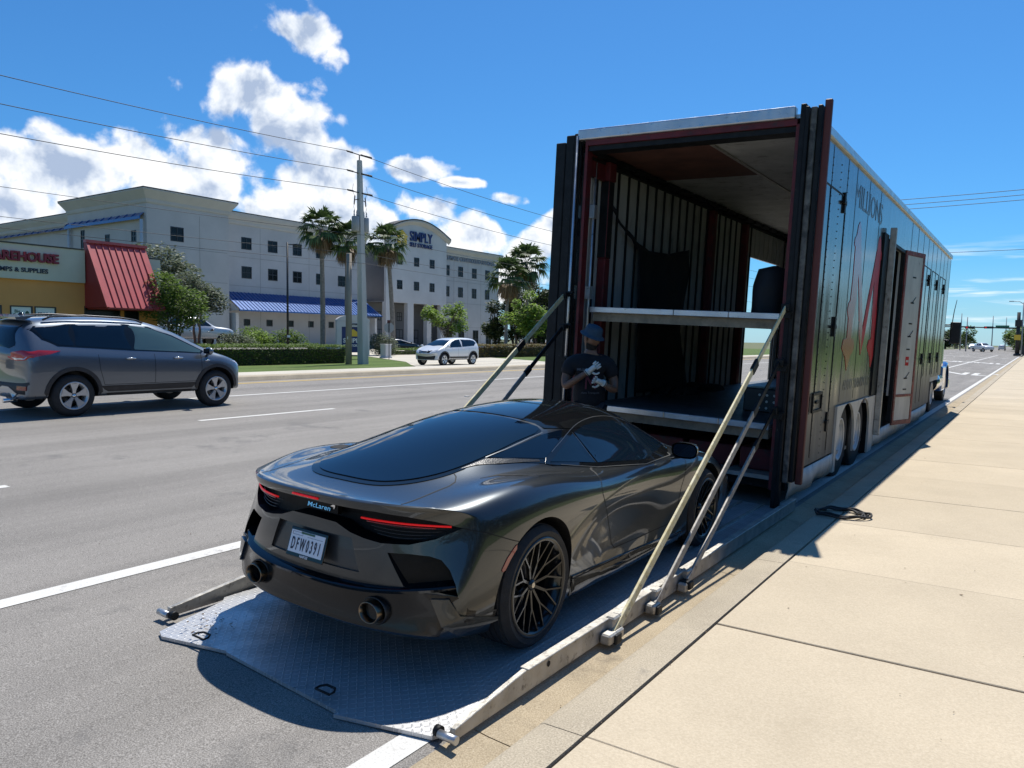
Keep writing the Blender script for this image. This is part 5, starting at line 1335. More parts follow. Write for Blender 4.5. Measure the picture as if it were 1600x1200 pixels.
def build_storage():
    B = empty('storage_building', (-76.5, 75, .28), label='long grey three storey storage building with blue awnings behind the palms', cat='building')
    class _: pass
    inv = Vector(B.location)
    def loc(o): o.location = -inv
    made_before = set(bpy.data.objects)
    X = -76.5; G = .2
    yw = [57.0 + 3.72 * k for k in range(5)]; 
    holes = [(y, z, 1.4, 1.4) for y in yw for z in (12.55, 9.2)]
    small = [(y, 3.4, .9, .8) for y in (57, 60.2, 63.4, 66.6, 70, 73)]
    holed_wall(B, 'wall', X, 53.2, 76.0, G, 15.0, holes + small, M_ST)
    for y, z, w, h in holes + small: window(B, (X, y, z), w, h, 'x', bars=(w > 1))
    # recessed bay beside the pavilion
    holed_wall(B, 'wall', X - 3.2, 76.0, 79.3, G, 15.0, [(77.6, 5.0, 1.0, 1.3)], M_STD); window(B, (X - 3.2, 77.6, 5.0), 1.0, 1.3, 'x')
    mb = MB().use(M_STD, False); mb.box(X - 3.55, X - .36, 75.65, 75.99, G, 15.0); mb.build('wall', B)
    # pavilion with arched parapet, porch below
    PX = X + 1.0; y0, y1 = 79.2, 92.5
    ph = [(82.0, z, 1.15, 1.3) for z in (12.9, 9.4)] + [(85.6, z, 1.15, 1.3) for z in (12.9, 9.4)] + [(89.1, z, 1.15, 1.3) for z in (12.9, 9.4)]
    holed_wall(B, 'wall', PX, y0, y1, 6.85, 14.2, ph, M_ST2)
    for y, z, w, h in ph: window(B, (PX, y, z), w, h, 'x')
    arc = [(y0, 14.2), (y0, 16.6)] + [(y0 + (y1 - y0) * t / 24, 16.7 + 2.35 * sin(pi * (.10 + .80 * t / 24)) - 2.35 * sin(pi * .10)) for t in range(25)] + [(y1, 16.6), (y1, 14.2)]
    mb = MB().use(M_ST2, False); mb.prism(arc, PX - .35, PX, 'x'); mb.build('arched_parapet', B)
    capo = [(y0 - .5 + (y1 - y0 + 1) * t / 30, 16.5 + 2.75 * sin(pi * (.08 + .84 * t / 30)) - 2.75 * sin(pi * .08)) for t in range(31)]
    mb = MB().use(M_STC, False)
    vs = []; 
    for (y, z) in capo: vs += [(PX + .02, y, z - .35), (PX + .5, y, z + .15), (PX + .5, y, z + .40), (PX - 1.5, y, z + .42)]
    mb.add(vs, [(4 * i + j, 4 * i + 4 + j, 4 * i + 5 + j, 4 * i + 1 + j) for i in range(30) for j in range(3)]); mb.build('arched_cornice', B)
    mb = MB().use(M_ROOFT, False); vs = []
    for (y, z) in capo: vs += [(PX + .52, y, z + .32), (PX + .52, y, z + .50), (PX - 1.5, y, z + .50)]
    mb.add(vs, [(3 * i + j, 3 * i + 3 + j, 3 * i + 4 + j, 3 * i + 1 + j) for i in range(30) for j in range(2)]); mb.build('roof_edge', B)
    for a, b in ((79.2, 80.6), (83.7, 85.0), (88.0, 89.0), (91.2, 92.5)):
        mb = MB().use(M_ST2, False); mb.box(PX - .7, PX, a, b, G, 6.848); mb.build('porch_column', B)
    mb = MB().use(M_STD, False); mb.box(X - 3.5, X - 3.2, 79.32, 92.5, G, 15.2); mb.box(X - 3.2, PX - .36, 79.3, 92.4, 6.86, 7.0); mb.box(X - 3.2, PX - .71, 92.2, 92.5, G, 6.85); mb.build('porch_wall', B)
    for yy in (82, 86.5): window(B, (X - 3.19, yy, 5.0), 1.1, 1.3, 'x')
    for yy in (82.2, 86.5, 90): window(B, (X - 3.19, yy, 1.8), 1.6, 2.6, 'x')
    # right wing
    rh = [(y, z, 1.25, 1.6) for y in (92.9 + .6, 96.9, 100.5, 104.1) for z in (12.4, 9.15)] + [(y, 1.75, 1.5, 2.9) for y in (94, 97.2, 101.0, 104.6)]
    holed_wall(B, 'wall', X + .3, 92.52, 107.4, G, 15.0, rh, M_ST)
    for y, z, w, h in rh: window(B, (X + .3, y, z), w, h, 'x', fw=.09)
    mb = MB().use(M_ST, False); mb.box(X - 20, X - .06, 107.05, 107.4, G, 15); mb.box(X - 40, X - 4, 80, 107, 14.7, 14.9); mb.box(X - 40, X - .4, 54, 76, 14.7, 14.9); mb.build('end_wall', B)
    cornice(B, [(X + .3, 92.6), (X + .3, 107.4), (X - 18, 107.4)][::-1] if False else [(X - 18, 107.4), (X + .3, 107.4), (X + .3, 92.6)][::-1] , 14.7, 15.95, .55)
    cornice(B, [(X, 53.3), (X, 76.0), (X - 3.2, 76.0), (X - 3.2, 79.2)], 14.6, 15.95, .55)
    jm = MATS.get('joint_grey') or mat('joint_grey', (.22, .22, .22), .9)  # even grey of the thin strips that mark the wall joints
    for xw, ya, yb, zz in ((X, 53.4, 75.9, (7.6, 10.9)), (X + .3, 92.7, 107.3, (3.6, 7.4, 10.8)), (X + 2.0, 44.0, 53.0, (7.6, 10.9))):
        for z in zz: g_ = MB().use(jm, False); g_.box(xw, xw + .012, ya, yb, z, z + .035); g_.build('wall_joint', B)
    for xw, yy in [(X, y_) for y_ in (58.9, 66.3, 73.6)] + [(X + .3, y_) for y_ in (95.2, 98.8, 102.3)] + [(X + 2.0, y_) for y_ in (49.6,)]:
        g_ = MB().use(jm, False); g_.box(xw, xw + .010, yy, yy + .035, G + .1, 14.5); g_.build('wall_joint', B)
    # corner tower
    TX = X + 2.0; ty = 43.7
    th = [(47.0, 12.3, 1.5, 1.5)]
    holed_wall(B, 'wall', TX, ty, 53.2, G, 15.2, th, M_ST); window(B, (TX, 47.0, 12.3), 1.5, 1.5, 'x')
    fh = [(-76.9, 11.9, .95, 1.2), (-82.0, 11.8, .95, 1.2), (-87.1, 12.2, .85, 2.0), (-77.5, 3.4, 1.2, 1.2)]
    holed_wall(B, 'wall', ty, -90.0, TX - .352, G, 15.2, fh, M_ST, 'y')
    for x_, z, w, h in fh: window(B, (x_, ty, z), w, h, 'y')
    mb = MB().use(M_ST, False); mb.box(X - .36, TX - .36, 52.85, 53.2, G, 15.2); mb.build('wall', B)
    cornice(B, [(-90.2, ty + 3), (-90.2, ty), (TX, ty), (TX, 53.2), (X - 3, 53.2)], 15.1, 16.5, .75)
    # lower left wing
    holed_wall(B, 'wall', ty + 1.5, -125, -90.2, G, 14.6, [], M_ST, 'y')
    mb = MB().use(M_ST, False); mb.box(-90.35, -90.0, ty, ty + 1.5, G, 15.2); mb.build('wall', B)
    cornice(B, [(-125, ty + 1.5), (-90.4, ty + 1.5)], 14.3, 15.6, .6)
    # awnings
    aw = MB().use(M_ST2, False)
    seam_roof(B, 'awning_sheet', (X + .05, 53.6, 6.85), (X + .05, 75.9, 6.85), (X + 3.4, 75.9, 4.75), (X + 3.4, 53.6, 4.75), M_BLUE, 44, rib=.07)
    mb = MB().use(M_BLUE, False); mb.box(X + 3.30, X + 3.45, 53.5, 76.0, 4.60, 4.74); mb.build('awning_gutter', B)
    mb = MB().use(M_ST2, False); mb.box(X + .02, X + 2.6, 53.6, 54.0, G, 4.4); mb.build('awning_end_wall', B)
    mb = MB().use(M_ST2, False); mb.box(X + .02, X + 2.6, 75.4, 75.8, G, 4.4); mb.build('awning_end_wall', B)
    mb = MB().use(M_ST2, False); mb.add([(X, 53.55, 6.7), (X, 53.55, 4.55), (X + 3.3, 53.55, 4.7)], [(0, 1, 2)]); mb.build('awning_end_wall', B)
    seam_roof(B, 'awning_sheet', (-90.0, ty - .05, 14.15), (-74.9, ty - .05, 14.15), (-74.9, ty - .5, 13.75), (-90.0, ty - .5, 13.75), M_BLUE, 10, rib=.06)
    mb = MB().use(M_BLUE, False); mb.box(-90, -74.9, ty - .55, ty - .45, 13.45, 13.74); mb.build('awning_gutter', B)
    seam_roof(B, 'awning_sheet', (-112, ty + 1.4, 14.15), (-91.0, ty + 1.4, 14.15), (-91.0, ty + 1.0, 13.8), (-112, ty + 1.0, 13.8), M_BLUE, 12, rib=.06)
    mb = MB().use(M_ST2, True); mb.tube([(-74.7 - .1, ty - .4, G), (-74.8, ty - .4, 13.4)], .16, 8); mb.tube([(-89.5, ty - .3, G), (-89.5, ty - .3, 13.4)], .16, 8); mb.tube([(-91.6, ty + 1.2, G), (-91.6, ty + 1.2, 13.4)], .16, 8); mb.build('downpipe', B)
    # signs on the wall
    F = lambda y, z, x: Matrix(((0, 0, 1, x), (1, 0, 0, y), (0, 1, 0, z), (0, 0, 0, 1)))
    text_mesh('SIMPLY', 1.95, .14, M_SIGNB, 'wall_lettering', B, F(84.0, 15.9, PX + .10), bold=.03, width=5.0)
    text_mesh('SELF STORAGE', .85, .12, M_SIGNB, 'wall_lettering', B, F(84.0, 15.05, PX + .10), bold=.01, width=5.0)
    mb = MB().use(M_SIGNY, False); mb.prism([(81.5, 15.2), (81.5, 16.3), (81.2, 16.3), (82.4, 17.2), (83.6, 16.3), (83.3, 16.3), (83.3, 15.2)], PX + .02, PX + .16, 'x'); mb.build('house_emblem', B)
    text_mesh('CLIMATE CONTROLLED STORAGE', .95, .10, M_SILV, 'wall_lettering', B, F(92.9, 14.05, X + .38), bold=.02, width=13.2)
    mb = MB().use(M_WHT, True); mb.tube([(X + .9, 106.6, 5.0), (X + .9, 106.6, 5.35)], [.45, .08], 12); mb.tube([(X + .3, 106.6, 5.4), (X + .9, 106.6, 5.4)], .04, 6); mb.build('wall_lamp', B)
    for o in bpy.data.objects:
        if o.parent == B and o not in made_before: o.location = -inv
    return B

def build_shop():
    X = -37.0
    B = empty('shop_building', (X, 18, .28), label='low orange shop with cream parapet sign and red mansard roof behind the grey SUV', cat='building')
    inv = Vector(B.location); before = set(bpy.data.objects)
    M_OR = stucco('ochre_stucco', (.68, .31, .11)); M_CR = stucco('cream_parapet', (.58, .53, .44), .08)
    M_RR = mat('red_seam_roof', (.42, .055, .055), .4, coat=.2, var=.12, vscale=2); M_RD = mat('red_side_panel', (.30, .03, .035), .5)
    M_SG = mat('maroon_letters', (.22, .01, .025), .5)
    wins = [(15.86, 2.25, .92, 1.55), (16.85, 2.25, .92, 1.55), (14.6, 2.25, .95, 1.55), (12.9, 2.25, 1.5, 1.55), (19.42, 1.75, 1.72, 2.75), (20.85, 1.75, .75, 2.75)]
    holed_wall(B, 'wall', X, 4.0, 22.2, .2, 4.2, wins, M_OR)
    for i, (y, z, w, h) in enumerate(wins): window(B, (X, y, z), w, h, 'x', bars=False, fw=.05, depth=.1)
    mb = MB().use(M_CR, False); mb.box(X - .6, X + .18, 4.0, 18.55, 4.19, 5.70); mb.box(X - .6, X - .02, 18.552, 22.4, 4.205, 5.62); o = mb.build('parapet', B)
    mb = MB().use(M_ROOFT, False); mb.box(X - .65, X + .22, 3.9, 18.5, 5.702, 5.76); mb.box(X - .65, X - .0, 21.5, 22.45, 5.622, 5.68); mb.box(X - 14, X - .6, 4, 22.2, 4.3, 4.4); mb.build('parapet_cap', B)
    mb = MB().use(M_OR, False); mb.box(X - 14, X - .36, 21.85, 22.2, .2, 4.3); mb.box(X - 14, X - .36, 4.0, 4.35, .2, 4.3); mb.box(X - 14.3, X - 14, 4.0, 22.2, .2, 4.6); mb.build('wall', B)
    # mansard
    seam_roof(B, 'roof_sheet', (X + .15, 18.72, 6.08), (X + .15, 21.5, 6.12), (X + 1.9, 21.5, 3.05), (X + 1.9, 18.72, 3.05), M_RR, 9, rib=.045)
    mb = MB().use(M_RD, False); mb.add([(X, 18.60, 6.1), (X, 18.60, 3.05), (X + 1.88, 18.60, 3.05), (X + .15, 18.60, 6.1), (X, 18.68, 6.1), (X, 18.68, 3.05), (X + 1.88, 18.68, 3.05), (X + .15, 18.68, 6.1)], [(0, 1, 2, 3), (7, 6, 5, 4), (0, 4, 5, 1), (1, 5, 6, 2), (2, 6, 7, 3), (3, 7, 4, 0)])
    mb.box(X + .02, X + 1.85, 18.7, 21.5, 2.98, 3.04); mb.build('mansard_cheek', B)
    mb = MB().use(M_RR, False); mb.box(X + .0, X + .26, 18.58, 21.55, 6.09, 6.22); mb.bar((X + .17, 18.66, 6.1), (X + 1.93, 18.66, 3.05), .12, .07); mb.build('ridge_trim', B)
    F = lambda y, z, x: Matrix(((0, 0, 1, x), (1, 0, 0, y), (0, 1, 0, z), (0, 0, 0, 1)))
    text_mesh('WAREHOUSE', .56, .12, M_SG, 'sign_lettering', B, F(14.12, 4.98, X + .26), bold=.02, width=3.25)
    text_mesh('PUMPS & SUPPLIES', .27, .03, M_INK, 'sign_lettering', B, F(14.60, 4.50, X + .20), bold=.006, width=2.30)
    def poster(y, z, w, h):
        p = MB().use(M_WHT, False); p.box(X - .028, X - .018, y - w / 2 + .06, y + w / 2 - .06, z - h / 2 + .05, z + h / 2 - .05); return p.build('window_poster', B)
    p = poster(15.86, 2.25, .92, 1.55); q = poster(16.85, 2.25, .92, 1.55); r = poster(14.6, 2.25, .95, 1.55)
    G = mat('poster_green', (.03, .09, .06), .6)
    for i, t in enumerate(('Big', 'Green', 'Egg')): text_mesh(t, .19, .004, G, 'poster_lettering', B, F(15.50 + (.08 if i != 1 else 0), 2.72 - .17 * i, X - .013), bold=.004)
    mb = MB().use(G, False); mb.prism([(16.10 + .085 * cos(2 * pi * i / 20), 2.66 + .15 * sin(2 * pi * i / 20)) for i in range(20)], X - .018, X - .012, 'x'); mb.build('poster_emblem', B)
    text_mesh('SPAS &', .20, .004, M_INK, 'poster_lettering', B, F(16.53, 2.62, X - .013), bold=.006, width=.62); text_mesh('POOL SUPPLY', .10, .004, M_INK, 'poster_lettering', B, F(16.53, 2.42, X - .013), bold=.003, width=.62)
    text_mesh('SUPPLIES', .16, .004, M_INK, 'poster_lettering', B, F(14.25, 2.30, X - .013), bold=.005, width=.72)
    mb = MB().use(mat('door_interior', (.03, .03, .035), .7), False); mb.box(X - 3, X - 2.9, 13, 22, .2, 4); mb.build('inner_wall', B)
    for o in bpy.data.objects:
        if o.parent == B and o not in before: o.location = -inv
    return B
# ================================================================== PLANTS
def leaf_mat(name, a, b, tr=.25):
    m = bpy.data.materials.new(name); m.use_nodes = True; n = N(m.node_tree); p = m.node_tree.nodes['Principled BSDF']
    g = n.new('ShaderNodeNewGeometry'); oi = n.new('ShaderNodeObjectInfo')
    f = n.math('ADD', n.math('MULTIPLY', g.outputs['Random Per Island'], .7), n.math('MULTIPLY', n.noise(1.2, 3, .6, g.outputs['Position']), .35))
    n.put(p, 'Base Color', n.ramp(f, [(.1, a), (.9, b)])); p.inputs['Roughness'].default_value = .55; p.inputs['Specular IOR Level'].default_value = .3
    t = n.new('ShaderNodeBsdfTranslucent'); n.put(t, 0, n.ramp(f, [(.1, [c * 1.3 for c in a]), (.9, [min(1, c * 1.5) for c in b])]))
    mx = n.new('ShaderNodeMixShader'); mx.inputs[0].default_value = tr
    out = m.node_tree.nodes['Material Output']; n.l.new(p.outputs[0], mx.inputs[1]); n.l.new(t.outputs[0], mx.inputs[2]); n.l.new(mx.outputs[0], out.inputs[0])
    return m
L_DARK = leaf_mat('dark_leaves', (.018, .035, .012), (.055, .085, .025)); L_MID = leaf_mat('mid_leaves', (.035, .07, .012), (.14, .21, .04), .38)
L_LIGHT = leaf_mat('light_leaves', (.07, .12, .02), (.22, .32, .06), .45); L_GREY = leaf_mat('grey_green_leaves', (.05, .065, .04), (.16, .19, .12), .3)
L_PALM = leaf_mat('palm_leaves', (.025, .05, .015), (.10, .15, .05), .25); L_DEAD = leaf_mat('dead_palm_leaves', (.12, .08, .045), (.26, .19, .11), .2)
L_RED = leaf_mat('reddish_leaves', (.09, .04, .02), (.16, .15, .04), .3)
M_BARK = mat('bark', (.14, .11, .085), .9, var=.35, vscale=6, bump=.8, bscale=20); M_PBARK = mat('palm_bark', (.22, .19, .16), .9, var=.3, vscale=5, bump=.8, bscale=14)
M_TWIG = mat('dark_twig', (.06, .05, .035), .9)
def leaves(mb, rnd, lobes, n, s0, s1, shell=.55, droop=0.):
    """leaf-sized quads scattered through a crown of overlapping lobes"""
    ws = [l[3] * l[4] * l[5] for l in lobes]; tot = sum(ws)
    for l, w in zip(lobes, ws):
        k = int(n * w / tot)
        for _ in range(k):
            while True:
                x, y, z = rnd.uniform(-1, 1), rnd.uniform(-1, 1), rnd.uniform(-1, 1); r = sqrt(x * x + y * y + z * z)
                if .05 < r < 1: break
            q = (shell + (1 - shell) * rnd.random()) / max(r, .01) if rnd.random() < .75 else 1
            nn = noise.noise(Vector((x * 2.2 + l[0], y * 2.2 + l[1], z * 2.2 + l[2])))
            q *= 1 + .35 * nn
            if nn < -.18 and rnd.random() < .75: continue
            p = Vector((l[0] + x * q * l[3], l[1] + y * q * l[4], l[2] + z * q * l[5]))
            s = rnd.uniform(s0, s1); a = rnd.uniform(0, 2 * pi); t = rnd.uniform(-.9, .9)
            u = Vector((cos(a), sin(a), rnd.uniform(-.6, .4) - droop)) * s; v = Vector((-sin(a) * cos(t), cos(a) * cos(t), sin(t))) * s * .45
            mb.add([p - u * .5, p + v * .5, p + u * .5, p - v * .5], [(0, 1, 2, 3)], False)
def tree(name, loc, h, lobes, m, n, s0, s1, label, trunk_r=.15, stems=1, group=None, cat='tree', seed=1, lean=0.):
    n = int(n * 1.7); s0 *= 1.35; s1 *= 1.45
    rnd = random.Random(seed)
    T = empty(name, loc, (0, 0, 0), label, cat, group)
    b = MB().use(M_BARK, True)
    for k in range(stems):
        a = 2 * pi * k / max(1, stems) + rnd.random(); sp = .12 * h * (0 if stems == 1 else 1)
        top = Vector((sp * cos(a), sp * sin(a), h * .72)); base = Vector((.12 * cos(a) * (stems > 1), .12 * sin(a) * (stems > 1), -.05))
        pts = [base.lerp(top, t) + Vector((noise.noise(Vector((t * 3, k, seed))) * .12 * h * t, noise.noise(Vector((t * 3, k, seed + 9))) * .12 * h * t, 0)) for t in [i / 6 for i in range(7)]]
        b.tube(pts, [trunk_r * (1 - .8 * i / 6) / sqrt(stems) for i in range(7)], 7)
        for l in lobes:
            if rnd.random() < .9 / stems + .2:
                s = pts[rnd.choice([2, 3, 4])]; e = Vector(l[:3]); b.tube([s, s.lerp(e, .5) + Vector((0, 0, .04 * h)), e, e + Vector((rnd.uniform(-1, 1) * l[3] * .5, rnd.uniform(-1, 1) * l[4] * .5, l[5] * .5))], [trunk_r * .35, trunk_r * .25, trunk_r * .14, trunk_r * .05], 5)
    b.build('trunk', T)
    c = MB().use(m, False); leaves(c, rnd, lobes, n, s0, s1); c.build('crown', T, fixn=False)
    return T
def palm(loc, h, R, label, seed, group='fan palms before the storage building', lean=(.2, .1), dead=True, nf=34):
    rnd = random.Random(seed); T = empty('fan_palm', loc, (0, 0, rnd.random() * 6), label, 'palm tree', group)
    b = MB().use(M_PBARK, True); k = 12
    pts = [Vector((lean[0] * (i / k) ** 2, lean[1] * (i / k) ** 2, h * i / k - .05)) for i in range(k + 1)]
    b.tube(pts, [.24 - .09 * (i / k) + (.08 if i == 0 else 0) + .012 * (i % 2) for i in range(k + 1)], 9); b.build('trunk', T)
    top = pts[-1]
    def frond(mb, az, elv, L, W, droop, nb=13):
        d = Vector((cos(az) * cos(elv), sin(az) * cos(elv), sin(elv))); side = Vector((-sin(az), cos(az), 0)); up = d.cross(side); up = -up if up.z < 0 else up
        base = top + d * .15; mid = base + d * L * .55 + Vector((0, 0, -droop * .25))
        mb.bar(base, mid, .03, .02)
        for q in range(nb):
            a = (q / (nb - 1) - .5) * 2.5; dd = (d * cos(a) + side * sin(a)).normalized(); l = W * (1 - .25 * abs(a) / 1.25) * rnd.uniform(.85, 1.1)
            p1 = mid + dd * l * .55; p2 = mid + dd * l + Vector((0, 0, -droop - rnd.uniform(0, .25) * W)) ; w = side * cos(a) - d * sin(a); w = w * .085 * W
            mb.add([mid, p1 + w + up * .02, p2, p1 - w + up * .02], [(0, 1, 2, 3)], False)
    c = MB().use(L_PALM, False)
    for i in range(nf):
        az = i * 2.399 + rnd.uniform(-.2, .2); elv = radians(72 - 100 * (i / nf) + rnd.uniform(-8, 8))
        frond(c, az, elv, R * .95, R * .62, .10 * R + .25 * R * max(0, -sin(elv) + .35))
    c.build('crown', T, fixn=False)
    if dead:
        d = MB().use(L_DEAD, False)
        for i in range(22): frond(d, rnd.uniform(0, 6.28), radians(rnd.uniform(-78, -40)), R * .62, R * .5, .25 * R, 9)
        d.build('dead_skirt', T, fixn=False)
    return T
def hedge(name, x0, x1, y0, y1, z0, h, m, n, s, label, cat='hedge', seed=2, group=None):
    rnd = random.Random(seed); T = empty(name, ((x0 + x1) / 2, (y0 + y1) / 2, z0), (0, 0, 0), label, cat, group)
    hx, hy = abs(x1 - x0) / 2, abs(y1 - y0) / 2
    b = MB().use(M_TWIG, False); b.box(-hx + .22, hx - .22, -hy + .22, hy - .22, 0, h - .22); b.build('twigs', T)
    c = MB().use(m, False)
    for _ in range(n):
        f = rnd.random(); x, y = rnd.uniform(-hx, hx), rnd.uniform(-hy, hy); z = rnd.uniform(.02, h)
        a1, a2, a3 = hy * h * 2, hx * h * 2, hx * hy * 2; f *= a1 + a2 + a3; e = rnd.uniform(-.10, .05)
        if f < a1: x = (hx + e) * (1 if rnd.random() < .8 else -1)
        elif f < a1 + a2: y = (hy + e) * (-1 if rnd.random() < .8 else 1)
        else: z = h + e
        bump = .10 * noise.noise(Vector((x * 1.1, y * 1.1, z + seed)))
        p = Vector((x, y, z + bump * (z / h))); q = rnd.uniform(.6, 1.3) * s; a = rnd.uniform(0, 6.28); t = rnd.uniform(-1, 1)
        u = Vector((cos(a), sin(a), rnd.uniform(-.5, .6))) * q; v = Vector((-sin(a) * cos(t), cos(a) * cos(t), sin(t))) * q * .5
        c.add([p - u * .5, p + v * .5, p + u * .5, p - v * .5], [(0, 1, 2, 3)], False)
    c.build('foliage', T, fixn=False); return T

def blobs_(seed, x, y, z, rx, ry, rz, n, r):
    rnd = random.Random(seed); out = []
    while len(out) < n:
        a, b, c = rnd.uniform(-1, 1), rnd.uniform(-1, 1), rnd.uniform(-1, 1)
        if a * a + b * b + c * c < 1: q = r * rnd.uniform(.6, 1.15); out.append((x + a * rx, y + b * ry, z + c * rz, q, q, q * .8))
    return out
ORD = ['first', 'second', 'third', 'fourth', 'fifth', 'sixth', 'seventh', 'eighth', 'ninth', 'tenth', 'eleventh', 'twelfth', 'thirteenth', 'fourteenth', 'fifteenth', 'sixteenth', 'seventeenth', 'eighteenth', 'nineteenth', 'twentieth']
def build_plants():
    g = .28
    palm((-50.4, 45.2, g), 10.7, 1.95, 'tall fan palm left of the concrete power pole', 3, lean=(-.3, -.2))
    palm((-49.4, 47.0, g), 9.9, 1.9, 'fan palm whose crown shows just behind the pole transformers', 4, lean=(.2, .2))
    palm((-48.3, 51.6, g), 10.0, 1.9, 'fan palm right of the concrete power pole beside the arched sign', 5, lean=(.5, .5))
    palm((-54.6, 78.6, g), 9.3, 2.8, 'shorter fan palm at the right end of the storage building', 6, 'fan palms right of the storage building', (-.3, .2))
    palm((-54.2, 82.8, g), 11.3, 2.9, 'taller fan palm nearest the trailer, beyond the hedge', 7, 'fan palms right of the storage building', (.2, .2))
    tree('light_tree', (-47.6, 58.6, g), 4.9, blobs_(1, 0, 0, 3.6, 2.3, 2.3, 1.6, 24, .72), L_LIGHT, 2600, .14, .26, 'small pale green multi-stemmed tree before the right wing windows', .10, 4, seed=11)
    tree('light_tree', (-46.4, 71.4, g), 6.4, blobs_(2, 0, 0, 4.4, 2.6, 2.6, 2.4, 26, .9), L_LIGHT, 3200, .16, .30, 'pale green tree between the right palms and the trailer', .14, 3, seed=12)
    # oak-like trees beside and behind the shop
    tree('broadleaf_tree', (-35.7, 22.3, g), 4.4, [(-.1, -.5, 3.9, 1.0, .9, .8), (.1, .5, 3.2, 1.2, 1.1, .8), (-.2, 1.1, 2.6, .9, .8, .6), (.1, -1.0, 2.9, .9, .8, .7), (0, .1, 2.2, .9, .9, .6)], L_MID, 3900, .08, .17, 'bright green bushy tree beside the red mansard roof', .11, 3, seed=13)
    tree('broadleaf_tree', (-41.5, 27.4, 1.1), 4.2, [(.0, 0, 3.0, 1.2, 1.2, 1.0), (.2, .9, 2.8, 1.0, 1.0, .8), (-.2, -.6, 3.7, .9, .9, .8)], L_GREY, 3600, .10, .18, 'dull green tree right of the bright one, before the grey wall', .14, 2, seed=14)
    tree('broadleaf_tree', (-57, 33.6, g), 8.4, [(-.5, -2.4, 6.8, 2.2, 2.0, 1.3), (.3, .3, 7.2, 2.4, 2.2, 1.4), (.2, 2.2, 6.2, 2.2, 1.8, 1.3), (0, -.4, 5.0, 2.6, 2.8, 1.5), (0, 1.4, 3.8, 2.0, 2.0, 1.2)], L_GREY, 6800, .16, .30, 'large grey green tree rising behind the red mansard roof', .25, 2, seed=15)
    tree('broadleaf_tree', (-57, 20.5, g), 8.9, [(0, -.8, 7.4, 1.2, 1.3, .9), (.2, .9, 7.9, 1.1, 1.2, .8), (0, .2, 6.6, 1.6, 1.9, 1.0)], L_GREY, 2600, .14, .28, 'grey green tree top showing above the cream parapet at right', .2, 2, seed=16)
    tree('broadleaf_tree', (-56, 16.4, g), 8.6, [(0, -.6, 7.2, 1.2, 1.3, .9), (.2, .9, 7.6, 1.1, 1.0, .8), (0, 0, 6.4, 1.6, 1.7, 1.0)], L_GREY, 2400, .14, .28, 'grey green tree top at the left edge above the cream parapet', .2, 2, seed=17)
    # dark growth behind the right palms
    k = 0
    for (x, y, h_) in ((-65.5, 92, 7.5), (-63, 93, 9.5), (-61, 91, 10.5), (-62.5, 97, 11), (-60, 95, 9.2), (-57.6, 91, 10.8), (-58.9, 96, 9.8), (-55.5, 93, 9)):
        tree('dense_tree', (x, y, g), h_, blobs_(k + 60, 0, 0, h_ * .5, 1.6, 1.6, h_ * .42, 14, 1.2), L_DARK, 3000, .22, .42, 'dark dense tree, %s from the left in the belt behind the right palms' % ORD[k], .3, 2, 'dark tree belt behind the right palms', seed=30 + k); k += 1
    hedge('clipped_hedge', -35.2, -34.0, 21.5, 32.6, g, 1.05, L_MID, 15000, .10, 'long clipped green hedge between the parking and the road', seed=2)
    hedge('clipped_hedge', -41.0, -39.8, 27.8, 35.5, g, 1.02, L_MID, 5200, .12, 'lower clipped hedge behind the long one, left of the blue sign', seed=3)
    hedge('clipped_hedge', -38.5, -37.1, 49.5, 60.5, g, 1.05, L_RED, 7000, .14, 'reddish green hedge behind the white crossover', seed=4)
    hedge('clipped_hedge', -38.3, -37.0, 61.5, 72, g, 1.15, L_MID, 5200, .16, 'green hedge just left of the trailer', seed=5)
    hedge('low_shrub_bed', -49.5, -47.5, 50.5, 56.5, g, .55, L_MID, 2600, .14, 'low green shrub bed under the parked dark car', 'shrub', seed=6)
    for (x, y, h_, m, lab) in ((-41.5, 30.2, 1.7, L_GREY, 'round grey green shrub left of the lamp post'), (-43.2, 33.2, 1.9, L_LIGHT, 'bright yellow green shrub right of the lamp post'), (-42.6, 35.2, 2.0, L_MID, 'full green shrub left of the blue sign'), (-45.8, 47.6, 1.9, L_GREY, 'loose grey shrub right of the stop sign'), (-47.6, 36.2, 2.2, L_MID, 'green shrub behind the two bright ones')):
        tree('shrub', (x, y, g), h_, [(0, -.4, h_ * .5, 1.0, 1.0, h_ * .5), (.1, .5, h_ * .45, .9, 1.0, h_ * .48), (-.2, 0, h_ * .62, .8, .9, h_ * .42)], m, 2600, .08, .16, lab, .05, 4, cat='shrub', seed=int(x * 10) % 97)
    # trees along the far road, both sides
    rnd = random.Random(8); k = 0
    for i in range(18):
        y = 185 + i * 9.5 + rnd.uniform(-3, 3); x = -32 - rnd.uniform(0, 8) + i * .75; h_ = rnd.uniform(6.0, 9)
        tree('roadside_tree', (x, y, .2), h_, blobs_(i, 0, 0, h_ * .55, 3.6, 3.6, h_ * .34, 9, 2.2), L_DARK if i % 3 else L_MID, 900, .42, .8, 'dark roadside tree left of the far road, %s from the crossing' % ORD[i], .3, 1, 'trees along the far road, left side', seed=100 + i)
    for i in range(16):
        y = 196 + i * 11; x = -3.2 + rnd.uniform(-.8, 3) + (3.4 if i < 2 else 0) - i * .35; h_ = rnd.uniform(6.0, 8) if i else 9
        tree('roadside_tree', (x + 1.5, y, .2), h_, blobs_(i + 40, 0, 0, h_ * .55, 3.0, 3.0, h_ * .34, 9, 2.0), L_MID if i % 3 else L_DARK, 900, .38, .75, 'dark roadside tree right of the far road, %s from the crossing' % ORD[i], .3, 1, 'trees along the far road, right side', seed=140 + i)
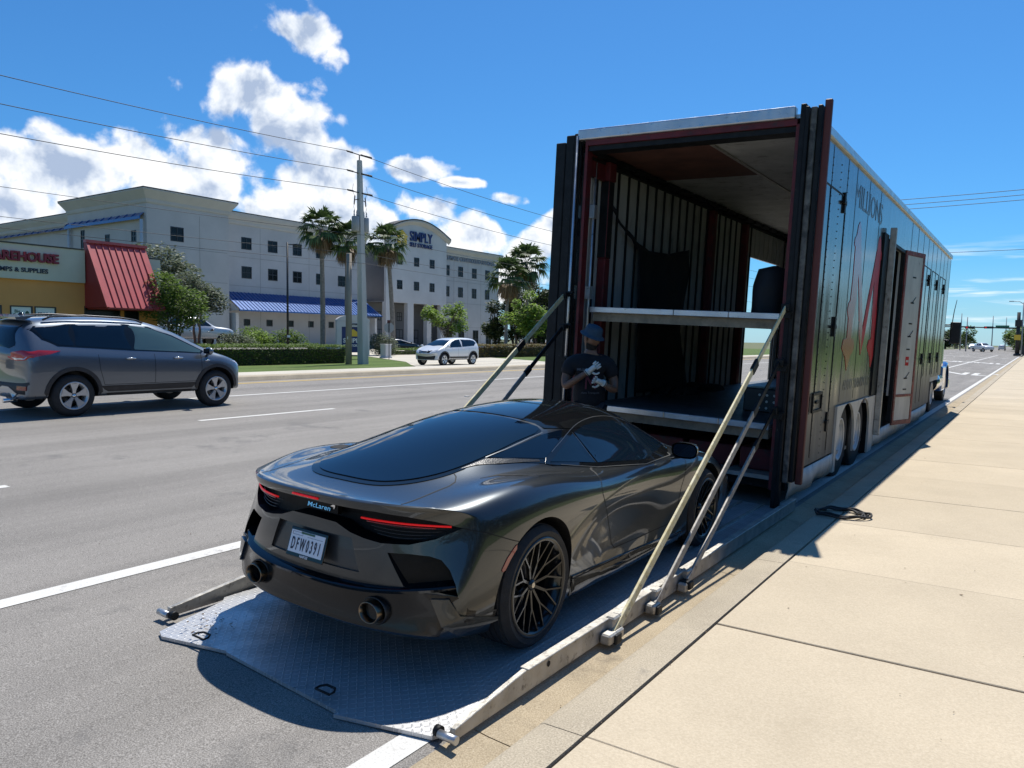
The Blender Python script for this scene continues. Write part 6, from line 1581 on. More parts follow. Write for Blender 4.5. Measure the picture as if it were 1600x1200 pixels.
    # trees beyond the pavement on the near side (seen only mirrored in the trailer and the car)
    for i, (x, y, h_) in enumerate(((10.5, 6, 4.6), (10, 12, 5), (10.5, 18, 4.4), (10, 24, 5), (10.5, 31, 5.2), (10, 39, 5), (10.5, 48, 5.4), (10.5, 60, 5.5), (10.5, -1, 4.5), (10, -9, 5))):
        tree('verge_tree', (x, y, .12), h_, [(0, 0, h_ * .62, 2.4, 3.0, h_ * .34), (.6, 2.6, h_ * .45, 2.2, 2.6, h_ * .42), (-.4, -2.6, h_ * .42, 2.2, 2.6, h_ * .40), (0, 0, h_ * .25, 2.0, 3.4, h_ * .25)], L_DARK, 1600, .3, .55, 'dark tree beyond the grass on the pavement side, %s from the south' % ORD[i], .25, 1, 'trees beyond the pavement', seed=170 + i)

# ================================================================== POLES, WIRES, SIGNS
M_CONC = mat('pole_concrete', (.46, .45, .42), .85, var=.12, vscale=2, streak=.2, bump=.3, bscale=30); M_WOODP = mat('weathered_pole', (.27, .235, .19), .9, var=.2, vscale=3, streak=.1, bump=.4, bscale=30)
M_TGREY = mat('transformer_grey', (.30, .31, .32), .5, metal=.2); M_DKM = mat('dark_metal', (.03, .03, .032), .5, metal=.4); M_WIRE = mat('black_wire', (.02, .02, .022), .6)
PX, PY, PZ = -32.0, 31.7, .28
WIRES = []
def power_pole(x, y, label, full=True, h=11.6):
    T = empty('power_pole', (x, y, PZ), (0, 0, 0), label, 'power pole', 'power poles along the far side')
    m = MB().use(M_CONC, False); lx = -.30
    def ring(z, r): return [(r * sx + lx * z / h, r * sy, z) for sx, sy in ((-1, -1), (1, -1), (1, 1), (-1, 1))]
    m.add(ring(-.1, .235) + ring(h, .115), [(0, 1, 5, 4), (1, 2, 6, 5), (2, 3, 7, 6), (3, 0, 4, 7), (4, 5, 6, 7)]); o = m.build('shaft', T); bevel(o, .02, 1)
    for i, (z, off) in enumerate(((h + .30, 0), (h - .75, .0), (h - 1.85, .0))):
        a = MB().use(M_DKM, True); cx = lx * z / h
        if i == 0: a.tube([(cx, 0, h - .1), (cx, 0, z)], .035, 6)
        a.tube([(cx - .0, -1.0, z - .02 + .06), (cx, 0, z), (cx, 1.0, z - .02 - .0)], .030, 6)
        a.tube([(cx + .12, 0, z - .02), (cx + .12, .5, z - .02)], .05, 6)
        for s_ in (-1, 1):
            for q in range(7): a.lathe([(.0, -.02), (.055, -.015), (.02, .02)], 8, Matrix.Translation((cx, s_ * (.55 + q * .065), z + .03)) @ Matrix.Rotation(pi / 2, 4, 'X'))
        a.build('insulator_string', T)
    if full:
        for s_ in (-1, 1):
            c = MB().use(M_TGREY, True); X_ = Matrix.Translation((lx * .75, s_ * .38, 8.0 - .45))
            c.lathe([(0, 0), (.19, 0), (.22, .03), (.22, .80), (.20, .84), (.0, .87)], 18, X_)
            for q in (-.1, .1): c.lathe([(.0, .86), (.03, .86), (.045, .95), (.025, 1.0), (.04, 1.08), (.012, 1.2), (0, 1.2)], 8, X_ @ Matrix.Translation((0, q, 0)))
            c.use(M_DKM); c.cbox((lx * .75, s_ * .14, 8.2), (.08, .16, .5)); c.build('transformer', T)
            f = MB().use(M_DKM, True); f.tube([(lx * .85, s_ * .12, 9.4), (lx * .85, s_ * .42, 9.3)], .025, 6); f.tube([(lx * .85, s_ * .40, 9.55), (lx * .85, s_ * .46, 9.05)], .035, 7); f.tube([(lx * .85, s_ * .46, 9.05), (lx * .8, s_ * .5, 8.9), (lx * .75, s_ * .42, 8.7)], .01, 5)
            f.tube([(lx * .9, s_ * .5, 10.2), (lx * .85, s_ * .6, 9.8), (lx * .85, s_ * .42, 9.55)], .009, 5); f.build('fuse_cutout', T)
    return T
def wire(pts, r, label, n=24, sag=.6, closed=False):
    """one cable hung from pole to pole"""
    P = []
    for a, b in zip(pts, pts[1:]):
        a, b = Vector(a), Vector(b)
        for i in range(n): t = i / n; P.append(a.lerp(b, t) - Vector((0, 0, 4 * sag * t * (1 - t))))
    P.append(Vector(pts[-1]))
    m = MB().use(M_WIRE, True); m.tube(P, r, 5, caps=False); o = m.build('overhead_wire', fixn=False)
    return tag(o, label, 'wire', 'overhead wires along the far side')
def build_poles():
    h = 11.6; lx = -.30
    power_pole(PX, PY, 'tall square concrete power pole with two grey transformers')
    power_pole(PX, PY + 48, 'farther concrete power pole mostly hidden by the trailer', False)
    for i, (z, nm) in enumerate(((h + .30, 'topmost overhead wire on the concrete pole'), (h - .75, 'overhead wire on the second bracket of the concrete pole'), (h - 1.85, 'overhead wire on the third bracket of the concrete pole'))):
        c = PX + lx; Z = PZ + z
        wire([(c, PY - 52, Z), (c, PY - 1.0, Z + .04)], .016, nm + ', left span', sag=.9)
        wire([(c, PY + 1.0, Z - .02), (c, PY + 47, Z), (c, PY + 95, Z)], .016, nm + ', right span', sag=.7)
    for z, s_, nm in ((7.35, .45, 'thick communications cable crossing the palms, upper one'), (6.3, .5, 'thick communications cable crossing the palms, middle one'), (5.75, .35, 'thick communications cable crossing the palms, lowest one')):
        wire([(PX + .2, PY - 52, PZ + z), (PX + .1, PY, PZ + z), (PX + .1, PY + 48, PZ + z), (PX + .1, PY + 96, PZ + z)], .011, nm, sag=s_)
    # stub pole beside it
    T = empty('stub_pole', (-32.55, 31.1, .28), label='short weathered pole standing against the left of the concrete pole', cat='pole')
    m = MB().use(M_WOODP, True); m.tube([(0, 0, -.1), (.02, 0, 3), (.03, 0, 6.3)], [.19, .175, .15], 12); m.build('shaft', T)
    m = MB().use(M_WHT, False); m.cbox((.1, -.14, 1.5), (.02, .1, .16)); m.build('tag_plate', T)
    # lamp post
    T = empty('lamp_post', (-36.9, 30.35, .28), label='slim dark parking lamp post rising from the hedge', cat='lamp post')
    m = MB().use(M_DKM, True); m.tube([(0, 0, -.1), (0, 0, 7.1)], [.075, .055], 10); m.build('shaft', T)
    m = MB().use(M_DKM, False); m.bar((0, 0, 6.98), (.12, .45, 7.0), .05, .05); m.cbox((.16, .62, 6.99), (.30, .42, .10)); m.build('lamp_head', T)
    m = MB().use(M_WHT, False); m.cbox((.09, 0, 1.55), (.02, .22, .14)); m.build('notice_plate', T)
    # stop sign seen from behind, on its post
    T = empty('stop_sign', (-38.2, 40.4, .28), (0, 0, radians(-40)), 'back of an octagonal stop sign on a thin post by the driveway', 'sign')
    m = MB().use(M_TGREY, False); m.prism([(.38 * cos(radians(22.5 + 45 * k)), 2.25 + .38 * sin(radians(22.5 + 45 * k))) for k in range(8)], -.004, .0, 'x'); m.use(M_LOGOR); m.prism([(.375 * cos(radians(22.5 + 45 * k)), 2.25 + .375 * sin(radians(22.5 + 45 * k))) for k in range(8)], -.008, -.005, 'x'); m.build('sign_plate', T)
    m = MB().use(M_BROWN, False); m.cbox((.0, -.02, 2.68), (.03, .22, .22)); m.build('top_marker', T)
    m = MB().use(M_DKM, False); m.cbox((.03, 0, 1.3), (.05, .05, 2.75)); m.build('post', T)
    T = empty('utility_cabinet', (-40.6, 42.6, .28), label='low white pillar box behind the stop sign', cat='utility box')
    m = MB().use(M_ST2, False); m.cbox((0, 0, .50), (.55, .62, 1.0)); m.cbox((0, 0, 1.03), (.62, .70, .06)); m.cbox((0, 0, .06), (.65, .72, .12)); o = m.build('box_shell', T); bevel(o, .02, 2)
    # monument sign
    T = empty('monument_sign', (-39.9, 38.5, .50), (0, 0, radians(-32)), 'blue and white arched monument sign SIMPLY SELF STORAGE behind the poles', 'sign')
    m = MB().use(M_ST2, False)
    for s_ in (-1, 1): m.box(-.30, .30, s_ * .98 - .16, s_ * .98 + .16, 0, 2.45)
    m.box(-.26, .26, -.815, .815, 2.05, 2.45); arcp = [(-1.18, 2.46)] + [(1.18 * -cos(pi * i / 16), 2.46 + .42 * sin(pi * i / 16)) for i in range(1, 16)] + [(1.18, 2.46)]
    m.prism(arcp, -.30, .30, 'x'); m.build('sign_frame', T)
    m = MB().use(M_SIGNB, False); m.box(-.14, .14, -.812, .812, .25, 2.045); o = m.build('sign_panel', T)
    F = lambda y, z, x: Matrix(((0, 0, 1, x), (1, 0, 0, y), (0, 1, 0, z), (0, 0, 0, 1)))
    text_mesh('SIMPLY', .42, .02, M_WHT, 'sign_lettering', T, F(-.70, .95, .155), bold=.012, width=1.40); text_mesh('SELF STORAGE', .22, .02, M_WHT, 'sign_lettering', T, F(-.70, .66, .155), bold=.006, width=1.40)
    m = MB().use(M_SIGNY, False); m.prism([(-.32, 1.38), (-.32, 1.62), (-.40, 1.62), (0, 1.90), (.40, 1.62), (.32, 1.62), (.32, 1.38)], .145, .165, 'x'); m.build('house_emblem', T)
    text_mesh('ENTER', .17, .02, M_INK, 'sign_lettering', T, F(-.30, 2.17, .275), bold=.006, width=.6)
    # red and white bollards, hydrant
    for i, (x, y) in enumerate(((-56.0, 84.2), (-55.2, 85.5), (-53.6, 86.6), (-52.0, 88.3), (-50.7, 88.9), (-49.4, 89.6))):
        T = empty('bollard', (x, y, .28), label='red bollard with white top, %s from the left before the storage building' % ORD[i], cat='bollard', group='red bollards with white tops')
        m = MB().use(M_RED, True); m.lathe([(0, 0), (.14, 0), (.14, 1.15)], 12); m.build('post', T); m = MB().use(M_WHT, True); m.lathe([(.145, 1.15), (.155, 1.16), (.15, 1.42), (.10, 1.5), (0, 1.52)], 12); m.build('cap', T)
    T = empty('fire_hydrant', (-33.9, 57.2, .28), label='pale fire hydrant before the hedge left of the trailer', cat='hydrant')
    m = MB().use(mat('hydrant_paint', (.55, .50, .36), .5), True); m.lathe([(0, 0), (.16, 0), (.16, .06), (.11, .08), (.11, .55), (.15, .57), (.15, .62), (.12, .66), (.10, .78), (.03, .84), (0, .84)], 14); m.build('barrel', T)
    for s_ in (-1, 1):
        m = MB().use(MATS['hydrant_paint'], True); m.tube([(0, 0, .45), (0, s_ * .19, .45)], .055, 10); m.build('nozzle', T)
    # traffic signals far down the road
    T = empty('traffic_signal', (-2.6, 150, .1), label='dark signal pole at the right with a long mast arm over the road', cat='traffic signal')
    m = MB().use(M_DKM, True); m.tube([(0, 0, 0), (0, 0, 7.1)], [.34, .24], 10); m.lathe([(0, 0), (.55, 0), (.5, .35), (.34, .4)], 10); m.build('shaft', T)
    m = MB().use(M_DKM, False); m.cbox((0, -.1, 5.3), (.95, .7, 1.1)); m.cbox((1.1, 0, .95), (.9, .7, 1.5)); m.build('control_box', T)
    m = MB().use(M_DKM, True); m.tube([(0, 0, 4.5), (-9.4, 0, 4.75)], [.13, .08], 8); m.build('mast_arm', T)
    m = MB().use(M_SIGNY, False); m.cbox((-.05, -.4, 3.0), (.9, .05, .85)); m.build('yellow_plate', T)
    m = MB().use(mat('street_sign_green', (.02, .16, .10), .5), False); m.cbox((-2.2, -.05, 4.75), (1.9, .05, .42)); m.build('street_name_plate', T)
    for x in (-6.8, -4.1):
        m = MB().use(M_DKM, False); m.cbox((x, -.15, 4.62), (1.35, .30, .36)); o = m.build('signal_head', T)
        m = MB().use(M_REDLED, True); m.tube([(x - .42, -.31, 4.62), (x - .42, -.33, 4.62)], .15, 12); m.build('red_lens', o)
    T = empty('traffic_signal', (-16.5, 152, .3), label='second dark signal arm reaching in from the left, partly behind the trailer', cat='traffic signal')
    m = MB().use(M_DKM, True); m.tube([(0, 0, 0), (0, 0, 6.3)], .18, 8); m.tube([(0, 0, 4.6), (6.5, 0, 4.6)], .09, 8); m.build('mast_arm', T)
    T = empty('street_light', (-2.3, 170, .1), label='tall grey cobra head street light beyond the signal pole', cat='street light')
    m = MB().use(M_TGREY, True); m.tube([(0, 0, 0), (0, 0, 9.6)], [.14, .09], 8); m.tube([(0, 0, 9.3), (-.6, 0, 9.75), (-1.6, 0, 9.85)], .05, 6); m.build('shaft', T); m = MB().use(M_TGREY, False); m.cbox((-1.9, 0, 9.84), (.75, .3, .14)); m.build('lamp_head', T)
    for k, (x, y, hh, lab) in enumerate(((-12.5, 190, 7.5, 'thin grey pole beyond the signals, leftmost'), (-9.5, 230, 9, 'thin grey pole far down the road, second from left'), (-7.5, 260, 9.5, 'thin grey pole far down the road near the centre'), (-4.5, 300, 10, 'thin grey pole farthest down the road'), (-15.0, 210, 9, 'thin grey pole close beside the truck mirror'))):
        T = empty('roadside_pole', (x, y, .2), label=lab, cat='pole', group='thin poles far down the road'); m = MB().use(M_TGREY, True); m.tube([(0, 0, 0), (.1, 0, hh)], [.14, .08], 6); m.build('shaft', T)
    for z, y, nm in ((15.6, 60, 'highest wire crossing the sky right of the trailer'), (14.9, 60, 'second wire crossing the sky right of the trailer'), (14.5, 60, 'third wire crossing the sky right of the trailer'), (9.0, 62, 'single low wire crossing the sky right of the trailer')):
        pass
    def cross(y, za, zb, nm):
        m = MB().use(M_WIRE, True); P = [Vector((-40 + 80 * i / 40, y, za + (zb - za) * i / 40 - 1.2 * (1 - ((i - 20) / 20) ** 2))) for i in range(41)]
        m.tube(P, .03, 5, caps=False); o = m.build('overhead_wire', fixn=False); tag(o, nm, 'wire', 'wires crossing the road right of the trailer')
    cross(90, 17.6, 18.6, 'highest wire crossing the sky right of the trailer'); cross(90, 17.0, 18.2, 'second wire crossing the sky right of the trailer'); cross(90.5, 16.6, 17.8, 'third wire crossing the sky right of the trailer'); cross(110, 14.2, 14.6, 'single low wire crossing the sky right of the trailer')
# ================================================================== OTHER VEHICLES
def loft_body(stations, t, m, lv=2, name='body', crease_top=.0):
    """stations: rings of (x, y, z) from top centre (0) over the top edge (t) down the flank to the sill; floor is added"""
    bm = bmesh.new(); s = len(stations[0]) - 1 - t; rings = []
    for st in stations:
        cx, cy, cz = st[-1]; ring = list(st) + [(cx * (1 - (i + 1) / t), cy if abs(cy) < 99 else cy, cz) for i in range(t)]
        r = [bm.verts.new(p) for p in ring]; l = [bm.verts.new((-x, y, z)) for x, y, z in ring[1:-1]][::-1]; rings.append(r + l)
    n = len(rings[0])
    for a, b in zip(rings, rings[1:]):
        for j in range(n): bm.faces.new((a[j], a[(j + 1) % n], b[(j + 1) % n], b[j]))
    last = 2 * t + s
    for ring in (rings[0], rings[-1]):
        L = lambda i: ring[(n - i) % n]; g = {}
        for c in range(-t, t + 1):
            g[(0, c)] = ring[c] if c >= 0 else L(-c); j = last - abs(c); g[(s, c)] = ring[j] if c >= 0 else L(j)
        for r in range(1, s): g[(r, t)] = ring[t + r]; g[(r, -t)] = L(t + r)
        for r in range(1, s):
            for c in range(-t + 1, t):
                e = g[(r, t)].co; k = abs(c) / t; bul = .06 * (1 - k * k) * (-1 if ring is rings[0] else 1)
                g[(r, c)] = bm.verts.new((e.x * c / t, e.y + bul, e.z))
        for r in range(s):
            for c in range(-t, t): bm.faces.new((g[(r, c)], g[(r, c + 1)], g[(r + 1, c + 1)], g[(r + 1, c)]))
    bmesh.ops.recalc_face_normals(bm, faces=bm.faces)
    me = bpy.data.meshes.new(name); bm.to_mesh(me); bm.free()
    for p in me.polygons: p.use_smooth = True
    r = subdiv(me, lv); r.materials.clear(); r.materials.append(m); return r
M_SUVP = car_paint('grey_metallic_paint', (.135, .155, .18), .25, .35, .7); M_WHTP = car_paint('white_paint', (.62, .63, .64), .05, .4, .1); M_SILP = car_paint('silver_paint', (.42, .43, .44), .12, .35, .5)
M_DARKP = car_paint('dark_blue_black_paint', (.012, .015, .022), .2, .3, .4); M_BLUEP = car_paint('truck_blue_paint', (.03, .12, .36), .1, .3, .3)
M_CLAD = mat('grey_plastic_cladding', (.028, .028, .03), .6, var=.2, vscale=8); M_LENS = mat('clear_lamp_lens', (.62, .64, .66), .08, coat=1, metal=.3); M_TAIL = mat('red_tail_lens', (.42, .015, .02), .12, coat=1)
M_AMB = mat('amber_lens', (.55, .20, .03), .15, coat=1); M_SRIM = mat('silver_wheel', (.52, .53, .54), .3, metal=.6); M_CABIN = mat('car_glass_lit', (.05, .085, .075), .04, spec=.8, coat=1)
def suv_stations(L0=-.93, L1=3.59, H=1.68, W=.92, hood=1.02, rear_slope=.30, y_ws0=2.74, y_ws1=1.60, k=.22):
    S = []
    def st(y, top, re, belt, zt, f, kk, full=True):
        """top z, roof edge half width, belt z; f: width factor"""
        rows = [(0, top), (re * .58, top - .004), (re, top - .035)] + ([(re + (W * .94 - re) * .52, (top + belt) / 2 + .02)] if True else []) + [(W * .945, belt), (W * .985, belt - .10), (W, belt - .30), (W * .99, .58), (W * .975, .42), (W * .95, .30)]
        S.append([(x * f, y + kk * (abs(x) / W) ** 2.6 * (1 if y < 1 else -1), z) for x, z in rows])
    st(L0, 1.02, .66, .96, 0, .93, k); st(L0 + .10, H - .42, .62, 1.06, 0, .97, k * .8); st(L0 + .22, H - .10, .60, 1.12, 0, .985, k * .55); st(L0 + .50, H - .055, .61, 1.13, 0, 1, k * .2)
    st(-.05, H - .015, .62, 1.12, 0, 1, 0); st(.6, H, .63, 1.08, 0, 1, 0); st(1.15, H - .02, .63, 1.05, 0, 1, 0); st(y_ws1, H - .07, .61, 1.03, 0, 1, 0)
    st((y_ws0 + y_ws1) / 2, (H + hood) / 2 + .02, .64, 1.01, 0, 1, 0); st(y_ws0, hood + .05, .70, .985, 0, 1, 0)
    st(y_ws0 + .12, hood + .01, .70, .97, 0, 1, 0)
    st(L1 - .42, hood - .07, .66, .90, 0, .985, k * .5); st(L1 - .14, hood - .16, .60, .80, 0, .95, k * 1.1); st(L1, hood - .34, .55, .62, 0, .90, k * 1.6)
    return S
def make_car(name, loc, rz, label, cat, paint, stations, wb, R, rim_r, wheelmat, wins, rearwin, screen, lamps, tails, t=2, style='five', clad=True, slope=0., group=None, W=.92, handles=True, rails=False, detail=1, bars=None, lv=2, extra=None, band=None):
    T = empty(name, loc, (0, slope, rz), label, cat, group)
    base = loft_body(stations, t, paint, lv, 'body'); bvh = bvh_of(base)
    cuts = []
    for sg in (1, -1):
        for y in (0, wb): cuts.append(cyl_cutter(sg * (W - .30), sg * (W + .4), y, R + .015, R + .055, M_BLACKP, 40))
    me = boolean(base.copy(), cuts); keep_normals(me, base, bvh, [i for i, q in enumerate(me.materials) if q == paint]); link('body', me, T)
    P = lambda poly, ax, off, m, nm, res=.06: patch(bvh, poly, ax, off, m, nm, T, res)
    for sg in (1, -1):
        ax = 'x' if sg > 0 else '-x'
        if band: P(band, ax, .003, M_BLACKG, 'window_frame', .06)
        for i, w in enumerate(wins):
            m_ = M_GLASS
            if isinstance(w, tuple): w, m_ = w
            P(w, ax, .006, m_, 'side_window')
        if clad:
            for y in (0, wb):
                ring = [(y + (R + .12) * cos(a), R + .015 + (R + .12) * sin(a)) for a in [radians(d) for d in range(-8, 189, 12)]]; inn = [(y + (R + .057) * cos(a), R + .015 + (R + .057) * sin(a)) for a in [radians(d) for d in range(188, -9, -12)]]
                P(ring + inn, ax, .012, M_CLAD, 'arch_trim', .08)
            P([(R + .06, .30), (R + .10, .50), (wb - R - .10, .50), (wb - R - .06, .30)], ax, .010, M_CLAD, 'sill_trim', .1)
        for (poly, m_, nm) in (lamps or []):
            P(poly, ax, .006, m_, nm, .04)
        for (poly, m_, nm) in (tails or []):
            P(poly, ax, .006, m_, nm, .04)
        for y in (0, wb): wheel('wheel', T, (sg * (W - .02 - .11), y, R), R, rim_r, .22, wheelmat, style, sg, rot=.3 + y)
        if handles:
            for hy in (wb * .36, wb * .70):
                p, n_ = onto(bvh, hy, .96, ax)
                if p:
                    h = MB().use(M_CHROME if handles == 2 else paint, True); h.tube([(p.x, hy - .09, .965), (p.x + sg * .035, hy - .06, .968), (p.x + sg * .035, hy + .06, .968), (p.x, hy + .09, .965)], .014, 8); h.build('door_handle', T)
        m = MB().use(paint, True); my = stations[-5][0][1] - .30; m.ball((sg * (W + .09), my, 1.09), (.115, .06, .075), 14, 8); m.tube([(sg * (W - .06), my + .06, 1.0), (sg * (W + .05), my + .02, 1.06)], .03, 8); o = m.build('door_mirror', T)
        g = MB().use(M_GLASS, False); g.cbox((sg * (W + .09), my - .058, 1.09), (.16, .012, .09)); g.build('mirror_glass', o)
        sl = MB().use(M_SHUT)
        b0 = .50
        for yy in ((.50, 1.42, 2.36) if wb > 2.4 and detail else ()):
            ribbon(sl, bvh, [(yy - (.10 if yy < 1 else 0), 1.04), (yy - (.08 if yy < 1 else 0), .80), (yy, b0 + .02)], ax, .008)
        if detail: ribbon(sl, bvh, [(.50, b0 + .02), (2.36, b0 + .02)], ax, .008)
        if sl.v: sl.build('shut_lines', T, fixn=False)
        if rails:
            r = MB().use(M_DKRAIL, True); z = 1.70; r.tube([(sg * .60, -.36, 1.60), (sg * .60, -.24, 1.655), (sg * .61, .3, 1.69), (sg * .61, .9, 1.675), (sg * .60, 1.22, 1.635), (sg * .60, 1.34, 1.59)], .017, 8); r.build('roof_rail', T)
    if rearwin: P(rearwin, '-y', .006, M_GLASS, 'rear_window')
    if screen: P(screen, 'z', .006, M_GLASS, 'windscreen')
    if extra: extra(T, P, bvh)
    return T
M_DKRAIL = mat('dark_roof_rail', (.05, .05, .052), .35, metal=.6)
def build_vehicles():
    W = .92
    wins = [[(-.62, 1.44), (-.50, 1.475), (.02, 1.515), (.02, 1.185), (-.22, 1.20), (-.42, 1.30)], [(.05, 1.518), (.98, 1.535), (1.0, 1.125), (.05, 1.183)], ([(1.04, 1.535), (1.40, 1.50), (1.85, 1.35), (2.40, 1.09), (2.36, 1.055), (1.06, 1.118)], M_CABIN)]
    def suv_extra(T, P, bvh):
        P([(-.86, .36), (.86, .36), (.86, .60), (-.86, .60)], '-y', .012, M_CLAD, 'rear_bumper', .08)
        P([(-.55, .30), (.55, .30), (.60, .40), (.35, .50), (-.35, .50), (-.60, .40)], '-y', .02, M_SILP, 'skid_plate', .08)
        for sg in (1, -1):
            P([(-.26, 1.0), (-.17, 1.07), (.0, 1.105), (.24, 1.11), (.47, 1.10), (.37, 1.05), (.2, 1.005), (.07, .95), (-.10, .94), (-.21, .955)], 'd' if sg > 0 else '-d', .012, M_TAIL, 'tail_lamp', .04)
            P([(-.17, 1.0), (.10, 1.005), (.06, .965), (-.12, .96)], 'd' if sg > 0 else '-d', .018, M_LENS, 'reverse_lens', .04)
            q3 = [(.60, .46), (.82, .46), (.82, .53), (.60, .53)]
            P(q3 if sg > 0 else mirror(q3), '-y', .018, M_REDDIM, 'rear_reflector', .05)
            e = MB().use(M_CHROME, True); e.tube([(sg * .52, -.72, .30), (sg * .52, -.93, .29)], .035, 14); e.build('exhaust_tip', T)
        sp = MB().use(M_SUVP, True); sp.add([(x, y, z) for x in (-.58, -.3, 0, .3, .58) for y, z in ((-.45, 1.672), (-.76, 1.632), (-.75, 1.60), (-.60, 1.60))], [(4 * i + j, 4 * i + 4 + j, 4 * i + 4 + (j + 1) % 4, 4 * i + (j + 1) % 4) for i in range(4) for j in range(4)] + [(0, 1, 2, 3), (19, 18, 17, 16)]); sp.build('roof_spoiler', T, sharp=40)
        pl = MB().use(M_PLATEW, False); pl.box(-.15, .15, -.985, -.97, .74, .89); pl.build('number_plate', T)
        an = MB().use(M_BLACKG, True); an.lathe([(0, .05), (.03, .045), (.06, 0)], 12, Matrix.Translation((0, -.42, 1.665))); an.build('roof_antenna', T)
        b = MB().use(M_CHROME, True); b.tube([(.925, 2.42, .905), (.93, 2.52, .915)], .012, 8); b.build('fender_badge', T)
    zs = gz(-14.2)
    make_car('grey_suv', (-14.15, 6.46, zs), 0, 'dark grey SUV with roof rails driving past in the third lane', 'car', M_SUVP, suv_stations(), 2.69, .352, .232, M_SRIM, wins,
             [(-.60, 1.18), (-.55, 1.50), (.55, 1.50), (.60, 1.18), (.50, 1.13), (-.50, 1.13)], [(-.55, 1.78), (0, 1.80), (.55, 1.78), (.68, 2.50), (0, 2.60), (-.68, 2.50)],
             [([(3.02, .90), (3.22, .90), (3.50, .80), (3.46, .70), (3.25, .78)], M_LENS, 'headlamp'), ([(3.05, .895), (3.20, .895), (3.25, .84), (3.16, .84)], M_AMB, 'indicator')],
             None,
             slope=math.atan(.03), handles=2, rails=True, extra=suv_extra, lv=3, band=[(-.68, 1.44), (-.52, 1.495), (.02, 1.54), (.98, 1.56), (1.42, 1.525), (1.88, 1.37), (2.46, 1.08), (2.38, 1.035), (1.0, 1.10), (.02, 1.16), (-.24, 1.175), (-.46, 1.28)])
    # white crossover, front towards the camera
    def front(T, P, bvh, paint=None):
        for sg in (1, -1):
            q = [(.42, .80), (.60, .86), (.76, .88), (.74, .78), (.50, .74)]
            P(q if sg > 0 else mirror(q), 'y', .012, M_LENS, 'headlamp', .06)
        P([(-.38, .70), (.38, .70), (.46, .84), (-.46, .84)], 'y', .012, M_BLACKG, 'grille', .06)
        b = MB().use(M_CHROME, True); p, _ = onto(bvh, 0, .78, 'y'); b.tube([(-.36, p.y + .02, .86), (-.16, p.y + .03, .74), (.16, p.y + .03, .74), (.36, p.y + .02, .86)], .022, 6); b.build('grille_chrome', T)
        P([(-.60, .34), (.60, .34), (.66, .56), (-.66, .56)], 'y', .012, M_CLAD, 'lower_grille', .06)
    w2 = [[(-.42, 1.28), (-.25, 1.42), (.05, 1.46), (1.0, 1.48), (1.0, 1.06), (-.1, 1.12)], [(1.06, 1.48), (1.42, 1.45), (1.80, 1.32), (2.22, 1.04), (2.15, 1.02), (1.06, 1.05)]]
    make_car('white_crossover', (-28.35, 36.2, .285), pi, 'small white crossover with black grille facing the camera on the driveway', 'car', M_WHTP, suv_stations(-.82, 3.52, 1.60, .90, .98), 2.65, .345, .225, M_SRIM, w2,
             [(-.55, 1.12), (-.50, 1.40), (.50, 1.40), (.55, 1.12)], [(-.55, 1.78), (0, 1.80), (.55, 1.78), (.68, 2.50), (0, 2.60), (-.68, 2.50)], None, [([(-.78, 1.0), (-.45, 1.02), (-.50, .90), (-.78, .88)], M_TAIL, 'tail_lamp')], W=.90, extra=front, handles=1)
    # pickup trucks
    def pick_st():
        S = []; W = .98
        def st(y, top, re, belt, f=1, kk=0):
            rows = [(0, top), (re * .58, top - .004), (re, top - .03), (re + (W * .95 - re) * .5, (top + belt) / 2 + .01), (W * .95, belt), (W * .985, belt - .10), (W, belt - .32), (W * .99, .75), (W * .98, .60), (W * .95, .48)]
            S.append([(x * f, y + kk * (abs(x) / W) ** 2.6 * (1 if y < 1 else -1), z) for x, z in rows])
        st(-1.25, 1.36, .86, 1.34, .98, .05); st(-1.15, 1.38, .88, 1.34); st(-.4, 1.38, .88, 1.34); st(.55, 1.38, .88, 1.34); st(.62, 1.40, .86, 1.32); st(.72, 1.84, .68, 1.30); st(.9, 1.93, .66, 1.29); st(1.6, 1.95, .67, 1.27); st(2.2, 1.92, .66, 1.25)
        st(2.7, 1.62, .68, 1.24); st(3.05, 1.36, .74, 1.22); st(3.2, 1.32, .76, 1.21); st(4.0, 1.27, .76, 1.16, .99, .05); st(4.45, 1.16, .72, 1.05, .97, .12); st(4.58, .90, .70, .86, .94, .16)
        return S
    wp = [[(.98, 1.78), (1.68, 1.81), (1.68, 1.34), (1.02, 1.36)], [(1.76, 1.81), (2.12, 1.78), (2.45, 1.62), (2.78, 1.34), (2.72, 1.31), (1.76, 1.33)]]
    def pext(T, P, bvh):
        b = MB().use(M_BLACKP, False); b.box(-.78, .78, -1.08, .52, 1.385, 1.392); b.build('cargo_bed', T)
        P([(-.70, .62), (.70, .62), (.74, .78), (-.74, .78)], '-y', .02, M_CHROME, 'rear_bumper', .1)
        P([(-.62, .80), (.62, .80), (.66, 1.04), (-.66, 1.04)], 'y', .02, M_BLACKG, 'grille', .1)
    def pickup(loc, rz, label, paint, group=None):
        return make_car('pickup_truck', loc, rz, label, 'pickup truck', paint, pick_st(), 3.55, .40, .24, M_SRIM, wp, [(-.55, 1.45), (-.50, 1.78), (.50, 1.78), (.55, 1.45)], [(-.55, 2.28), (.55, 2.28), (.68, 2.95), (-.68, 2.95)],
                 [([(4.15, 1.10), (4.40, 1.06), (4.40, .95), (4.18, .98)], M_LENS, 'headlamp')], [([(-1.18, 1.28), (-1.05, 1.28), (-1.05, 1.0), (-1.18, 1.0)], M_TAIL, 'tail_lamp')], W=.98, clad=False, extra=pext, detail=0)
    pickup((-45.5, 27.7, 1.10), radians(-3), 'silver crew cab pickup parked behind the long hedge, left of it', M_SILP)
    pickup((-10.6, 195, gz(-10.5)), radians(-146), 'white pickup turning across the far end of the road', M_WHTP)
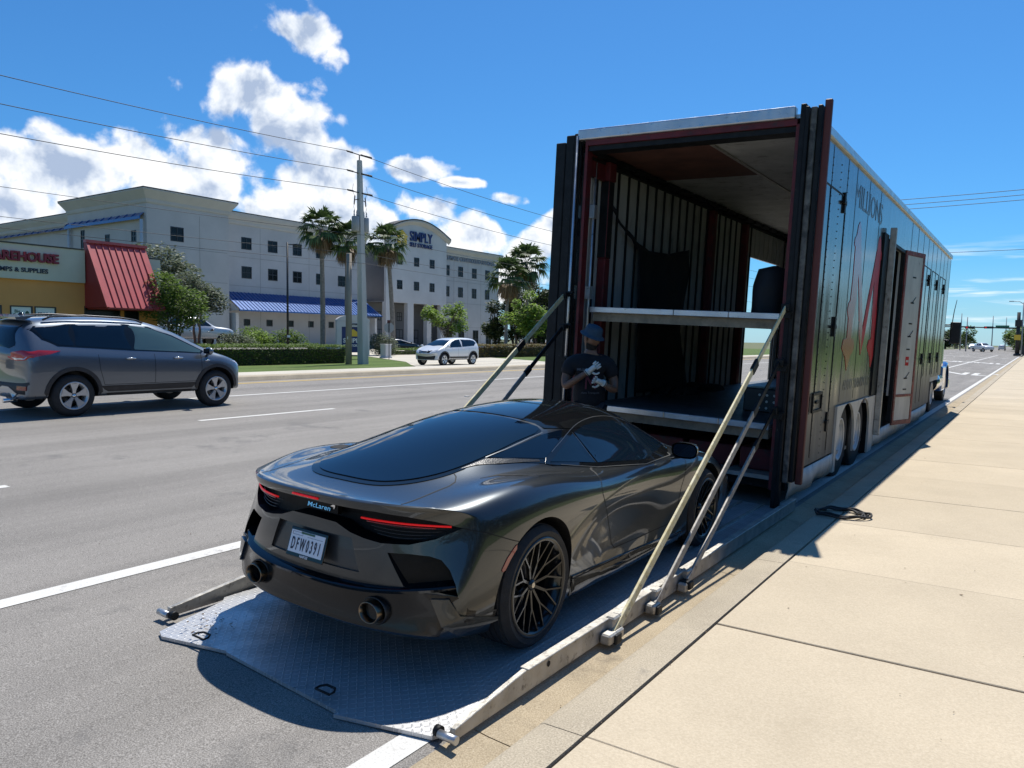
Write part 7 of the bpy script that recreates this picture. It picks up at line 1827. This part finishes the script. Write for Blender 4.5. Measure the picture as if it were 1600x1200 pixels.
    make_car('parked_car', (-52.8, 55.2, .29), radians(-28), 'black car parked in front of the storage building porch', 'car', M_DARKP, suv_stations(-.95, 3.65, 1.46, .90, .96), 2.72, .33, .22, M_SRIM, [[(-.35, 1.20), (-.15, 1.33), (1.0, 1.35), (1.0, 1.02), (-.2, 1.06)], [(1.06, 1.35), (1.45, 1.32), (2.15, 1.02), (1.06, 1.01)]],
             [(-.55, 1.08), (-.50, 1.30), (.50, 1.30), (.55, 1.08)], [(-.55, 1.78), (.55, 1.78), (.66, 2.50), (-.66, 2.50)], [([(3.1, .84), (3.4, .82), (3.4, .74), (3.2, .74)], M_LENS, 'headlamp')], [([(-.85, .95), (-.55, .97), (-.60, .85), (-.85, .85)], M_TAIL, 'tail_lamp')], W=.90, clad=False, detail=0)
    make_car('distant_car', (-15.2, 140, gz(-15)), pi, 'dark blue SUV seen far off just right of the truck cab', 'car', M_DARKP, suv_stations(), 2.69, .352, .232, M_SRIM, w2, None, [(-.55, 1.78), (.55, 1.78), (.68, 2.50), (-.68, 2.50)], None, None, extra=front, detail=0)
    for i, (x, y, lab, m) in enumerate(((-8.5, 270, 'tiny white car far down the road, right one', M_WHTP), (-12.5, 255, 'tiny dark car far down the road, middle one', M_DARKP), (-15.5, 262, 'tiny silver car far down the road, left one', M_SILP))):
        make_car('distant_car', (x, y, gz(x)), pi if i else 0, lab, 'car', m, suv_stations(), 2.69, .352, .232, M_SRIM, w2, None, None, None, None, detail=0, handles=0, group='tiny cars at the far end of the road')

def build_tractor():
    T = empty('truck_tractor', (-2.14, 8.25, 0), (0, .030, 0), 'blue conventional truck tractor coupled to the black trailer', 'truck')
    y0 = 15.55; c = -1.38
    b = MB().use(M_TBLK, False); b.box(c - .45, c + .45, 12.9, 21.0, .75, .98); b.build('chassis', T)
    m = MB().use(M_DARKP, False)
    prof = [(y0, 1.0), (y0, 3.75), (y0 + .5, 3.95), (y0 + 1.5, 3.80), (y0 + 2.6, 2.95), (y0 + 3.2, 2.1), (y0 + 3.3, 1.0)]
    m.prism(prof, c - 1.10, c + 1.10, 'x'); o = m.build('sleeper_cab', T); bevel(o, .10, 3, 25)
    f = MB().use(M_BLACKG, False); f.prism([(y0 - .45, 1.2), (y0 - .45, 3.55), (y0 + .02, 3.75), (y0 + .02, 1.0)], c + 1.13, c + 1.19, 'x'); f.prism([(y0 - .45, 1.2), (y0 - .45, 3.55), (y0 + .02, 3.75), (y0 + .02, 1.0)], c - 1.19, c - 1.13, 'x'); o = f.build('side_fairing', T)
    g = MB().use(M_GLASS, False); g.prism([(y0 + 1.75, 2.0), (y0 + 1.8, 2.75), (y0 + 2.45, 2.72), (y0 + 2.95, 2.05)], c + 1.105, c + 1.115, 'x'); g.build('cab_window', T)
    h = MB().use(M_BLUEP, False); h.prism([(y0 + 3.1, .95), (y0 + 3.1, 2.0), (y0 + 4.6, 1.72), (y0 + 5.35, 1.45), (y0 + 5.5, .95)], c - .72, c + .72, 'x'); o = h.build('hood', T); bevel(o, .12, 4, 25)
    for sg in (1, -1):
        fd = MB().use(M_BLUEP, True); yc = y0 + 4.35; vs = []; k = 0
        for i in range(17):
            a = radians(-12 + 204 * i / 16)
            for xo, rr in ((.60, .60), (.62, .66), (1.10, .66), (1.16, .62), (1.16, .56)): vs.append((c + sg * xo, yc + rr * 1.12 * cos(a), .55 + rr * 1.08 * sin(a)))
        fd.add(vs, [(5 * i + j, 5 * i + 5 + j, 5 * i + 6 + j, 5 * i + 1 + j) for i in range(16) for j in range(4)]); fd.build('front_fender', T)
        wheel('wheel', T, (c + sg * .98, yc, .50), .50, .285, .26, M_RIMW, 'steel', sg, M_TYRE2)
        for yy in (13.75, 15.05):
            for xo in (.78, 1.10): wheel('wheel', T, (c + sg * xo, yy, .50), .50, .285, .24, M_RIMW, 'steel', sg, M_TYRE2)
        t = MB().use(M_CHROME, True); t.tube([(c + sg * .92, y0 + .9, .72), (c + sg * .92, y0 + 2.6, .72)], .30, 20); t.build('fuel_tank', T)
        s = MB().use(M_BLUEP, False); s.box(min(c + sg * .65, c + sg * 1.18), max(c + sg * .65, c + sg * 1.18), y0 + 2.65, y0 + 3.6, .40, 1.15); o = s.build('cab_step', T); bevel(o, .05, 2)
        d = MB().use(M_BLUEP, False); d.box(c + sg * 1.102 if sg > 0 else c - 1.125, c + 1.125 if sg > 0 else c - 1.102, y0 + 1.6, y0 + 3.1, 1.05, 1.98); d.build('cab_door', T)
        mr = MB().use(M_BLACKP, False); mr.box(min(c + sg * 1.26, c + sg * 1.54), max(c + sg * 1.26, c + sg * 1.54), y0 + 2.9, y0 + 3.05, 1.85, 2.50); o = mr.build('mirror', T); bevel(o, .03, 2)
        ar = MB().use(M_BLACKP, True); ar.tube([(c + sg * 1.08, y0 + 2.9, 2.4), (c + sg * 1.36, y0 + 2.96, 2.42)], .022, 6); ar.tube([(c + sg * 1.08, y0 + 2.9, 1.95), (c + sg * 1.36, y0 + 2.96, 1.93)], .022, 6); ar.build('mirror_arm', T)
        q = MB().use(M_LENS, False); q.cbox((c + sg * .88, y0 + 5.02, .95), (.30, .06, .20)); q.build('headlamp', T)
    an = MB().use(M_DKM, True); an.tube([(c + 1.32, y0 + 2.6, 2.3), (c + 1.36, y0 + 2.6, 2.8), (c + 1.41, y0 + 2.6, 3.15)], [.014, .011, .008], 6); an.build('whip_antenna', T)
    bm_ = MB().use(M_CHROME, False); bm_.box(c - 1.15, c + 1.15, y0 + 5.35, y0 + 5.55, .35, .70); o = bm_.build('front_bumper', T); bevel(o, .05, 2)
    e = MB().use(M_CHROME, True); e.tube([(c + 1.0, y0 - .25, 1.0), (c + 1.0, y0 - .25, 3.6)], .07, 12); e.build('exhaust_stack', T)

# ================================================================== THE PERSON
def skin_body(name, verts, edges, radii, m, parent, sub=2, root=0):
    me = bpy.data.meshes.new(name); me.from_pydata([tuple(v) for v in verts], edges, []); o = bpy.data.objects.new('tmp', me); COL.objects.link(o)
    md = o.modifiers.new('skin', 'SKIN'); md.use_smooth_shade = True
    for i, r in enumerate(radii):
        sv = me.skin_vertices[0].data[i]; sv.radius = (r, r) if not isinstance(r, tuple) else r; sv.use_root = (i == root)
    s = o.modifiers.new('sub', 'SUBSURF'); s.levels = sub; s.render_levels = sub
    dg = bpy.context.evaluated_depsgraph_get(); dg.update(); r = bpy.data.meshes.new_from_object(o.evaluated_get(dg)); bpy.data.objects.remove(o)
    r.materials.clear(); r.materials.append(m)
    for p in r.polygons: p.use_smooth = True; p.material_index = 0
    return link(name, r, parent)
def build_person():
    M_SK = mat('brown_skin', (.17, .085, .05), .5, var=.1, vscale=20); M_SH = mat('black_tshirt', (.006, .0065, .010), .85, var=.3, vscale=10, bump=.8, bscale=12); M_TR = mat('dark_trousers', (.02, .022, .03), .85, var=.2, vscale=9, bump=.6, bscale=9)
    M_GL = mat('white_work_glove', (.62, .62, .58), .8, var=.12, vscale=30, bump=.5, bscale=60); M_CAP = mat('blue_bucket_hat', (.028, .06, .095), .9, var=.15, vscale=14, bump=.5, bscale=40); M_BEARD = mat('dark_hair', (.012, .010, .009), .9); M_SHOE = mat('black_shoes', (.012, .012, .012), .5)
    # local frame: x to the right of the photo, -y towards the camera, z up; root turned to face it
    a = radians(34); px, py = PERSON_XY
    T = empty('person', (px, py, gz(px) + .055), (0, 0, a), 'person in black t-shirt, blue bucket hat and white gloves standing by the left door panel', 'person')
    T.rotation_euler = (0, 0, a)
    # body: pelvis root, spine, neck, head stub, legs, arms in one surface
    V = [(0, 0, .95), (.0, .0, 1.12), (.0, -.01, 1.30), (0, -.01, 1.44), (.0, -.02, 1.52), (.015, -.03, 1.60),
         (-.10, 0, .90), (-.13, -.02, .50), (-.14, .02, .10), (-.14, -.06, .045), (-.14, -.17, .035),
         (.10, 0, .90), (.13, -.03, .50), (.15, .02, .10), (.15, -.06, .045), (.16, -.17, .035),
         (-.16, -.01, 1.43), (-.22, -.02, 1.39), (-.265, -.05, 1.25), (-.27, -.12, 1.17), (-.15, -.22, 1.26), (-.03, -.25, 1.345),
         (.16, -.01, 1.43), (.22, -.02, 1.38), (.27, -.03, 1.23), (.265, -.10, 1.13), (.19, -.21, 1.17), (.115, -.245, 1.225)]
    E_ = [(0, 1), (1, 2), (2, 3), (3, 4), (4, 5), (0, 6), (6, 7), (7, 8), (8, 9), (9, 10), (0, 11), (11, 12), (12, 13), (13, 14), (14, 15), (3, 16), (16, 17), (17, 18), (18, 19), (19, 20), (20, 21), (3, 22), (22, 23), (23, 24), (24, 25), (25, 26), (26, 27)]
    Rr = [(.12, .09), (.15, .11), (.16, .115), (.12, .09), .062, .055, .095, .065, .045, .045, .035, .095, .065, .045, .045, .035, .085, .068, .052, .044, .038, .030, .085, .068, .052, .044, .038, .030]
    skin_body('body', V, E_, Rr, M_SK, T)
    # t-shirt: torso and short sleeves just outside the body
    sv = [0, 1, 2, 3, 16, 17, 18, 22, 23, 24]; idx = {v: i for i, v in enumerate(sv)}
    VV = [Vector(V[i]) for i in sv]; VV[idx[0]].z = .90; VV[idx[18]] = VV[idx[17]].lerp(VV[idx[18]], .85); VV[idx[24]] = VV[idx[23]].lerp(VV[idx[24]], .85)
    EE = [(idx[a_], idx[b_]) for a_, b_ in E_ if a_ in idx and b_ in idx]
    shirt = skin_body('t_shirt', VV, EE, [(.205, .165), (.20, .155), (.205, .155), (.175, .13), .118, .098, .088, .118, .098, .088], M_SH, T)
    skin_body('trousers', [V[0], V[6], V[7], V[8], V[11], V[12], V[13]], [(0, 1), (1, 2), (2, 3), (0, 4), (4, 5), (5, 6)], [.125, .118, .088, .075, .118, .088, .075], M_TR, T)
    for s_ in (-.14, .155):
        skin_body('shoe', [(s_, .05, .05), (s_, -.08, .05), (s_, -.20, .04)], [(0, 1), (1, 2)], [.055, .055, .045], M_SHOE, T)
    # head: looking down to the right
    H = Matrix.Translation((.02, -.045, 1.695)) @ Matrix.Rotation(radians(42), 4, 'Z') @ Matrix.Rotation(radians(24), 4, 'X')
    hd = MB().use(M_SK, True); nu, nv = 24, 18; vs = []
    for i in range(nv + 1):
        th = pi * i / nv; z = cos(th)
        for j in range(nu):
            ph = 2 * pi * j / nu; x, y = sin(th) * cos(ph), sin(th) * sin(ph)
            w = .076 * (1 - .18 * max(0, -z) ** 1.5); d = .098
            p = Vector((x * w, y * d * (1 - .10 * max(0, -z)), z * .122))
            if y < 0:      # face side is -y
                p.y *= 1 - .10 * max(0, -z - .2)
                if abs(x) < .35 and -.35 < z < .12: p.y -= .022 * (1 - abs(x) / .35) * (1 - abs(z + .12) / .24 if abs(z + .12) < .24 else 0)
                if .05 < z < .30 and .18 < abs(x) < .62: p.y += .006
                if -.60 < z < -.42 and abs(x) < .35: p.y -= .006
                if z < -.75: p.y -= .008
            vs.append(H @ p)
    hd.add(vs, [(i * nu + j, (i + 1) * nu + j, (i + 1) * nu + (j + 1) % nu, i * nu + (j + 1) % nu) for i in range(nv) for j in range(nu)]); hd.build('head', T)
    for s_ in (-1, 1):
        e = MB().use(M_SK, True); e.ball(H @ Vector((s_ * .076, .012, -.008)), (.011, .020, .032), 10, 8); e.build('ear', T)
        e = MB().use(M_BEARD, True); e.ball(H @ Vector((s_ * .030, -.090, .018)), (.014, .006, .006), 8, 6); e.build('eye', T)
    be = MB().use(M_BEARD, True); vs = []
    for i in range(7):
        t = i / 6
        for j in range(13):
            ph = radians(-190 + 200 * j / 12) ; ph = radians(180 + 180 * j / 12)
            z = -.045 - .075 * t; w = .0775 * (1 - .42 * t); d = .094 * (1 - .20 * t)
            vs.append(H @ Vector((w * cos(ph), d * sin(ph) - .002, z)))
    be.add(vs, [(13 * i + j, 13 * i + j + 1, 13 * i + 14 + j, 13 * i + 13 + j) for i in range(6) for j in range(12)]); be.build('beard', T, fixn=False)
    ht = MB().use(M_CAP, True); vs = []
    prof = [(.0, .135), (.05, .134), (.080, .122), (.090, .085), (.094, .045), (.100, .038), (.128, .020), (.130, .016), (.098, .034)]
    ht.lathe([(r * 1.0, z) for r, z in prof], 28, H @ Matrix.Translation((0, .012, .012)) @ Matrix.Diagonal((1, 1.14, 1, 1))); ht.build('bucket_hat', T)
    # gloved hands, five fingers each
    def hand(wrist, dirv, palmn, sg, curl, nm):
        d = Vector(dirv).normalized(); n_ = Vector(palmn); n_ = (n_ - d * n_.dot(d)).normalized(); s = d.cross(n_) * sg; w = Vector(wrist)
        hv = [w, w + d * .045, w + d * .085]; he = [(0, 1), (1, 2)]; rr = [(.036, .030), (.046, .030), (.044, .026)]
        Hn = skin_body(nm, hv, he, rr, M_GL, T, root=1)
        for q, (off, L) in enumerate(((-.030, .062), (-.010, .072), (.011, .068), (.031, .054))):
            b = w + d * .078 + s * off; f = [b]; dd = d.copy()
            dd = (d + s * off * 4).normalized()
            for k in range(3):
                dd = (Matrix.Rotation(curl * (.5 + .4 * k), 3, s) @ dd).normalized(); f.append(f[-1] + dd * L * (.42, .33, .25)[k])
            skin_body('finger', f, [(0, 1), (1, 2), (2, 3)], [.0125, .0118, .0108, .0090], M_GL, Hn, sub=1)
        b = w + d * .02 - s * .030; skin_body('thumb', [b, b + (d * .35 - s * .8).normalized() * .035, b + (d * .55 - s * .75).normalized() * .060, b + (d * .75 - s * .55).normalized() * .082], [(0, 1), (1, 2), (2, 3)], [.014, .012, .011, .009], M_GL, Hn, sub=1)
        c = MB().use(M_GL, True); c.tube([w - d * .035, w + d * .005], [.040, .036], 14); c.use(M_SHUT); c.tube([w - d * .030, w - d * .022], [.0412, .0405], 14); c.build('cuff', Hn)
    hand((-.03, -.25, 1.345), (.75, -.18, .62), (0, -1, .15), -1, .12, 'gloved_hand')
    hand((.115, -.245, 1.225), (-.62, -.25, .25), (0, -1, -.2), 1, .55, 'gloved_hand')
    # print on the shirt
    Fm = Matrix.Translation((-.15, -.168, 1.35)) @ Matrix.Rotation(pi / 2, 4, 'X')
    M_PR = mat('shirt_print_white', (.13, .13, .14), .8); M_PK = mat('shirt_print_pink', (.14, .03, .05), .8)
    text_mesh('MILLIONS', .034, .004, M_PR, 'shirt_print', T, Fm, bold=.001); text_mesh('Auto Transport', .030, .004, M_PR, 'shirt_print', T, Matrix.Translation((-.10, -.168, 1.10)) @ Matrix.Rotation(pi / 2, 4, 'X'))
    mb = MB().use(M_PK, False)
    mb.prism([(-.06, 1.15), (-.045, 1.15), (-.04, 1.26), (.0, 1.19), (.04, 1.26), (.045, 1.15), (.06, 1.15), (.055, 1.30), (.035, 1.30), (0, 1.235), (-.035, 1.30), (-.055, 1.30)], -.176, -.160, 'y'); mb.build('shirt_emblem', T)
PERSON_XY = (-4.05, 7.45)
# ================================================================== ASSEMBLY
build_storage(); build_shop(); build_plants(); build_poles()
build_trailer(); build_tractor(); build_ramp(); build_struts(); build_cargo()
build_sports_car(); build_vehicles(); build_person()

def build_litter():
    rnd = random.Random(21); m = MB().use(mat('dry_litter', (.10, .065, .035), .9, var=.5, vscale=30), False)
    def bit(p, s):
        a = rnd.uniform(0, 6.28); u = Vector((cos(a), sin(a), rnd.uniform(-.1, .3))) * s; v = Vector((-sin(a), cos(a), rnd.uniform(-.2, .3))) * s * rnd.uniform(.15, .5)
        p = Vector(p); m.add([p - u, p + v, p + u, p - v], [(0, 1, 2, 3)], False)
    for _ in range(46): bit((rnd.uniform(-1.45, 1.0), 2.5 + rnd.random() ** 1.5 * 14, .157), rnd.uniform(.006, .018))
    for _ in range(120):
        y = rnd.uniform(1.5, 22); bit((-1.79 - abs(rnd.gauss(0, .05)), y, -.001), rnd.uniform(.005, .018))
    for _ in range(60): bit((rnd.uniform(-1.515, -1.49), rnd.uniform(2, 14), .150), rnd.uniform(.004, .010))
    for _ in range(70):
        q = rl(-.72 + rnd.gauss(0, .10), .12 + rnd.gauss(0, .07), .062); bit(q, rnd.uniform(.005, .017))
    for _ in range(90): 
        x, y = rnd.uniform(-17, -2.4), rnd.uniform(1, 26); bit((x, y, gz(x) + .006), rnd.uniform(.006, .02))
    o = m.build('leaf_litter', fixn=False); o['kind'] = 'stuff'; return o
build_litter()
